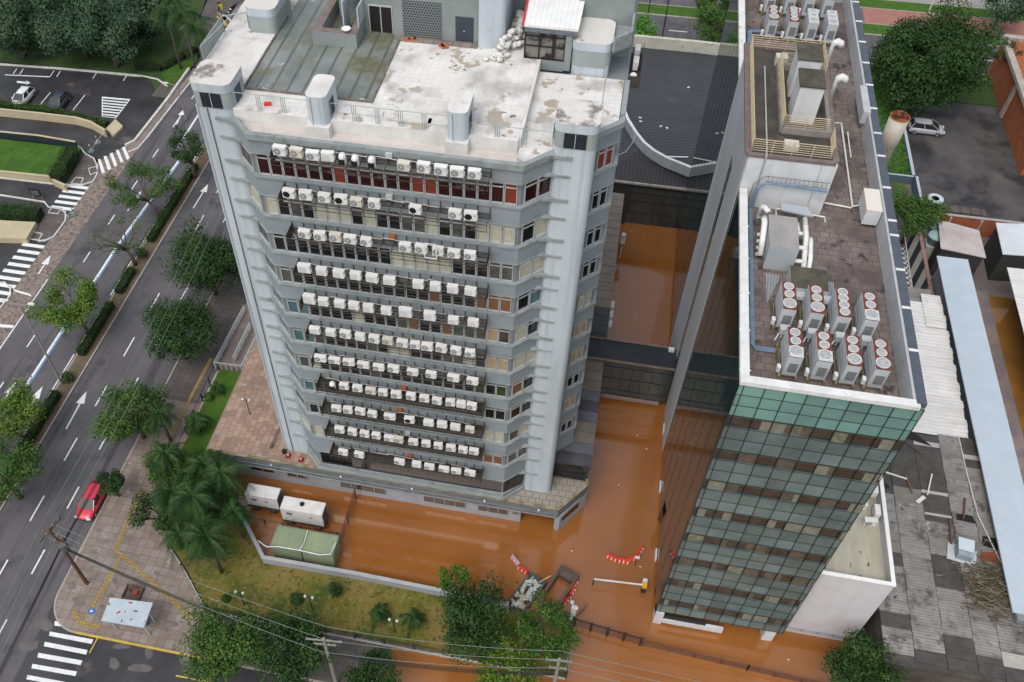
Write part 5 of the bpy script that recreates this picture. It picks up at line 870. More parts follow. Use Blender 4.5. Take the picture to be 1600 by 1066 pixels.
# brick boundary walls, planter, chimney
m_brk = mat('brick_wall', (.36, .115, .05), (.27, .085, .04), 1.4, .9, bump=.3, bscale=12)
def wallthing(name, lb, pts, z0, z1, t, m, mtop=None, piers=None):
    r = thing(name, lb, 'wall', (pts[0][0], pts[0][1], 0)); b = B(); b.wall(pts, z0, z1, t); b.obj('wall_body', m, r); b = B(); b.wall(pts, z1, z1 + .08, t + .08); b.obj('coping', mtop or m_kerb, r); return r
bw = wallthing('brick_wall', 'orange brick wall dividing the car park from the sheds', [(36.6, 86.0), (60, 86.0)], 0, 2.4, .25, m_brk)
for i, x in enumerate((38, 41.2, 44.6, 48.2)): b = B(); b.box(x, x + .2, 85.65, 85.86, 0, 2.3); b.obj('wall_pier', m_kerb, bw)
b = B(); b.prism([(36.7, 87.6), (42.3, 87.5), (42.3, 88.6), (36.8, 88.7)], 1.6, 1.7); tag(b.obj('lean_to_roof', mat('leanto_brown', (.10, .075, .075), (.13, .1, .1), 1, .8, wave=(1.1, 'X', (.03, .03, .03), .8))), 'low brown lean-to roof behind the brick wall', 'lean-to')
ow = thing('warehouse_gable', 'orange brick building side with pale concrete edge at the right border', 'building', (50, 105, 0)); b = B(); b.prism([(48.4, 98), (60, 98), (60, 120), (48.4, 120)], 0, 5.0); b.obj('brick_side', m_brk, ow); b = B(); b.wall([(48.35, 97.9), (48.35, 120.1), (60, 120.1)], 5.0, 5.5, .8); b.obj('concrete_edge', m_kerb, ow); b = B(); b.box(48.2, 48.6, 109.5, 110.3, 0, 5.0); b.obj('corner_pier', m_kerb, ow)
slab('lawn_right', [(31, 112), (58, 112), (58, 118), (31, 118)], .03, .2, m_grassdk)
pr = thing('planter', 'long planter with pale blue walls beside the car park', 'planter', (34, 100, 0)); b = B(); b.wall([(35.5, 94.0), (35.5, 117)], 0, 1.3, .35, 0, 1); b.wall([(35.5, 93.9), (32.6, 93.9)], 0, 1.2, .25, 0, 1); b.wall([(35.7, 88.6), (35.7, 93.6)], 0, 1.5, .3, 0, 1); b.obj('planter_wall', [mat('planter_side', (.10, .13, .17), None), mat('planter_top', (.42, .48, .54), (.36, .42, .47), 2, .7)], pr)
ch = thing('chimney', 'leaning-looking white chimney pipe with rusty open mouth beside the planter', 'chimney', (30.8, 92.4, 0)); b = B(); b.lathe((0, 0, 0), [(.75, 0), (.8, 6.4), (1.0, 6.6), (1.05, 10.0)], 22); b.obj('chimney_pipe', mat('chimney_paint', (.56, .54, .48), (.48, .42, .33), 1.0, .7, c3=(.35, .17, .06), s3=1.1, lo3=.64, hi3=.74), ch, smooth=True, local=True)
b = B(); b.lathe((0, 0, 9.6), [(.9, .42), (1.06, .42), (1.07, .30), (1.05, .28)], 22); b.obj('chimney_rim', m_boxr, ch, local=True); b = B(); b.disc((0, 0, 10.03), .98, 20); b.obj('chimney_mouth', mat('rust_mouth', (.22, .07, .02), (.04, .015, .01), 1.6, .95, lo=.42, hi=.55), ch, local=True)
# the avenue beyond: carriageways, verges and cycle path
for n_, y0, y1, z, m in (('verge', 118.2, 119.4, .10, m_grassg), ('avenue_north', 119.4, 127.0, .06, m_asph), ('verge_north', 127.0, 130.0, .12, m_grassg), ('path_north', 130.0, 134.5, .08, mat('path_red', (.36, .16, .13), (.28, .13, .11), .6, .85)), ('verge_far', 134.5, 137.2, .12, m_grassg), ('canal_bank', 137.2, 175, .08, mat('canal_concrete', (.30, .29, .27), (.24, .23, .22), .4, .8))):
    slab(n_, [(-39.0 if z > 0 and n_ != 'avenue_north' else -39.2, y0), (90, y0 - 4 * 0), (90, y1), (-39.0, y1)], 0, z, m)
b = B()
for k in range(-2, 16): b.poly([(k * 6, 123.1, .07), (k * 6 + 2.6, 123.1, .07), (k * 6 + 2.6, 123.25, .07), (k * 6, 123.25, .07)]); b.poly([(k * 6 + 1.8, 120.9, .07), (k * 6 + 4.4, 120.9, .07), (k * 6 + 4.4, 121.05, .07), (k * 6 + 1.8, 121.05, .07)])
struct(b.obj('road_markings_north', m_paint)); b = B(); b.wall([(-39, 127.05), (90, 127.05)], 0, .2, .18); b.wall([(-39, 119.35), (90, 119.35)], 0, .18, .15); b.wall([(-39, 130.0), (90, 130.0)], 0, .18, .12); b.wall([(-39, 134.5), (90, 134.5)], 0, .18, .12); struct(b.obj('kerb_north', m_kerb))
b = B(); b.poly([(14, 130.1, .1), (33.5, 130.1, .1), (33.5, 134.4, .1), (-20, 134.4, .1), (-20, 130.1, .1)]); struct(b.obj('asphalt_path', m_asph))
# ------------------------------------------------------------------ foliage
def leafmesh(name, centres, radii, n, size, m, flat=.75, seed=0, droop=0.0, tone=None, box=None):
    rg = np.random.default_rng(seed); C_ = np.array(centres, float); R_ = np.array(radii, float)
    if box is None:
        w = R_ ** 2; w /= w.sum(); idx = rg.choice(len(C_), n, p=w); u = rg.normal(size=(n, 3)); u /= np.linalg.norm(u, axis=1)[:, None]
        rr = R_[idx] * (rg.random(n) ** .35) * rg.uniform(.85, 1.12, n); p = C_[idx] + u * rr[:, None] * np.array([1, 1, flat]); nrm = u + np.array([0, 0, .5]) + rg.normal(size=(n, 3)) * .55
    else:
        (P0, P1, wd, h) = box; t = rg.random(n); P0 = np.array(P0); P1 = np.array(P1); d = (P1 - P0) / np.linalg.norm(P1 - P0); s = np.array([-d[1], d[0]]); face = rg.random(n)
        a = rg.uniform(-.5, .5, n) * wd; z = rg.random(n) * h; tp = face < .5; z[tp] = h * rg.uniform(.88, 1.03, tp.sum()); sd = (face >= .5) & (face < .9); a[sd] = np.sign(a[sd]) * wd * .5 * rg.uniform(.85, 1.08, sd.sum())
        lump = .12 * np.sin(t * np.linalg.norm(P1 - P0) * 2.1 + seed); xy = P0 + (P1 - P0) * t[:, None] + s * (a * (1 + lump))[:, None]; p = np.column_stack([xy, z * (1 + lump * .5)]); nrm = rg.normal(size=(n, 3)) * .6 + np.array([0, 0, .8])
    nrm /= np.linalg.norm(nrm, axis=1)[:, None]; a = np.cross(nrm, rg.normal(size=(n, 3))); a /= np.linalg.norm(a, axis=1)[:, None]; b_ = np.cross(nrm, a); s = size * rg.uniform(.6, 1.3, n)[:, None]
    if droop: p[:, 2] -= droop * rg.random(n)
    q = np.stack([p - a * s * .5, p + b_ * s * .28, p + a * s * .5, p - b_ * s * .28], 1).reshape(-1, 3)
    me = bpy.data.meshes.new(name); me.vertices.add(4 * n); me.vertices.foreach_set('co', q.ravel()); me.loops.add(4 * n); me.loops.foreach_set('vertex_index', np.arange(4 * n)); me.polygons.add(n); me.polygons.foreach_set('loop_start', np.arange(n) * 4)
    me.polygons.foreach_set('loop_total', np.full(n, 4)) if False else None; me.materials.append(m); me.update(calc_edges=True); return me
def leafmat(name, a, c, sc=.9, rough=.6):
    m = mat(name, a, c, sc, rough, lo=.42, hi=.6, rand=.35, spec=.25); return m
L_dark = leafmat('leaf_dark', (.014, .042, .008), (.032, .075, .014)); L_mid = leafmat('leaf_mid', (.03, .08, .011), (.065, .125, .02)); L_yel = leafmat('leaf_yellowish', (.055, .125, .011), (.12, .18, .02)); L_blue = leafmat('leaf_bluish', (.028, .062, .032), (.06, .11, .055), .35); L_hedge = leafmat('leaf_hedge', (.02, .052, .010), (.04, .085, .016)); L_palm = leafmat('leaf_palm', (.015, .045, .010), (.033, .075, .015), .6); L_bright = leafmat('leaf_bright', (.06, .18, .02), (.10, .25, .03))
m_bark = mat('bark', (.085, .07, .055), (.14, .12, .10), 3, .9, bump=.5, bscale=10)
def limbs(b, H, R, rg, n, r0, lean=(0, 0), z0=None):
    z0 = z0 or H * .35; tips = []
    b.tube([(0, 0, -.1), (lean[0] * .4, lean[1] * .4, z0 * .6), (lean[0], lean[1], z0)], [r0 * 1.2, r0, r0 * .85], 8)
    for i in range(n):
        a = 6.283 * i / n + rg.uniform(-.4, .4); e = rg.uniform(.5, .95) * R; zt = H * rg.uniform(.6, .88); m1 = (lean[0] + math.cos(a) * e * .4 + rg.uniform(-.2, .2), lean[1] + math.sin(a) * e * .4, z0 + (zt - z0) * .45); t = (lean[0] + math.cos(a) * e, lean[1] + math.sin(a) * e, zt)
        b.tube([(lean[0], lean[1], z0 * .92), m1, t], [r0 * .6, r0 * .38, r0 * .12], 6); tips.append(t)
        for q in range(2): a2 = a + rg.uniform(-.9, .9); t2 = (m1[0] + math.cos(a2) * e * .45, m1[1] + math.sin(a2) * e * .45, m1[2] + (zt - z0) * rg.uniform(.2, .5)); b.tube([m1, t2], [r0 * .28, r0 * .07], 5); tips.append(t2)
    return tips
def tree(name, label, px_, zc, R, H, m, n=5000, size=.26, seed=1, group=None, lean=(0, 0), nl=6, nc=16, gap=.5, r0=.2, flat=.8, base=None, zb=.1, sub=.45, droop=0, cat='tree'):
    x, y = G2(*px_, zc) if base is None else base; rg = random.Random(seed); t = thing(name, label, cat, (x - lean[0], y - lean[1], zb), group); b = B(); tips = limbs(b, H, R, rg, nl, r0, lean); b.obj('trunk', m_bark, t, smooth=True, local=True)
    cz = zc - zb; cs = [(tp[0], tp[1], tp[2] + .1) for tp in tips]; rs = [R * rg.uniform(sub * .6, sub) for _ in tips]
    for i in range(nc):
        u = Vector((rg.gauss(0, 1), rg.gauss(0, 1), rg.gauss(0, 1))).normalized() * R * rg.uniform(gap, .78); cs.append((lean[0] + u.x, lean[1] + u.y, cz + u.z * flat * (H - cz) / R * 1.1)); rs.append(R * rg.uniform(sub * .55, sub * .95))
    o = bpy.data.objects.new('crown', leafmesh('crown', cs, rs, n, size, m, .8, seed, droop)); S.collection.objects.link(o); o.parent = t; return t
MG, SG = 'trees on the median of the avenue', 'trees on the avenue pavement'
tree('median_tree', 'slim dark green tree at the top of the median beside tower shaft', (291, 226), 5, 2.2, 6.4, L_dark, 3200, .24, 1, MG, nl=5, nc=9)
tree('median_tree', 'spreading yellowish tree over the blue lane line, leaning across the road', (222, 288), 4.5, 4.0, 6.2, L_mid, 5200, .22, 2, MG, nl=8, nc=10, gap=.55, sub=.27, lean=(-1.2, .6), r0=.2, flat=.5)
tree('median_tree', 'nearly leafless tree with bare twigs on the median', (188, 365), 4.5, 3.9, 6.0, L_mid, 900, .2, 3, MG, nl=10, nc=8, gap=.5, sub=.2, lean=(-.6, .2), r0=.2)
tree('median_tree', 'bright green two-lobed tree on the median near the street lamp', (108, 470), 4.8, 3.7, 6.8, L_yel, 7600, .24, 4, MG, nl=7, nc=12, gap=.5, sub=.36, lean=(-.8, .3))
tree('median_tree', 'yellow-green tree at the left picture edge on the median', (10, 645), 4.8, 3.2, 6.6, L_yel, 6200, .24, 5, MG, nl=6, nc=10)
tree('median_tree', 'green tree at the left picture edge, lowest of the median', (2, 735), 4.5, 3.2, 6.4, L_mid, 6000, .24, 6, MG, nl=6, nc=10)
tree('pavement_tree', 'large round dark tree beside the tower shaft on the avenue pavement', (322, 408), 5, 4.7, 8.2, L_dark, 19000, .25, 7, SG, nc=36, gap=.3)
tree('pavement_tree', 'compact round dark tree above the ramp rails', (276, 513), 4.6, 3.9, 7.0, L_dark, 15000, .24, 8, SG, nc=34, gap=.3, sub=.42)
tree('pavement_tree', 'irregular mid green tree mixed with palm fronds on the pavement', (207, 645), 4, 3.6, 6.2, L_mid, 9000, .24, 9, SG, nc=16)
tree('pavement_tree', 'small bush-like tree behind the red car', (174, 752), 2.6, 1.35, 3.6, L_dark, 2200, .22, 10, SG, nl=4, nc=8, r0=.1)
FG = 'street trees at the lower edge'
tree('street_tree', 'broad mid green street tree beside the shelter corner', (345, 1005), 5, 3.2, 6.8, L_mid, 9500, .23, 11, FG, nc=22, gap=.4)
tree('street_tree', 'dark street tree with yellow blossoms, second from the left below the lawn', (450, 1015), 5, 3.1, 6.8, L_dark, 9500, .23, 12, FG, nc=22, gap=.35)
tree('street_tree', 'low clipped round tree at the bottom edge', (585, 1050), 3, 2.1, 4.3, L_dark, 5500, .22, 13, FG, nc=14, gap=.3, r0=.12)
tree('street_tree', 'yellow-green ragged tree at the bottom edge right of the pole', (788, 1050), 4.5, 2.4, 5.8, L_yel, 4200, .22, 14, FG, nc=12)
tree('courtyard_tree', 'large dark weeping tree at the courtyard corner', (745, 965), 4.8, 3.05, 7.0, L_dark, 8500, .24, 15, 'trees by the courtyard corner', nc=26, gap=.4, zb=.4, droop=.6)
tree('courtyard_tree', 'loose olive-green tree overhanging the brown skip', (852, 985), 4.6, 2.7, 6.2, L_mid, 5200, .23, 16, 'trees by the courtyard corner', nc=22, gap=.45, zb=.4, sub=.34)
tree('courtyard_tree', 'thin light green sapling at the left of the weeping tree', (707, 905), 5, 1.3, 6.2, L_yel, 1500, .22, 17, 'trees by the courtyard corner', nl=5, nc=6, zb=.4, r0=.09, sub=.35)
tree('corner_tree', 'dark leafy tree at the foot of the white annex', (1350, 1045), 4.5, 2.8, 6.2, L_dark, 7500, .24, 18, nc=18, gap=.35, zb=.0)
tree('yard_tree', 'bushy bright green tree beside the glass tower parapet', (1432, 332), 4.4, 2.9, 6.4, L_mid, 8000, .24, 19, nc=20, gap=.35)
tree('big_tree', 'huge dark round tree beside the right car park', (1448, 100), 6.4, 8.3, 12.8, L_dark, 60000, .34, 20, nc=90, gap=.25, nl=9, r0=.4, sub=.32)
NG = 'trees along the northern avenue'
tree('avenue_tree', 'dark green tree behind the stained parapet of the hall', (1117, 42), 4, 3.2, 6.4, L_mid, 5200, .28, 21, NG, nc=16)
tree('avenue_tree', 'round bright green tree beside the rear of the tower', (1003, 48), 4, 2.7, 5.4, L_bright, 4500, .28, 22, NG, nc=14, gap=.3)
tree('avenue_tree', 'small tree on the far verge above the hall', (1104, 4), 3, 1.8, 4.4, L_mid, 2200, .28, 23, NG, nc=9); tree('avenue_tree', 'low tree on the far verge nearest the glass tower', (1137, 10), 3, 1.6, 4, L_dark, 2000, .28, 24, NG, nc=8)
tree('avenue_tree', 'dark tree in the top right corner', (1570, 6), 4, 3.8, 7, L_blue, 6500, .3, 25, NG, nc=20); tree('avenue_tree', 'thin sparse tree beside the orange brick building', (1577, 85), 4.5, 2.3, 6.8, L_dark, 1200, .24, 26, NG, nl=6, nc=8, sub=.25, r0=.1)
PG = 'large trees of the park'
for i, (x, y, r, m, lb) in enumerate(((18, 40, 5.2, L_blue, 'leafy blue-green park tree at the far left edge'), (60, 12, 5.5, L_blue, 'tall blue-green park tree at the top left'), (118, 38, 5.8, L_blue, 'big feathery green park tree reaching down over the lawn'), (168, 55, 4.8, L_blue, 'dark drooping park tree in front of the palms'), (165, 5, 5.5, L_dark, 'dark park tree at the top edge'), (222, 22, 4.0, L_blue, 'narrow blue-green park tree left of the palms'), (112, -12, 5.5, L_dark, 'dark park tree cut by the top edge'))):
    tree('park_tree', lb, (x, y), 4.9, r * 1.12, 9.4, m, 17000, .34, 30 + i, PG, nc=30, gap=.45, nl=8, r0=.35, sub=.36, droop=.5)
def palm(label, px_, zc, R, seed, group, nf=22, m=None, zb=.4, lean=(0, 0), name='palm'):
    x, y = G2(*px_, zc); rg = random.Random(seed); t = thing(name, label, 'palm', (x, y, zb), group); H = zc - zb; b = B(); b.tube([(-lean[0], -lean[1], -.1), (-lean[0] * .5, -lean[1] * .5, H * .5), (0, 0, H)], [.17, .13, .11], 8); b.obj('trunk', m_bark, t, smooth=True, local=True)
    b = B()
    for i in range(nf):
        a = 6.283 * i / nf + rg.uniform(-.15, .15); el = rg.uniform(-.1, 1.2); L = R * rg.uniform(.6, 1.15); P = []
        for k in range(7): s = k / 6; P.append(Vector((math.cos(a) * L * s * math.cos(el * .6), math.sin(a) * L * s * math.cos(el * .6), H + L * (math.sin(el) * s - 1.05 * s * s * (.6 + .4 * math.cos(el))))))
        b.tube(P, [.03, .028, .024, .02, .016, .012, .006], 3)
        for k in range(1, 30):
            s = k / 30 * 6; j = min(5, int(s)); p = P[j].lerp(P[j + 1], s - j); d = (P[j + 1] - P[j]).normalized(); sd = d.cross(Vector((0, 0, 1))).normalized(); ll = .80 * rg.uniform(.8, 1.15) * R / 2.6 * math.sin(math.pi * (.15 + .8 * k / 30)) 
            for sg in (-1, 1):
                q = p + sd * sg * ll * .8 + d * ll * .5 - Vector((0, 0, ll * rg.uniform(.35, .95))); w = d * .035; b.poly([p - w, p + w, q])
    b.obj('fronds', m or L_palm, t, local=True); return t
tree('garden_tree', 'leafy dark tree filling the gaps between palms near the plaza', (250, 800), 3.2, 2.2, 4.8, L_dark, 4200, .22, 120, 'garden trees among the palms', nc=12, zb=.4)
tree('garden_tree', 'leafy dark tree between the palms and the tiled deck', (318, 755), 3.2, 2.3, 4.8, L_dark, 4200, .22, 121, 'garden trees among the palms', nc=12, zb=.4)
for i_, (x_, y_) in enumerate(((282, 745), (345, 790), (262, 735), (305, 815))): tree('garden_tree', ('small dark tree in the middle of the palm group', 'small dark tree against the courtyard wall', 'small dark tree near the avenue side of the palms', 'small dark tree below the central palm')[i_], (x_, y_), 2.6, 1.9, 4.2, L_dark if i_ % 2 else L_mid, 4200, .2, 130 + i_, 'garden trees among the palms', nc=10, zb=.4)
PLG = 'palms around the courtyard lawn'
for i, (x, y, z, r, lb) in enumerate(((322, 838, 6.5, 3.2, 'tall palm in front of the courtyard wall corner'), (268, 768, 5.5, 2.9, 'palm beside the plaza pavement edge'), (345, 738, 5.5, 3.0, 'palm reaching towards the tiled deck corner'), (300, 775, 6.2, 3.1, 'central palm of the dense palm group'), (258, 708, 4.8, 2.6, 'palm nearest the avenue in the palm group'), (365, 800, 4.6, 2.0, 'palm leaning over the courtyard wall'), (248, 645, 4.6, 2.2, 'light green feathery palm among the pavement trees'), (305, 655, 2.4, 1.7, 'low pale palm at the end of the green strip'), (318, 725, 4.5, 2.5, 'palm between the green strip and the courtyard'), (282, 835, 4.5, 2.4, 'palm low at the plaza edge'))):
    palm(lb, (x, y), z, r * .86, 50 + i, PLG, 28)
for i, (x, y, z, r, lb) in enumerate(((592, 955, 1.9, 1.25, 'small dark palm on the dry lawn, left of the pair'), (645, 965, 1.9, 1.25, 'small dark palm on the dry lawn, right of the pair'), (338, 605, 1.3, .9, 'tiny palm shrub at the top of the bright green strip'))): palm(lb, (x, y), z, r, 70 + i, 'small palms on the lawns', 14)
for i, (x, y, lb) in enumerate(((258, 14, 'park palm with hanging fronds, left one'), (284, 22, 'park palm with hanging fronds, middle one'), (303, 40, 'park palm with hanging fronds, right one beside the path'), (270, 0, 'park palm cut by the top edge'))): palm(lb, (x, y), 9, 3.1, 80 + i, 'palms of the park', 22, zb=.15)
def shrub(label, x, y, z, R, m, seed, group, h=.8, cat='shrub', name='shrub'):
    t = thing(name, label, cat, (x, y, z), group); b = B(); b.tube([(0, 0, -.05), (0, 0, R * h)], [.05, .03], 5); b.obj('stem', m_bark, t, local=True); o = bpy.data.objects.new('foliage', leafmesh('foliage', [(0, 0, R * h), (R * .3, 0, R * h * .8), (-R * .3, R * .2, R * h)], [R, R * .7, R * .7], int(900 * R + 200), .16, m, h, seed)); S.collection.objects.link(o); o.parent = t
for i, (x, y, z, R, m, lb) in enumerate(((*G2(525, 925, 1), .45, .62, L_dark, 'dark upright cypress bush on the dry lawn'), (*G2(463, 935, 1), .45, .6, L_dark, 'low dark bush on the lawn near the street trees'), (*G2(325, 618, 1), .45, .5, L_mid, 'small round bush on the bright green strip'), (*G2(352, 935, .8), .45, .4, L_mid, 'small bush beside the foot of the tall palm'), (-48.9, 65.2, .13, .75, L_hedge, 'single round clipped bush on the median'), (-48.8, 47.3, .13, .7, L_hedge, 'single round clipped bush on the median near the lamp'))): shrub(lb, x, y, z, R, m, i, None if i < 4 else 'round bushes on the median', 1.6 if i == 0 else .8)
def hedge(label, p0, p1, w, h, m=None, z=.1, n=None, group=None, seed=0, size=.15, cat='hedge'):
    L = math.hypot(p1[0] - p0[0], p1[1] - p0[1]); t = thing('hedge', label, cat, (0, 0, z), group); o = bpy.data.objects.new('foliage', leafmesh('foliage', [], [], n or int(L * (w + 2 * h) * 95), size, m or L_hedge, box=(p0, p1, w, h), seed=seed)); S.collection.objects.link(o); o.parent = t
    b = B(); b.wall([p0, p1], .0, h * .8, w * .75); b.obj('hedge_core', mat('hedge_core', (.012, .022, .008), None, rough=.95), t, local=True)
HG = 'clipped hedges along the median'
for i, (a, c, lb) in enumerate(((81, 67.5, 'long median hedge at the top under the slim dark tree'), (62.8, 59.3, 'short median hedge below the spreading tree'), (57.5, 50.5, 'median hedge between bare tree and bright green tree'), (45.5, 36, 'long median hedge below the street lamp'), (35, 26, 'lowest median hedge at the left edge'))): hedge(lb, (-49.0, a), (-49.0, c), .95, .85, group=HG, seed=i, z=.13)
WH = 'clipped hedges of the west beds'
hedge('thick dark hedge closing the bright lawn bed', G2(115, 238, .8), G2(88, 282, .8), 1.7, 1.5, z=.4, group=WH, seed=11); hedge('wide dark hedge above the cream paved slab', G2(-12, 330, 1), G2(62, 333, 1), 2.0, 1.5, z=.1, group=WH, seed=12)
hedge('loose low hedge along the top of the cream ramp wall', G2(-5, 160, .8), G2(90, 172, .8), 1.1, .9, z=.1, m=L_mid, group=WH, seed=13); hedge('loose low hedge continuing towards the cream block', G2(90, 172, .8), G2(166, 190, .8), 1.0, .7, z=.1, m=L_mid, group=WH, seed=14)
hedge('low curved hedge at the bottom corner of the park', G2(212, 104, .5), G2(252, 106, .5), 1.2, .8, z=.16, group=WH, seed=15); hedge('diagonal park hedge rising towards the path', G2(252, 106, .5), G2(303, 78, .5), 1.1, .8, z=.16, group=WH, seed=16); hedge('upper park hedge beside the path corner', G2(306, 78, .5), G2(318, 60, .5), 1.1, .9, m=L_yel, z=.16, group=WH, seed=17); hedge('park hedge end piece near the walkers', G2(318, 60, .5), G2(303, 46, .5), 1.0, .9, m=L_mid, z=.16, group=WH, seed=18)
slab('park_corner_lawn', px([(252, 116), (308, 86), (309, 98), (262, 143)]), 0, .2, m_grassg)
o = bpy.data.objects.new('shrub_bed', leafmesh('shrub_bed', [(32.5 + .62 * (i % 5) + .2 * ((i // 5) % 2), 94.5 + .62 * (i // 5), .75 + .25 * ((i * 7) % 3) / 2) for i in range(185)], [.42] * 185, 26000, .13, L_bright, .7, 90)); S.collection.objects.link(o); tag(o, 'bed of bright green clipped shrubs beside the glass tower', 'shrub bed', kind='stuff')
o = bpy.data.objects.new('ground_cover', leafmesh('ground_cover', [(33.6 + .5 * (i % 3), 88.8 + .3 * i, .35) for i in range(16)], [.6] * 16, 2200, .13, L_bright, .6, 91)); S.collection.objects.link(o); tag(o, 'bright green ground cover below the chimney', 'plants', kind='stuff')
# ------------------------------------------------------------------ cream walls and slabs on the west side
m_crm = mat('cream_paint', (.50, .43, .29), (.43, .37, .25), .5, .8, c3=(.34, .29, .20), s3=.6, lo3=.62, hi3=.8)
wallthing('ramp_wall', 'long curved cream wall below the car park hedge', [G2(*p, 1.1) for p in ((-30, 168), (0, 171), (60, 177), (118, 184), (142, 191), (164, 204))], 0, 1.1, .2, m_crm, m_crm)
t = thing('cream_block', 'low cream block at the end of the ramp wall', 'block', (*G2(178, 199), 0)); b = B(); b.prism(ccw(px([(165, 201), (180, 186), (192, 197), (177, 212)], .4)), 0, .4); b.obj('block_top', m_crm, t)
wallthing('bed_wall', 'cream wall along the near side of the bright lawn bed', [G2(*p, .9) for p in ((-30, 266), (0, 268), (78, 276), (84, 282), (102, 290))], 0, .9, .22, m_crm, m_crm)
wallthing('dark_wall', 'dark teal wall behind the bright lawn bed', [G2(*p, 1.3) for p in ((-30, 204), (0, 206), (60, 212), (118, 222))], 0, 1.3, .16, mat('teal_dark', (.015, .028, .032), None), m_crm)
t = thing('cream_slab', 'flat cream painted slab between the hedge and the side street', 'slab', (*G2(25, 362), 0)); b = B(); b.prism(ccw(px([(-40, 342), (56, 347), (41, 373), (-40, 371)], .8)), 0, .8); b.obj('slab_top', m_crm, t)
t = thing('notice_board', 'small dark green notice board beside the crossing', 'sign', (*G2(60, 312), .1)); b = B(); b.box(-.7, .7, -.04, .04, .5, 1.5); b.obj('board', mat('board_green', (.01, .03, .025), None), t, local=True); b = B(); b.box(-.62, -.56, -.035, .035, 0, .5); b.box(.56, .62, -.035, .035, 0, .5); [b.box(-.5, .45, -.05, -.041, .7 + .22 * k, .76 + .22 * k) for k in range(3)]; b.obj('board_post', m_kerb, t, local=True)
# ------------------------------------------------------------------ cars
m_tyre = mat('tyre', (.015, .015, .015), None, rough=.85); m_rim = mat('rim', (.35, .35, .36), None, rough=.35, metal=.6); m_carg = mat('car_glass', (.02, .025, .03), None, rough=.05, spec=.7); m_lampw = mat('lamp_glass', (.6, .62, .62), None, rough=.2); m_lampr = mat('lamp_red', (.35, .01, .01), None, rough=.25)
def car(label, x, y, z, ang, paint, prof, group=None):
    t = thing('car', label, 'car', (x, y, z), group, ang); st, roof = prof; b = B(); rings = []
    for (yy, w, zb_, zt) in st:      # lower body sections, rounded shoulders
        rings.append([(-w * .9, yy, zb_), (-w, yy, zb_ + .14), (-w, yy, zt - .16), (-w * .93, yy, zt - .03), (-w * .6, yy, zt), (0, yy, zt + .03), (w * .6, yy, zt), (w * .93, yy, zt - .03), (w, yy, zt - .16), (w, yy, zb_ + .14), (w * .9, yy, zb_)])
    n = len(rings[0])
    for r in rings: b.v += r
    for i in range(len(rings) - 1):
        for k in range(n): k2 = (k + 1) % n; b.f.append((i * n + k, i * n + k2, (i + 1) * n + k2, (i + 1) * n + k)); b.m.append(0)
    b.f.append(tuple(range(n - 1, -1, -1))); b.m.append(0); b.f.append(tuple(range((len(rings) - 1) * n, len(rings) * n))); b.m.append(0); body = b.obj('body', paint, t, smooth=True, local=True)
    (yb, yrb, yrf, yf, zb_, zr_, wb, wr) = roof; g = B(); P = [(-wb, yb, zb_), (wb, yb, zb_), (wb, yf, zb_), (-wb, yf, zb_)]; Q = [(-wr, yrb, zr_), (wr, yrb, zr_), (wr, yrf, zr_), (-wr, yrf, zr_)]; g.v = P + Q; g.f = [(0, 1, 5, 4), (1, 2, 6, 5), (2, 3, 7, 6), (3, 0, 4, 7), (4, 5, 6, 7)]; g.m = [0] * 5; g.obj('windows', m_carg, t, local=True)
    r = B(); rr = []
    for yy, zz in ((yrb - .04, zr_ - .01), (yrb + .3, zr_ + .04), ((yrb + yrf) / 2, zr_ + .06), (yrf - .3, zr_ + .04), (yrf + .04, zr_ - .01)): rr.append([(-wr - .02, yy, zr_ - .02), (-wr * .6, yy, zz), (wr * .6, yy, zz), (wr + .02, yy, zr_ - .02)])
    for q in rr: r.v += q
    for i in range(4):
        for k in range(3): r.f.append((i * 4 + k, i * 4 + k + 1, (i + 1) * 4 + k + 1, (i + 1) * 4 + k)); r.m.append(0)
    for sx in (-1, 1):
        for (a, c) in (((wb, yb), (wr, yrb)), ((wb, yf), (wr, yrf)), ((wb, (yb + yf) / 2), (wr, (yrb + yrf) / 2))): r._bar((sx * (a[0] + .005), a[1], zb_), (sx * (c[0] + .012), c[1], zr_), .07, .05, 0)
    r.obj('roof', paint, t, local=True)
    L0, L1 = st[0][0], st[-1][0]
    for sx in (-1, 1):
        for yy in (L0 + .75, L1 - .8):
            w = B(); w.lathe((0, 0, 0), [(.2, -.1), (.31, -.1), (.32, 0), (.31, .1), (.2, .1)], 16); w.v = [(sx * .76 + q[2], yy + q[0], .32 + q[1]) for q in w.v]; wo = w.obj('wheel', m_tyre, t, local=True); w = B(); w.lathe((0, 0, 0), [(.02, .0), (.2, .0), (.2, .02), (.02, .03)], 12); w.v = [(sx * (.865 + q[2]), yy + q[0], .32 + q[1]) for q in w.v]; w.obj('rim', m_rim, wo, local=True)
        h = B(); h.obox((sx * .62, L1 - .06, .62), (.36, .16, .14), sx * -.25); h.obj('headlight', m_lampw, t, local=True); h = B(); h.obox((sx * .68, L0 + .04, .78), (.2, .12, .26)); h.obj('tail_light', m_lampr, t, local=True); h = B(); h.obox((sx * .93, yf - .35, .98), (.18, .12, .12)); h.obj('mirror', paint, t, local=True)
    return t
def paint(n, c): return mat(n, c, None, rough=.3, spec=.6, coat=.6)
hatch = ([(-2.05, .72, .36, .78), (-1.9, .82, .28, .92), (-1.0, .86, .24, .95), (0, .87, .24, .93), (1.0, .86, .24, .88), (1.6, .82, .26, .78), (1.98, .72, .30, .66), (2.08, .55, .36, .56)], (-1.85, -1.35, .35, 1.15, .90, 1.44, .78, .60))
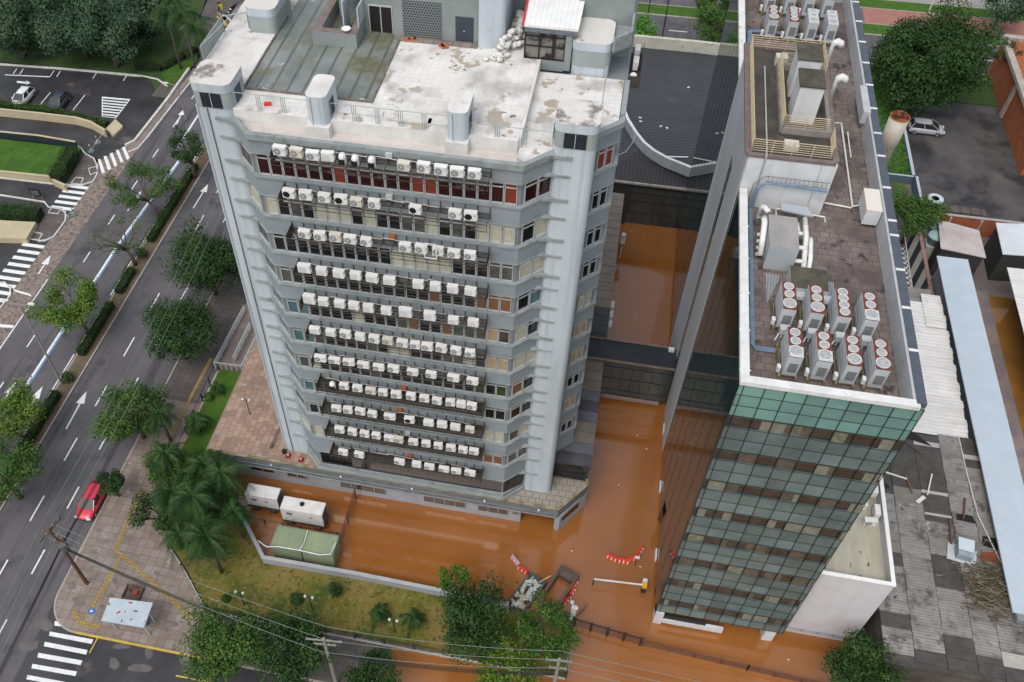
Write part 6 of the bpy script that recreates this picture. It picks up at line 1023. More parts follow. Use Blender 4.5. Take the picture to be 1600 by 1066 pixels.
mpv = ([(-2.15, .74, .36, .85), (-2.0, .83, .28, .98), (-1.0, .87, .24, 1.0), (0, .88, .24, .97), (1.0, .86, .24, .92), (1.75, .80, .26, .80), (2.1, .62, .32, .62)], (-2.0, -1.7, .35, 1.4, .95, 1.56, .80, .64))
xa, ya = G2(1447, 201, .6); car('silver hatchback parked beside the big tree', xa, ya, .08, -math.pi / 2 - .02, paint('paint_silver', (.42, .44, .46)), mpv)
xa, ya = G2(143, 780, .8); car('bright red hatchback at the avenue kerb', xa, ya, .045, math.pi, paint('paint_red', (.60, .02, .05)), hatch).scale = (.92, .92, .92)
xa, ya = G2(35, 151, .8); car('white hatchback in the left car park', xa, ya, .05, math.pi, paint('paint_white', (.72, .73, .73)), hatch, 'cars in the left car park'); xa, ya = G2(91, 158, .8); car('dark blue hatchback in the left car park', xa, ya, .05, math.pi, paint('paint_navy', (.035, .045, .065)), hatch, 'cars in the left car park')
# ------------------------------------------------------------------ people (skinned single-surface figures)
def person(label, x, y, z, ang, shirt, trou, skin, stride, hair=(.02, .015, .01), bag=None):
    J = {'p': (0, 0, .92), 'c': (0, .02, 1.22), 'n': (0, .02, 1.46), 'h': (0, .05, 1.62), 'ht': (0, .03, 1.74)}; E_ = [('p', 'c'), ('c', 'n'), ('n', 'h'), ('h', 'ht')]; Rr = {'p': .15, 'c': .16, 'n': .06, 'h': .10, 'ht': .07}
    for s, k in ((-1, 'l'), (1, 'r')):
        st = stride * s; J.update({k + 'hp': (s * .09, 0, .88), k + 'kn': (s * .10, st * .22 + .03, .48), k + 'an': (s * .10, st * .36 - .02, .09), k + 'to': (s * .11, st * .36 + .14, .04), k + 'sh': (s * .19, .01, 1.40), k + 'el': (s * .25, -st * .12, 1.13), k + 'wr': (s * .25, -st * .22 + .08, .90), k + 'ha': (s * .25, -st * .24 + .11, .80)})
        E_ += [('p', k + 'hp'), (k + 'hp', k + 'kn'), (k + 'kn', k + 'an'), (k + 'an', k + 'to'), ('n', k + 'sh'), (k + 'sh', k + 'el'), (k + 'el', k + 'wr'), (k + 'wr', k + 'ha')]; Rr.update({k + 'hp': .10, k + 'kn': .065, k + 'an': .045, k + 'to': .04, k + 'sh': .065, k + 'el': .045, k + 'wr': .032, k + 'ha': .04})
    names = list(J); me = bpy.data.meshes.new('person'); me.from_pydata([J[q] for q in names], [(names.index(a), names.index(c)) for a, c in E_], []); o = bpy.data.objects.new('person', me); S.collection.objects.link(o)
    md = o.modifiers.new('s', 'SKIN'); me.skin_vertices[0].data[0].use_root = True
    for i, q in enumerate(names): me.skin_vertices[0].data[i].radius = (Rr[q], Rr[q] * (.75 if q in 'pc' else 1))
    o.modifiers.new('u', 'SUBSURF').levels = 1; dg = bpy.context.evaluated_depsgraph_get(); m2 = bpy.data.meshes.new_from_object(o.evaluated_get(dg)); o.modifiers.clear(); o.data = m2
    m2.materials.clear(); [m2.materials.append(q) for q in (mat('cloth_' + '%d' % (shirt[0] * 999), shirt, None), mat('cloth_' + '%d' % (trou[0] * 999 + 1), trou, None), mat('skin_tone', skin, None, rough=.6), mat('hair_dark', hair, None))]
    for p in m2.polygons:
        c = p.center; p.use_smooth = True; p.material_index = 3 if c.z > 1.68 or (c.z > 1.55 and c.y < .02) else (2 if c.z > 1.49 or (abs(c.x) > .2 and c.z < 1.08) else (1 if c.z < .95 and abs(c.x) < .22 else 0))
    o.location = (x, y, z); o.rotation_euler = (0, 0, ang); tag(o, label, 'person', 'people walking near the park'); return o
xa, ya = G2(345, 26); person('person in dark clothes walking with a big yellow bag', xa, ya, .05, 2.6, (.03, .03, .035), (.03, .035, .05), (.35, .2, .14), .8)
t = thing('courier_bag', 'yellow-green box bag on the back of the walking person', 'bag', (xa + .2, ya + .25, 1.1)); b = B(); b.box(-.3, .3, -.22, .22, 0, .55); b.obj('bag_body', mat('bag_yellow', (.50, .50, .02), None), t, local=True); b = B(); b.box(-.32, .32, -.24, .24, .55, .6); b.obj('bag_lid', mat('bag_lid', (.3, .3, .02), None), t, local=True)
xa, ya = G2(343, 12); person('person in orange top crossing at the zebra', xa, ya, .05, 0, (.55, .2, .03), (.05, .05, .05), (.35, .2, .14), .5)
xa, ya = G2(308, 44); person('person in black with white shirt front, left of the pair near the park', xa, ya, .15, 1.2, (.03, .03, .03), (.02, .02, .02), (.35, .2, .14), .6); xa, ya = G2(316, 40); person('person in dark jacket, right of the pair near the park', xa, ya, .15, 1.0, (.03, .035, .05), (.015, .015, .02), (.35, .2, .14), .7)
# ------------------------------------------------------------------ courtyard
m_cw = mat('court_wall', (.36, .37, .40), (.29, .30, .33), .8, .85, c3=(.2, .2, .19), s3=1.5, lo3=.64, hi3=.74)
CWL = [(-30.9, 40.2)] + [G2(*p, 1.25) for p in ((366, 782), (411, 871), (560, 897), (690, 923))]; e = CWL[-1]; CWL += [(e[0] + 5.5, e[1] - .1)]
wallthing('court_wall', 'low grey wall around the flooded courtyard', CWL, -.3, 1.25, .24, m_cw, mat('court_coping', (.40, .42, .44), (.33, .35, .37), 1, .8))
m_gen = mat('generator_white', (.66, .66, .64), (.56, .56, .55), 1.5, .6, c3=(.40, .33, .24), s3=1.1, lo3=.68, hi3=.78)
def generator(label, x0, x1, y0, y1, z0, z1, ex):
    t = thing('generator', label, 'generator', (x0, y0, 0), 'generators in the courtyard'); b = B(); b.box(x0, x1, y0, y1, z0, z1 - .15); b.prism([(x0, y0), (x1, y0), (x1, y1), (x0, y1)], z1 - .15, z1); b.obj('canopy', m_gen, t)
    b = B(); b.box(x0 - .03, x1 + .03, y0 - .03, y1 + .03, z0 - .25, z0 - .001); b.obj('base_frame', m_rack, t)
    for fx in (x0 + .3, x1 - .9): b = B(); b.box(fx, fx + .6, y0 - .1, y1 + .1, -.3, z0 - .26); b.obj('foot', m_rack, t)
    for q in [(x0 + .5, x0 + 1.0, z1 - .8, z1 - .5), (x1 - 1.2, x1 - .9, z1 - .8, z1 - .65)]: b = B(); b.box(q[0], q[1], y0 - .015, y0 - .002, q[2], q[3]); b.obj('panel', m_cap, t)
    for k in range(int((x1 - x0) / .75)): b = B(); b.box(x0 + .3 + .7 * k, x0 + .36 + .7 * k, y0 - .02, y0 - .002, z0 + .2, z0 + .35); b.obj('door_latch', m_cap, t)
    b = B(); b.box(x1 + .002, x1 + .02, y0 + .08, y1 - .08, z0 + .1, z1 - .2); b.obj('radiator_grille', m_cap, t)
    if ex: b = B(); b.lathe(((x0 + x1) / 2 - .1, (y0 + y1) / 2 + .1, z1), [(.05, 0), (.2, .002), (.2, .12), (.12, .13)], 14); b.obj('exhaust', m_ack, t)
generator('smaller white generator at the back of the courtyard', -26.45, -23.55, 37.1, 38.25, .75, 2.35, False); generator('larger white generator with black exhaust in the courtyard', -22.95, -19.25, 36.25, 37.5, .75, 2.55, True)
m_grn = mat('container_green', (.20, .26, .16), (.28, .32, .20), .8, .7, wave=(.24, 'X', (.13, .18, .11), .5), c3=(.17, .22, .22), s3=1.3, lo3=.55, hi3=.7, stretch=(1, .25, 1)); 
for x0, x1, lb in ((-22.75, -20.2, 'pale green container with the white pipe on its left side'), (-20.1, -17.4, 'pale green container nearest the open water')):
    t = thing('container', lb, 'container', (x0, 32.9, 0), 'green containers in the courtyard'); b = B(); b.box(x0, x1, 33.05, 34.9, -.3, 2.1); b.obj('container_shell', m_grn, t); b = B(); b.box(x0 - .03, x1 + .03, 33.0, 33.08, 2.1, 2.16); b.box(x0 - .03, x1 + .03, 34.86, 34.94, 2.1, 2.16); b.obj('roof_rail', mat('container_rail', (.16, .22, .13), None), t)
t = thing('white_hose', 'white pipe lying over the edge of the green containers', 'pipe', (-20, 33, 2.1)); b = B(); b.tube([(-24.2, 33.6, 1.3), (-23.2, 33.05, 1.6), (-22.0, 32.95, 2.2), (-20.3, 32.97, 2.2), (-18.4, 32.9, 2.2), (-17.6, 33.1, 2.2), (-17.45, 34.2, 2.2)], .05, 6); b.tube([(-20.2, 33.0, 2.2), (-20.05, 33.6, 2.2), (-20.1, 34.9, 2.2)], .05, 6); b.obj('pipe', m_ins, t)
m_fr = mat('fence_rust', (.10, .045, .035), (.16, .07, .05), 3, .8)
def fence(label, pts, z, h, gap, m, base=None, pick=.14, name='fence', grp=None, post=.05):
    rw, pw = (.08, .035) if name == 'gate' else (.04, .02)
    t = thing(name, label, 'fence', (pts[0][0], pts[0][1], z), grp); po = B(); pk = B()
    for (x0, y0), (x1, y1) in zip(pts[:-1], pts[1:]):
        L = math.hypot(x1 - x0, y1 - y0); n = max(1, round(L / gap))
        for i in range(n + 1): x = x0 + (x1 - x0) * i / n; y = y0 + (y1 - y0) * i / n; p = B(); p.box(x - post, x + post, y - post, y + post, z, z + h + .1); p.obj('post', m, t)
        for zz in (z + .12, z + h - .04): pk._bar((x0, y0, zz), (x1, y1, zz), rw, rw, 0)
        n = int(L / pick)
        for i in range(n): s = (i + .5) / n; x = x0 + (x1 - x0) * s; y = y0 + (y1 - y0) * s; pk._bar((x, y, z + .1), (x, y, z + h), pw, pw, 0)
    pk.obj('fence_panel', m, t)
    if base: b = B(); b.wall(pts, z - .3, z + .12, .16); b.obj('fence_base', base, t)
    return t
fence('rust brown fence panels crossing the flooded courtyard', [(-17.5, 39.9), (-17.5, 34.9)], -.2, 1.7, 2.4, m_fr, pick=.11); fence('low brown rail fence standing in the courtyard water', [(-26.2, 35.9), (-18.0, 35.9)], -.2, .9, 1.6, m_fr, pick=5)
m_fd = mat('fence_dark', (.03, .03, .03), None, rough=.6)
fence('dark picket fence on a white base along the cross street', [(-26.0, 27.3), (2.55, 27.5)], .15, 1.0, 2.4, m_fd, mat('fence_base_white', (.48, .49, .50), (.36, .37, .38), 2, .8), grp='front fences'); fence('short dark fence turning up to the gate', [(2.6, 27.6), (2.6, 32.0)], .1, 1.1, 2.2, m_fd, m_par, grp='front fences')
fence('dark mesh gate leaf standing in the flood water', [(2.75, 31.9), (8.0, 31.3)], -.3, 1.5, 1.3, mat('gate_brown', (.035, .025, .02), None, rough=.7), pick=.14, name='gate', grp='gates', post=.09); fence('thin reddish fence from the gate to the annex corner', [(8.25, 31.3), (16.2, 30.9), (22.3, 30.6)], -.2, 1.0, 2.2, mat('gate_red', (.14, .06, .045), None, rough=.7), pick=.1, name='gate', grp='gates')
fence('white based fence with dark posts beside the bright green strip', [(-34.6, 35.4), (-34.7, 51.2)], .2, 1.25, 2.0, m_fd, m_par, pick=9); fence('pale rail fence between plaza and lawn', [(-34.4, 35.1), (-31.6, 31.9), (-29.8, 30.4), (-27.0, 27.7)], .15, .9, 2.0, mat('rail_pale', (.4, .42, .44), None), pick=9)
t = thing('gate_pillar', 'white pillar with round lamps beside the mesh gate', 'pillar', (2.5, 32.3, 0)); b = B(); b.box(-.2, .2, -.2, .2, -.3, 2.4); b.obj('pillar_body', m_par, t, local=True); b = B(); b.lathe((.15, -.1, 2.4), [(.02, 0), (.17, .08), (.17, .2), (.02, .3)], 10); b.lathe((-.2, .5, 2.0), [(.02, 0), (.17, .08), (.17, .2), (.02, .3)], 10); b.obj('pillar_lamp', m_lampw, t, local=True)
# ramp with white slatted rails
rp_ = thing('ramp', 'concrete access ramp with white slatted rails beside the tower', 'ramp', (-32.8, 52, 0)); b = B(); b.prism([(-34.5, 51.4), (-31.0, 51.4), (-31.0, 66), (-34.5, 66)], 0, [.9, .9, 1.9, 1.9]); b.obj('ramp_slab', mat('ramp_concrete', (.15, .125, .115), (.20, .17, .155), .8, .85), rp_)
m_wr = mat('rail_white', (.52, .54, .55), None, rough=.5)
for a, c in (((334, 566), (381, 477)), ((364, 557), (390, 503)), ((377, 571), (399, 525)), ((335, 566), (376, 572))):
    p = G2(*a, 1.9); q = G2(*c, 2.3 if a[1] - c[1] > 10 else 1.9); b = B()
    for k in range(5 if a != (335, 566) else 1): b._bar((p[0], p[1], 1.9 - .18 * k), (q[0], q[1], (2.3 if a[1] - c[1] > 10 else 1.9) - .18 * k), .05, .05, 0)
    n = 5
    for i in range(n + 1): s = i / n; b._bar((p[0] + (q[0] - p[0]) * s, p[1] + (q[1] - p[1]) * s, .9), (p[0] + (q[0] - p[0]) * s, p[1] + (q[1] - p[1]) * s, 1.95), .06, .06, 0)
    b.obj('ramp_rail', m_wr, rp_)
# garden lamps and small posts
m_lp = mat('lamp_post_black', (.02, .02, .02), None, rough=.6)
def globe(label, x, y, z, h, arms=2, grp='garden lamps'):
    t = thing('garden_lamp', label, 'lamp', (x, y, z), grp); b = B(); b.tube([(0, 0, 0), (0, 0, h)], [.05, .03], 6); b.tube([(-.3, 0, h - .25), (0, 0, h - .1), (.3, 0, h - .25)], .02, 5); b.obj('lamp_post', m_lp, t, local=True)
    for sx in ([-1, 1] if arms == 2 else [0]): b = B(); b.lathe((sx * .3, 0, h - .2), [(.02, 0), (.11, .06), (.13, .14), (.08, .24), (.02, .27)], 10); b.obj('lamp_globe', m_lampw, t, smooth=True, local=True)
for i, (x, y, z, lb) in enumerate(((391, 648, DECK, 'black lamp post with white globes on the tiled deck'), (488, 952, .45, 'garden lamp on the dry lawn near the utility pole'), (617, 988, .45, 'garden lamp on the lawn near the small palms'), (382, 945, .45, 'garden lamp on the lawn near the tall palm'))): globe(lb, *G2(x, y, z), z, 2.3)
# utility poles and cables
m_wood = mat('pole_wood', (.10, .05, .03), (.16, .09, .06), 3, .9); m_conc = mat('pole_concrete', (.22, .21, .19), (.28, .27, .25), 3, .9); m_wire = mat('wire_pale', (.20, .24, .21), None, rough=.6); m_wired = mat('wire_black', (.02, .02, .02), None, rough=.7)
def pole(label, x, y, z, H, arms, m=None, tr=False):
    t = thing('utility_pole', label, 'utility pole', (x, y, z), 'utility poles'); b = B(); b.tube([(0, 0, 0), (0, 0, H)], [.17, .11], 8); b.obj('pole_shaft', m or m_conc, t, local=True)
    for (zz, L, ang) in arms:
        dx, dy = math.cos(ang) * L / 2, math.sin(ang) * L / 2; b = B(); b._bar((-dx, -dy, zz), (dx, dy, zz), .1, .1, 0); c = b.obj('cross_arm', m_wood if m else m_conc, t, local=True); b = B()
        for s in (-.9, -.35, .35, .9): b.lathe((dx * s, dy * s, zz + .05), [(.03, 0), (.06, .05), (.03, .1), (.06, .15), (.02, .2)], 6)
        b.obj('insulator', m_conc, c, local=True)
    if tr: b = B(); b.lathe((.35, -.1, H - 3), [(.3, 0), (.34, .05), (.34, .8), (.1, .95)], 12); b.obj('transformer', mat('transformer_grey', (.1, .1, .1), None), t, local=True)
    return t
p1x, p1y = G2(136, 912, .15); pole('wooden pole with crossed arms and cable tangle on the plaza corner', p1x, p1y, .15, 9.2, ((8.9, 2.2, 1.35), (8.2, 1.9, -.15), (7.2, 1.0, .6)), m_wood, True)
p3x, p3y = G2(526, 1070, .15); pole('grey concrete pole with arms below the dry lawn', p3x, p3y, .15, 8.6, ((8.3, 2.6, .1), (7.6, 1.6, .1))); p4x, p4y = G2(860, 1100, .15); pole('concrete pole with insulators at the bottom edge near the gate', p4x, p4y, .15, 8.6, ((8.3, 1.8, .1), (7.0, 1.2, .1))); p2x, p2y = -38.6, 67.0; pole('pole with a dark cross arm behind the large round tree', p2x, p2y, .15, 9.2, ((8.9, 2.0, .0),), m_wood)
def cable(label, a, c, sag, r=.017, m=None, grp='overhead cables'):
    P = []; a = Vector(a); c = Vector(c)
    for i in range(13): s = i / 12; p = a.lerp(c, s); p.z -= sag * 4 * s * (1 - s); P.append(p)
    b = B(); b.tube(P, r, 4); return tag(b.obj('cable', m or m_wire), label, 'cable', grp)
CN = ['leftmost', 'middle', 'right']
for i in range(3): cable(f'{CN[i]} pale cable running up the avenue from the plaza pole', (p1x - .8 + .8 * i, p1y, 9.2), (p2x - .9 + .9 * i, p2y, 9.1), 1.0); cable(f'{CN[i]} pale cable running down the avenue past the crossing', (p1x - .8 + .8 * i, p1y, 9.2), (p1x - .8 + .8 * i, p1y - 40, 9.0), 1.2); cable(f'{CN[i]} pale cable beyond the arm pole behind the tower shaft', (p2x - .9 + .9 * i, p2y, 9.1), (p2x - .9 + .9 * i, p2y + 40, 9.1), 1.0)
for i in range(3): cable(f'{("upper", "middle", "lower")[i]} pale cable from plaza pole across the lawn', (p1x, p1y + .5 - .5 * i, 9.1 - .1 * i), (p3x, p3y + .9 - .9 * i, 8.7), .9); cable(f'{("upper", "middle", "lower")[i]} pale cable between the two concrete poles', (p3x, p3y + .9 - .9 * i, 8.7), (p4x, p4y + .6 - .6 * i, 8.7), .8); cable(f'{("upper", "middle", "lower")[i]} pale cable leaving the lower right pole', (p4x, p4y + .6 - .6 * i, 8.7), (p4x + 34, p4y + .6 - .6 * i, 8.6), .8)
for i in range(4): cable(f'thick black telephone cable, {ORD[i]} of the bundle crossing the plaza', (p1x, p1y, 6.6 - .15 * i), (p3x, p3y + .1, 6.2 - .12 * i), .8 + .1 * i, .024, m_wired, 'black telephone cables'); cable(f'thick black telephone cable, {ORD[i]} of the bundle between concrete poles', (p3x, p3y + .1, 6.2 - .12 * i), (p4x, p4y, 6.2 - .12 * i), .8 + .1 * i, .025, m_wired, 'black telephone cables'); cable(f'thick black telephone cable, {ORD[i]} of the bundle along the avenue', (p1x - .05 * i, p1y, 6.6 - .15 * i), (p2x + .1 * i, p2y, 6.6 - .15 * i), .8 + .1 * i, .025, m_wired, 'black telephone cables'); cable(f'thick black telephone cable, {ORD[i]} of the bundle over the crossing', (p1x - .05 * i, p1y, 6.6 - .15 * i), (p1x - .3, p1y - 40, 6.4 - .15 * i), .8 + .1 * i, .025, m_wired, 'black telephone cables')
lx, ly = G2(97, 600, .15); t = thing('street_lamp', 'tall grey street lamp with arms on the median', 'street lamp', (lx, ly, .13), 'street lamps'); b = B(); b.tube([(0, 0, 0), (0, 0, 11.3)], [.12, .06], 8); b.tube([(-1.0, 0, 11.6), (0, 0, 11.2), (1.0, 0, 11.6)], .04, 5); b.obj('lamp_post', m_conc, t, local=True)
for s in (-1, 1): b = B(); b.obox((s * 1.25, 0, 11.66), (.6, .22, .12)); b.obj('lamp_head', m_lampw, t, local=True)
for (x, y, h, lb) in ((291, 187, 5.0, 'thin grey street lamp on the island pavement'), (1034, 62, 9, 'dark leaning street lamp on the northern avenue'), (1008, 50, 7, 'thin lamp beside the bright round tree')):
    lx, ly = G2(x, y, .15); t = thing('street_lamp', lb, 'street lamp', (lx, ly, .13), 'street lamps'); b = B(); b.tube([(0, 0, 0), (0, 0, h), (-1.2, 0, h + .3)], [.1, .06, .04], 6); b.obj('lamp_post', m_conc if y > 100 else m_lp, t, local=True); b = B(); b.obox((-1.4, 0, h + .3), (.6, .2, .1)); b.obj('lamp_head', m_lampw, t, local=True)
lx, ly = G2(1450, 22, .15); t = thing('street_lamp', 'white street lamp above the huge dark tree', 'street lamp', (lx, ly, .13), 'street lamps'); b = B(); b.tube([(0, 0, 0), (0, 0, 8), (1.2, 0, 8.3)], [.1, .06, .04], 6); b.obj('lamp_post', m_wkerb, t, local=True); b = B(); b.obox((1.4, 0, 8.3), (.6, .2, .1)); b.obj('lamp_head', m_lampw, t, local=True)
# bus shelter and plaza pieces
t = thing('bus_shelter', 'bus shelter with pale dirty roof on the plaza corner', 'bus shelter', (-31.8, 25.2, .15)); Q = [G2(*p, 2.6) for p in ((172, 934), (239, 942), (225, 981), (158, 970))]; b = B(); b.prism(ccw(Q), 2.5, 2.62); b.obj('shelter_roof', mat('shelter_roof', (.46, .52, .57), (.38, .44, .49), 1, .5, c3=(.16, .12, .10), s3=1.6, lo3=.68, hi3=.72), t)
cxq = sum(q[0] for q in Q) / 4; cyq = sum(q[1] for q in Q) / 4
for q in Q: b = B(); x = cxq + (q[0] - cxq) * .8; y = cyq + (q[1] - cyq) * .55; b.box(x - .05, x + .05, y - .05, y + .05, .15, 2.5); b.obj('shelter_post', m_alu, t)
b = B(); b.box(cxq - 1.1, cxq + 1.1, cyq + .1, cyq + .45, .55, .62); b.box(cxq - 1, cxq - .9, cyq + .15, cyq + .4, .15, .55); b.box(cxq + .9, cxq + 1, cyq + .15, cyq + .4, .15, .55); b.obj('bench', m_cap, t)
for i, (x, y, s) in enumerate(((204, 942, .3), (185, 957, .32), (195, 956, .15), (170, 944, .25), (212, 955, .3), (205, 968, .2), (190, 970, .2))): xx, yy = G2(x, y, 2.64); b = B(); b.obox((xx, yy, 2.64), (s, s * .35, .03), i * .8); tag(b.obj('fallen_leaf', mat('leaf_red', (.40, .03, .02), None) if i < 2 else mat('leaf_brown', (.12, .08, .06), None)), 'red blossom litter lying on the shelter roof' if i < 2 else 'brown leaf litter lying on the shelter roof', 'litter', 'litter on the shelter roof')
xx, yy = G2(148, 960, 1.2); t = thing('blue_sign', 'small blue square sign on the plaza corner', 'sign', (xx, yy, .15)); b = B(); b.tube([(0, 0, 0), (0, 0, 1.9)], .03, 6); b.obj('sign_post', m_alu, t, local=True); b = B(); b.obox((0, -.05, 1.75), (.55, .4, .04), .5, .6); b.obj('sign_plate', mat('sign_blue', (.03, .13, .42), None), t, local=True); b = B(); b.obox((0, -.07, 1.785), (.25, .12, .02), .5, .6); b.obj('sign_symbol', m_par, t, local=True)
xx, yy = G2(207, 926, .4); t = thing('street_cart', 'dark tree pit crate with red and brown items on the plaza', 'crate', (xx, yy, .15)); b = B(); b.box(-.75, .75, -.65, .65, 0, .08); b.wall([(-.7, -.6), (.7, -.6), (.7, .6), (-.7, .6)], .08, .3, .08, closed=True); b.obj('crate', mat('crate_brown', (.09, .06, .05), (.14, .1, .08), 3, .8), t, local=True); b = B(); b.obox((.3, 0, .35), (.3, .25, .2), .4); b.obj('red_item', mat('item_red', (.5, .04, .02), None), t, local=True); b = B(); b.tube([(-.3, .2, .1), (-.2, .1, .9), (.1, .25, 1.2)], .05, 5); b.obj('dry_stem', m_bark, t, local=True)
mh = B()
for (x, y, w, h) in ((155, 828, 11, 8), (148, 862, 12, 9), (124, 940, 22, 16), (171, 930, 17, 9), (112, 915, 16, 14), (180, 908, 10, 12), (247, 972, 8, 10), (272, 975, 15, 9), (260, 985, 8, 8), (160, 948, 7, 8), (210, 905, 16, 8), (245, 895, 10, 7)): a = G2(x, y, .15); mh.poly([(*G2(x - w / 2, y - h / 3, .15), .157), (*G2(x - w / 4, y + h / 2, .15), .157), (*G2(x + w / 2, y + h / 3, .15), .157), (*G2(x + w / 4, y - h / 2, .15), .157)])
struct(mh.obj('plaza_patches', mat('patch_dark', (.13, .115, .10), (.20, .17, .15), 2, .85)))
for i, (x, y) in enumerate(((143, 237), (153, 223.5), (163, 209.5), (107, 340), (116, 336))):
    xx, yy = G2(x, y); t = thing('bollard', ('bollard in the chained row, the lowest one', 'bollard in the chained row, the middle one', 'bollard in the chained row, beside the cream wall', 'round footed bollard by the crossing end, left one', 'round footed bollard by the crossing end, right one')[i], 'bollard', (xx, yy, .05), 'bollards at the lane entrances'); b = B(); b.lathe((0, 0, 0), [(.42, 0), (.42, .08), (.1, .12)], 12); b.obj('bollard_foot', mat('foot_green', (.03, .07, .06), (.2, .25, .24), 6, .7), t, local=True); b = B(); b.tube([(0, 0, .1), (0, 0, 1.0)], .07, 7); b.obj('bollard_post', m_wkerb, t, local=True); b = B(); b.lathe((0, 0, .55), [(.075, 0), (.08, .01), (.08, .2), (.075, .21)], 8); b.obj('bollard_band', m_lp, t, local=True)
b = B(); [b.tube([(*G2(*a, .9), .9), (*G2((a[0] + c[0]) / 2, (a[1] + c[1]) / 2, .6), .6), (*G2(*c, .9), .9)], .03, 4) for a, c in (((143, 233), (153, 219)), ((153, 219), (163, 205)))]; tag(b.obj('chain', m_wkerb), 'white chain hanging between the bollards of the lane entrance', 'chain')
# flood: barriers, boom, skips, cones
m_bar = mat('barrier_red', (.68, .05, .025), (.58, .045, .025), 3, .5)
def barrier(label, px_, ang, m=None, grp='red barriers'):
    x, y = G2(*px_, .4); t = thing('barrier', label, 'barrier', (x, y, -.35), grp, ang); t.scale = (.9, .85, .85); b = B(); b.prism([(-.62, -.24), (.62, -.24), (.62, .24), (-.62, .24)], 0, .3); n = len(b.v); b.v += [(-.6, -.2, .3), (.6, -.2, .3), (.6, .2, .3), (-.6, .2, .3), (-.56, -.09, .95), (.56, -.09, .95), (.56, .09, .95), (-.56, .09, .95)]; b.f += [tuple(n + q for q in f) for f in ((0, 1, 5, 4), (1, 2, 6, 5), (2, 3, 7, 6), (3, 0, 4, 7), (4, 5, 6, 7))]; b.m += [0] * 5; b.obj('barrier_body', m or m_bar, t, local=True)
    for s in (-.38, 0, .38): b = B(); b.prism([(s - .06, -.215), (s + .06, -.215), (s + .06, -.12), (s - .06, -.12)], .36, .8); b.obj('white_stripe', m_par, t, local=True)
for i, (x, y, a) in enumerate(((957, 869, -.35), (975, 874, -.02), (990, 870, .45), (1000, 860, 1.15))): barrier(f'red flood barrier, {ORD[i]} from the left in the curved row by boom gate', (x, y), a, grp='curved row of red barriers')
barrier('faded pink barrier drifting in the courtyard mouth', (806, 874), -.75, mat('barrier_pink', (.62, .42, .46), (.5, .25, .28), 3, .5), 'drifting barriers'); barrier('red barrier drifting beside the pink one', (817, 888), -.45, grp='drifting barriers')
for i, (x, y, a) in enumerate(((890, 893, -.8), (897, 913, 1.2), (893, 925, 1.2), (886, 936, 1.0))): barrier(f'red barrier beside the brown skip, {ORD[i]} from the top', (x, y), a, grp='red barriers beside the skip')
barrier('red barrier standing close to the glass tower base', (1041, 868), 1.4, grp='red barriers')
def cone(label, px_, z=0, grp='cones'):
    x, y = G2(*px_, z + .3); t = thing('traffic_cone', label, 'traffic cone', (x, y, z), grp); b = B(); b.lathe((0, 0, 0), [(.14, 0), (.1, .25)], 10); b.lathe((0, 0, 0), [(.075, .42), (.03, .7)], 10); b.obj('cone_body', m_bar, t, local=True); b = B(); b.lathe((0, 0, 0), [(.1, .252), (.075, .42)], 10); b.obj('cone_band', m_par, t, local=True); b = B(); b.box(-.22, .22, -.22, .22, .0, .05); b.obj('cone_base', mat('cone_base', (.10, .02, .02), None), t, local=True)
cone('traffic cone on the tiled deck, left one of the pair', (450, 710), DECK); cone('traffic cone on the tiled deck, right one of the pair', (470, 716), DECK); cone('traffic cone in the water right of the drifting barriers', (894, 860), -.2); cone('traffic cone in the water above the boom', (1001, 885), -.3); cone('orange traffic cone on the right car park', (1582, 213), .08)
b = B(); b.lathe((*G2(444, 705, DECK + .2), DECK), [(.05, 0), (.2, .02), (.2, .3), (.05, .32)], 10); tag(b.obj('bin', m_ack), 'small black bin on the deck beside the two cones', 'bin')
t = thing('boom_gate', 'long white boom gate arm with yellow drive box over the water', 'boom gate', (8.2, 36, 0)); a = G(928, 905, 1.0); c = G(1004, 914, 1.0); b = B(); b._bar(a, c, .1, .12, 0); b.obj('boom', m_par, t); b = B(); b.box(a[0] - .04, a[0] + .04, a[1] - .04, a[1] + .04, -.3, .95); b.obj('boom_rest', m_lp, t); b = B(); b.box(c[0], c[0] + .35, c[1] - .2, c[1] + .2, -.4, .8); b.obj('drive_base', m_lp, t); b = B(); b.box(c[0] - .02, c[0] + .36, c[1] - .22, c[1] + .2, .8, 1.1); b.obj('drive_box', mat('box_yellow', (.70, .34, .02), None), t); b = B(); b.box(c[0], c[0] + .35, c[1] + .25, c[1] + .5, -.4, 1.2); b.obj('card_reader', m_par, t)
xx, yy = G2(1032, 917, 1); t = thing('drive_post', 'second yellow-topped gate box against the glass tower', 'gate box', (xx - .1, yy, 0)); b = B(); b.box(-.2, .2, -.2, .2, -.4, .75); b.obj('drive_base', m_lp, t, local=True); b = B(); b.box(-.2, .2, -.22, .18, .75, 1.05); b.obj('drive_box', mat('box_yellow', (.70, .34, .02), None), t, local=True)
xx, yy = G2(992, 884); t = thing('signal_post', 'small white-headed post above the boom gate', 'post', (xx, yy, -.3)); b = B(); b.tube([(0, 0, 0), (0, 0, 1.6)], .03, 6); b.obj('post', m_lp, t, local=True); b = B(); b.box(-.2, .2, -.06, .06, 1.6, 1.85); b.obj('signal_head', m_par, t, local=True)
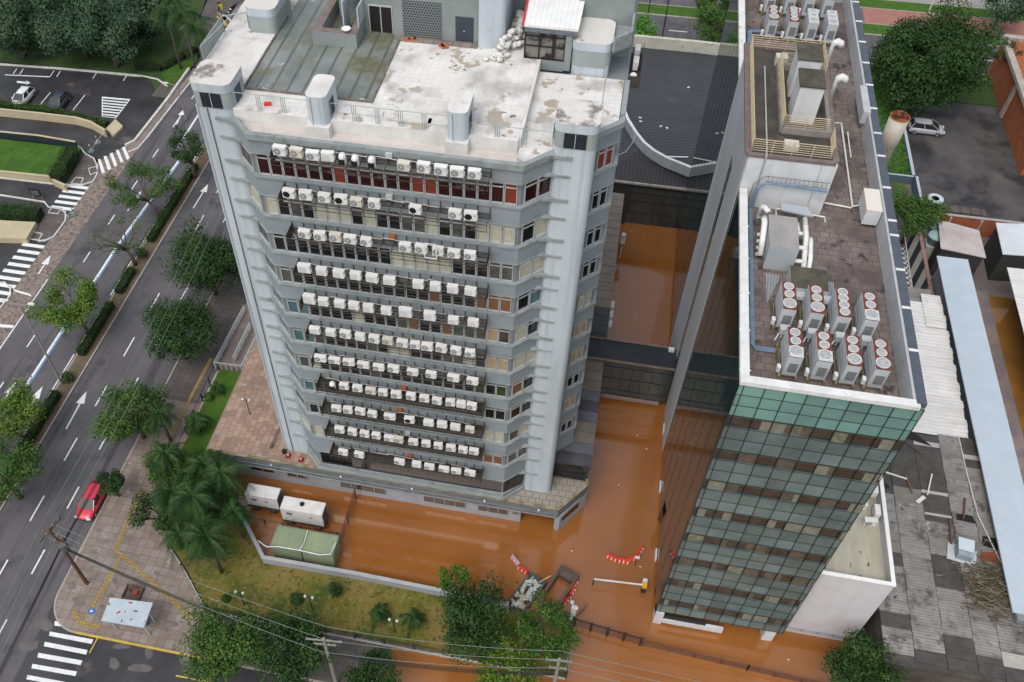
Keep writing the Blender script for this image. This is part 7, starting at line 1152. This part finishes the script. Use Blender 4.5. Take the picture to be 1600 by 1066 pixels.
def skip(label, px_, L, Wd, ang, h, m, fill=None):
    x, y = G2(*px_, h); t = thing('skip', label, 'skip', (x, y, -.3), 'skips in the flood', ang); b = B(); b.wall([(-Wd / 2, -L / 2), (Wd / 2, -L / 2), (Wd / 2, L / 2), (-Wd / 2, L / 2)], 0, h + .3, .2, closed=True); b.box(-Wd / 2 + .1, Wd / 2 - .1, L / 2 - .75, L / 2 - .1, .3, h + .22); b.obj('skip_shell', m, t, local=True)
    if fill:
        rg = random.Random(4); b = B()
        for i in range(70): b.obox((rg.uniform(-Wd / 2 + .2, Wd / 2 - .2), rg.uniform(-L / 2 + .2, L / 2 - .3), h + .15 + rg.uniform(0, .45)), (rg.uniform(.15, .5), rg.uniform(.1, .35), rg.uniform(.05, .25)), rg.uniform(0, 3), rg.uniform(-.6, .6), mi=rg.choice((0, 0, 0, 1)))
        b.obox((Wd / 2 - .1, L / 2 + .1, h + .6), (.08, 1.2, .06), -.5, .3, mi=1); b.obj('debris_load', [mat('debris_white', (.55, .57, .55), (.25, .3, .28), 4, .8), mat('debris_tan', (.45, .36, .22), None)], t, local=True)
skip('brown open steel skip standing in the flood water', (874, 917), 3.5, 1.5, -.40, .75, mat('skip_brown', (.085, .06, .05), (.13, .095, .08), 2, .85)); skip('grey skip loaded with white debris under the tree', (822, 927), 3.4, 1.4, -.45, .6, mat('skip_grey', (.10, .11, .12), (.05, .05, .05), 2, .7), True)
for i, (x, y) in enumerate(((808, 910), (967, 758), (1042, 690), (1010, 702), (996, 680), (987, 362), (1232, 1031))): xx, yy = G2(x, y); b = B(); b.obox((xx, yy, .03), (.12, .09, .05), i); tag(b.obj('floating_litter', m_ack if i == 0 else m_acw), 'black object floating near the loaded skip' if i == 0 else 'small white scrap floating on the flood water', 'litter', None if i == 0 else 'litter floating on the flood')
b = B(); b.tube([(*G2(902, 963), .1), (*G2(917, 946), .3)], .04, 5); tag(b.obj('floating_stick', m_bark), 'thin stick in the water above the mesh gate', 'stick')
xx, yy = G2(430, 678, DECK); t = thing('bicycle_rack', 'dark folded barrier leaning at the foot of the left corner shaft', 'barrier', (xx, yy, DECK)); b = B(); [b._bar((k * .12, -1.6, 0), (k * .12 + .5, .8, .9), .04, .04, 0) for k in range(3)]; b.obj('rack_frame', m_lp, t, local=True); b = B(); b.obox((.55, .7, .5), (.4, .3, .5)); b.obj('dark_bag', m_cap, t, local=True)
b = B(); b.obox((*G2(418, 162, ZR + .1), ZR + .08), (.4, .22, .16), .2); tag(b.obj('red_box', m_bar), 'small red box on the white terrace beside the shaft', 'box'); b = B(); b.tube([(-25.2, 46, ZR + 1.1), (-23, 49.8, 41.5)], .015, 4); tag(b.obj('roof_cable', m_wkerb), 'thin white cable stretched over the left roof corner', 'cable')
b = B(); b.tube([(1.0, 83.6, 7.1), (1.9, 84.2, 7.3), (2.6, 86.0, 7.5), (2.7, 86.8, 8.1)], .03, 4); tag(b.obj('loose_cable', m_wkerb), 'loose pale cable curling over the dark hall roof', 'cable')
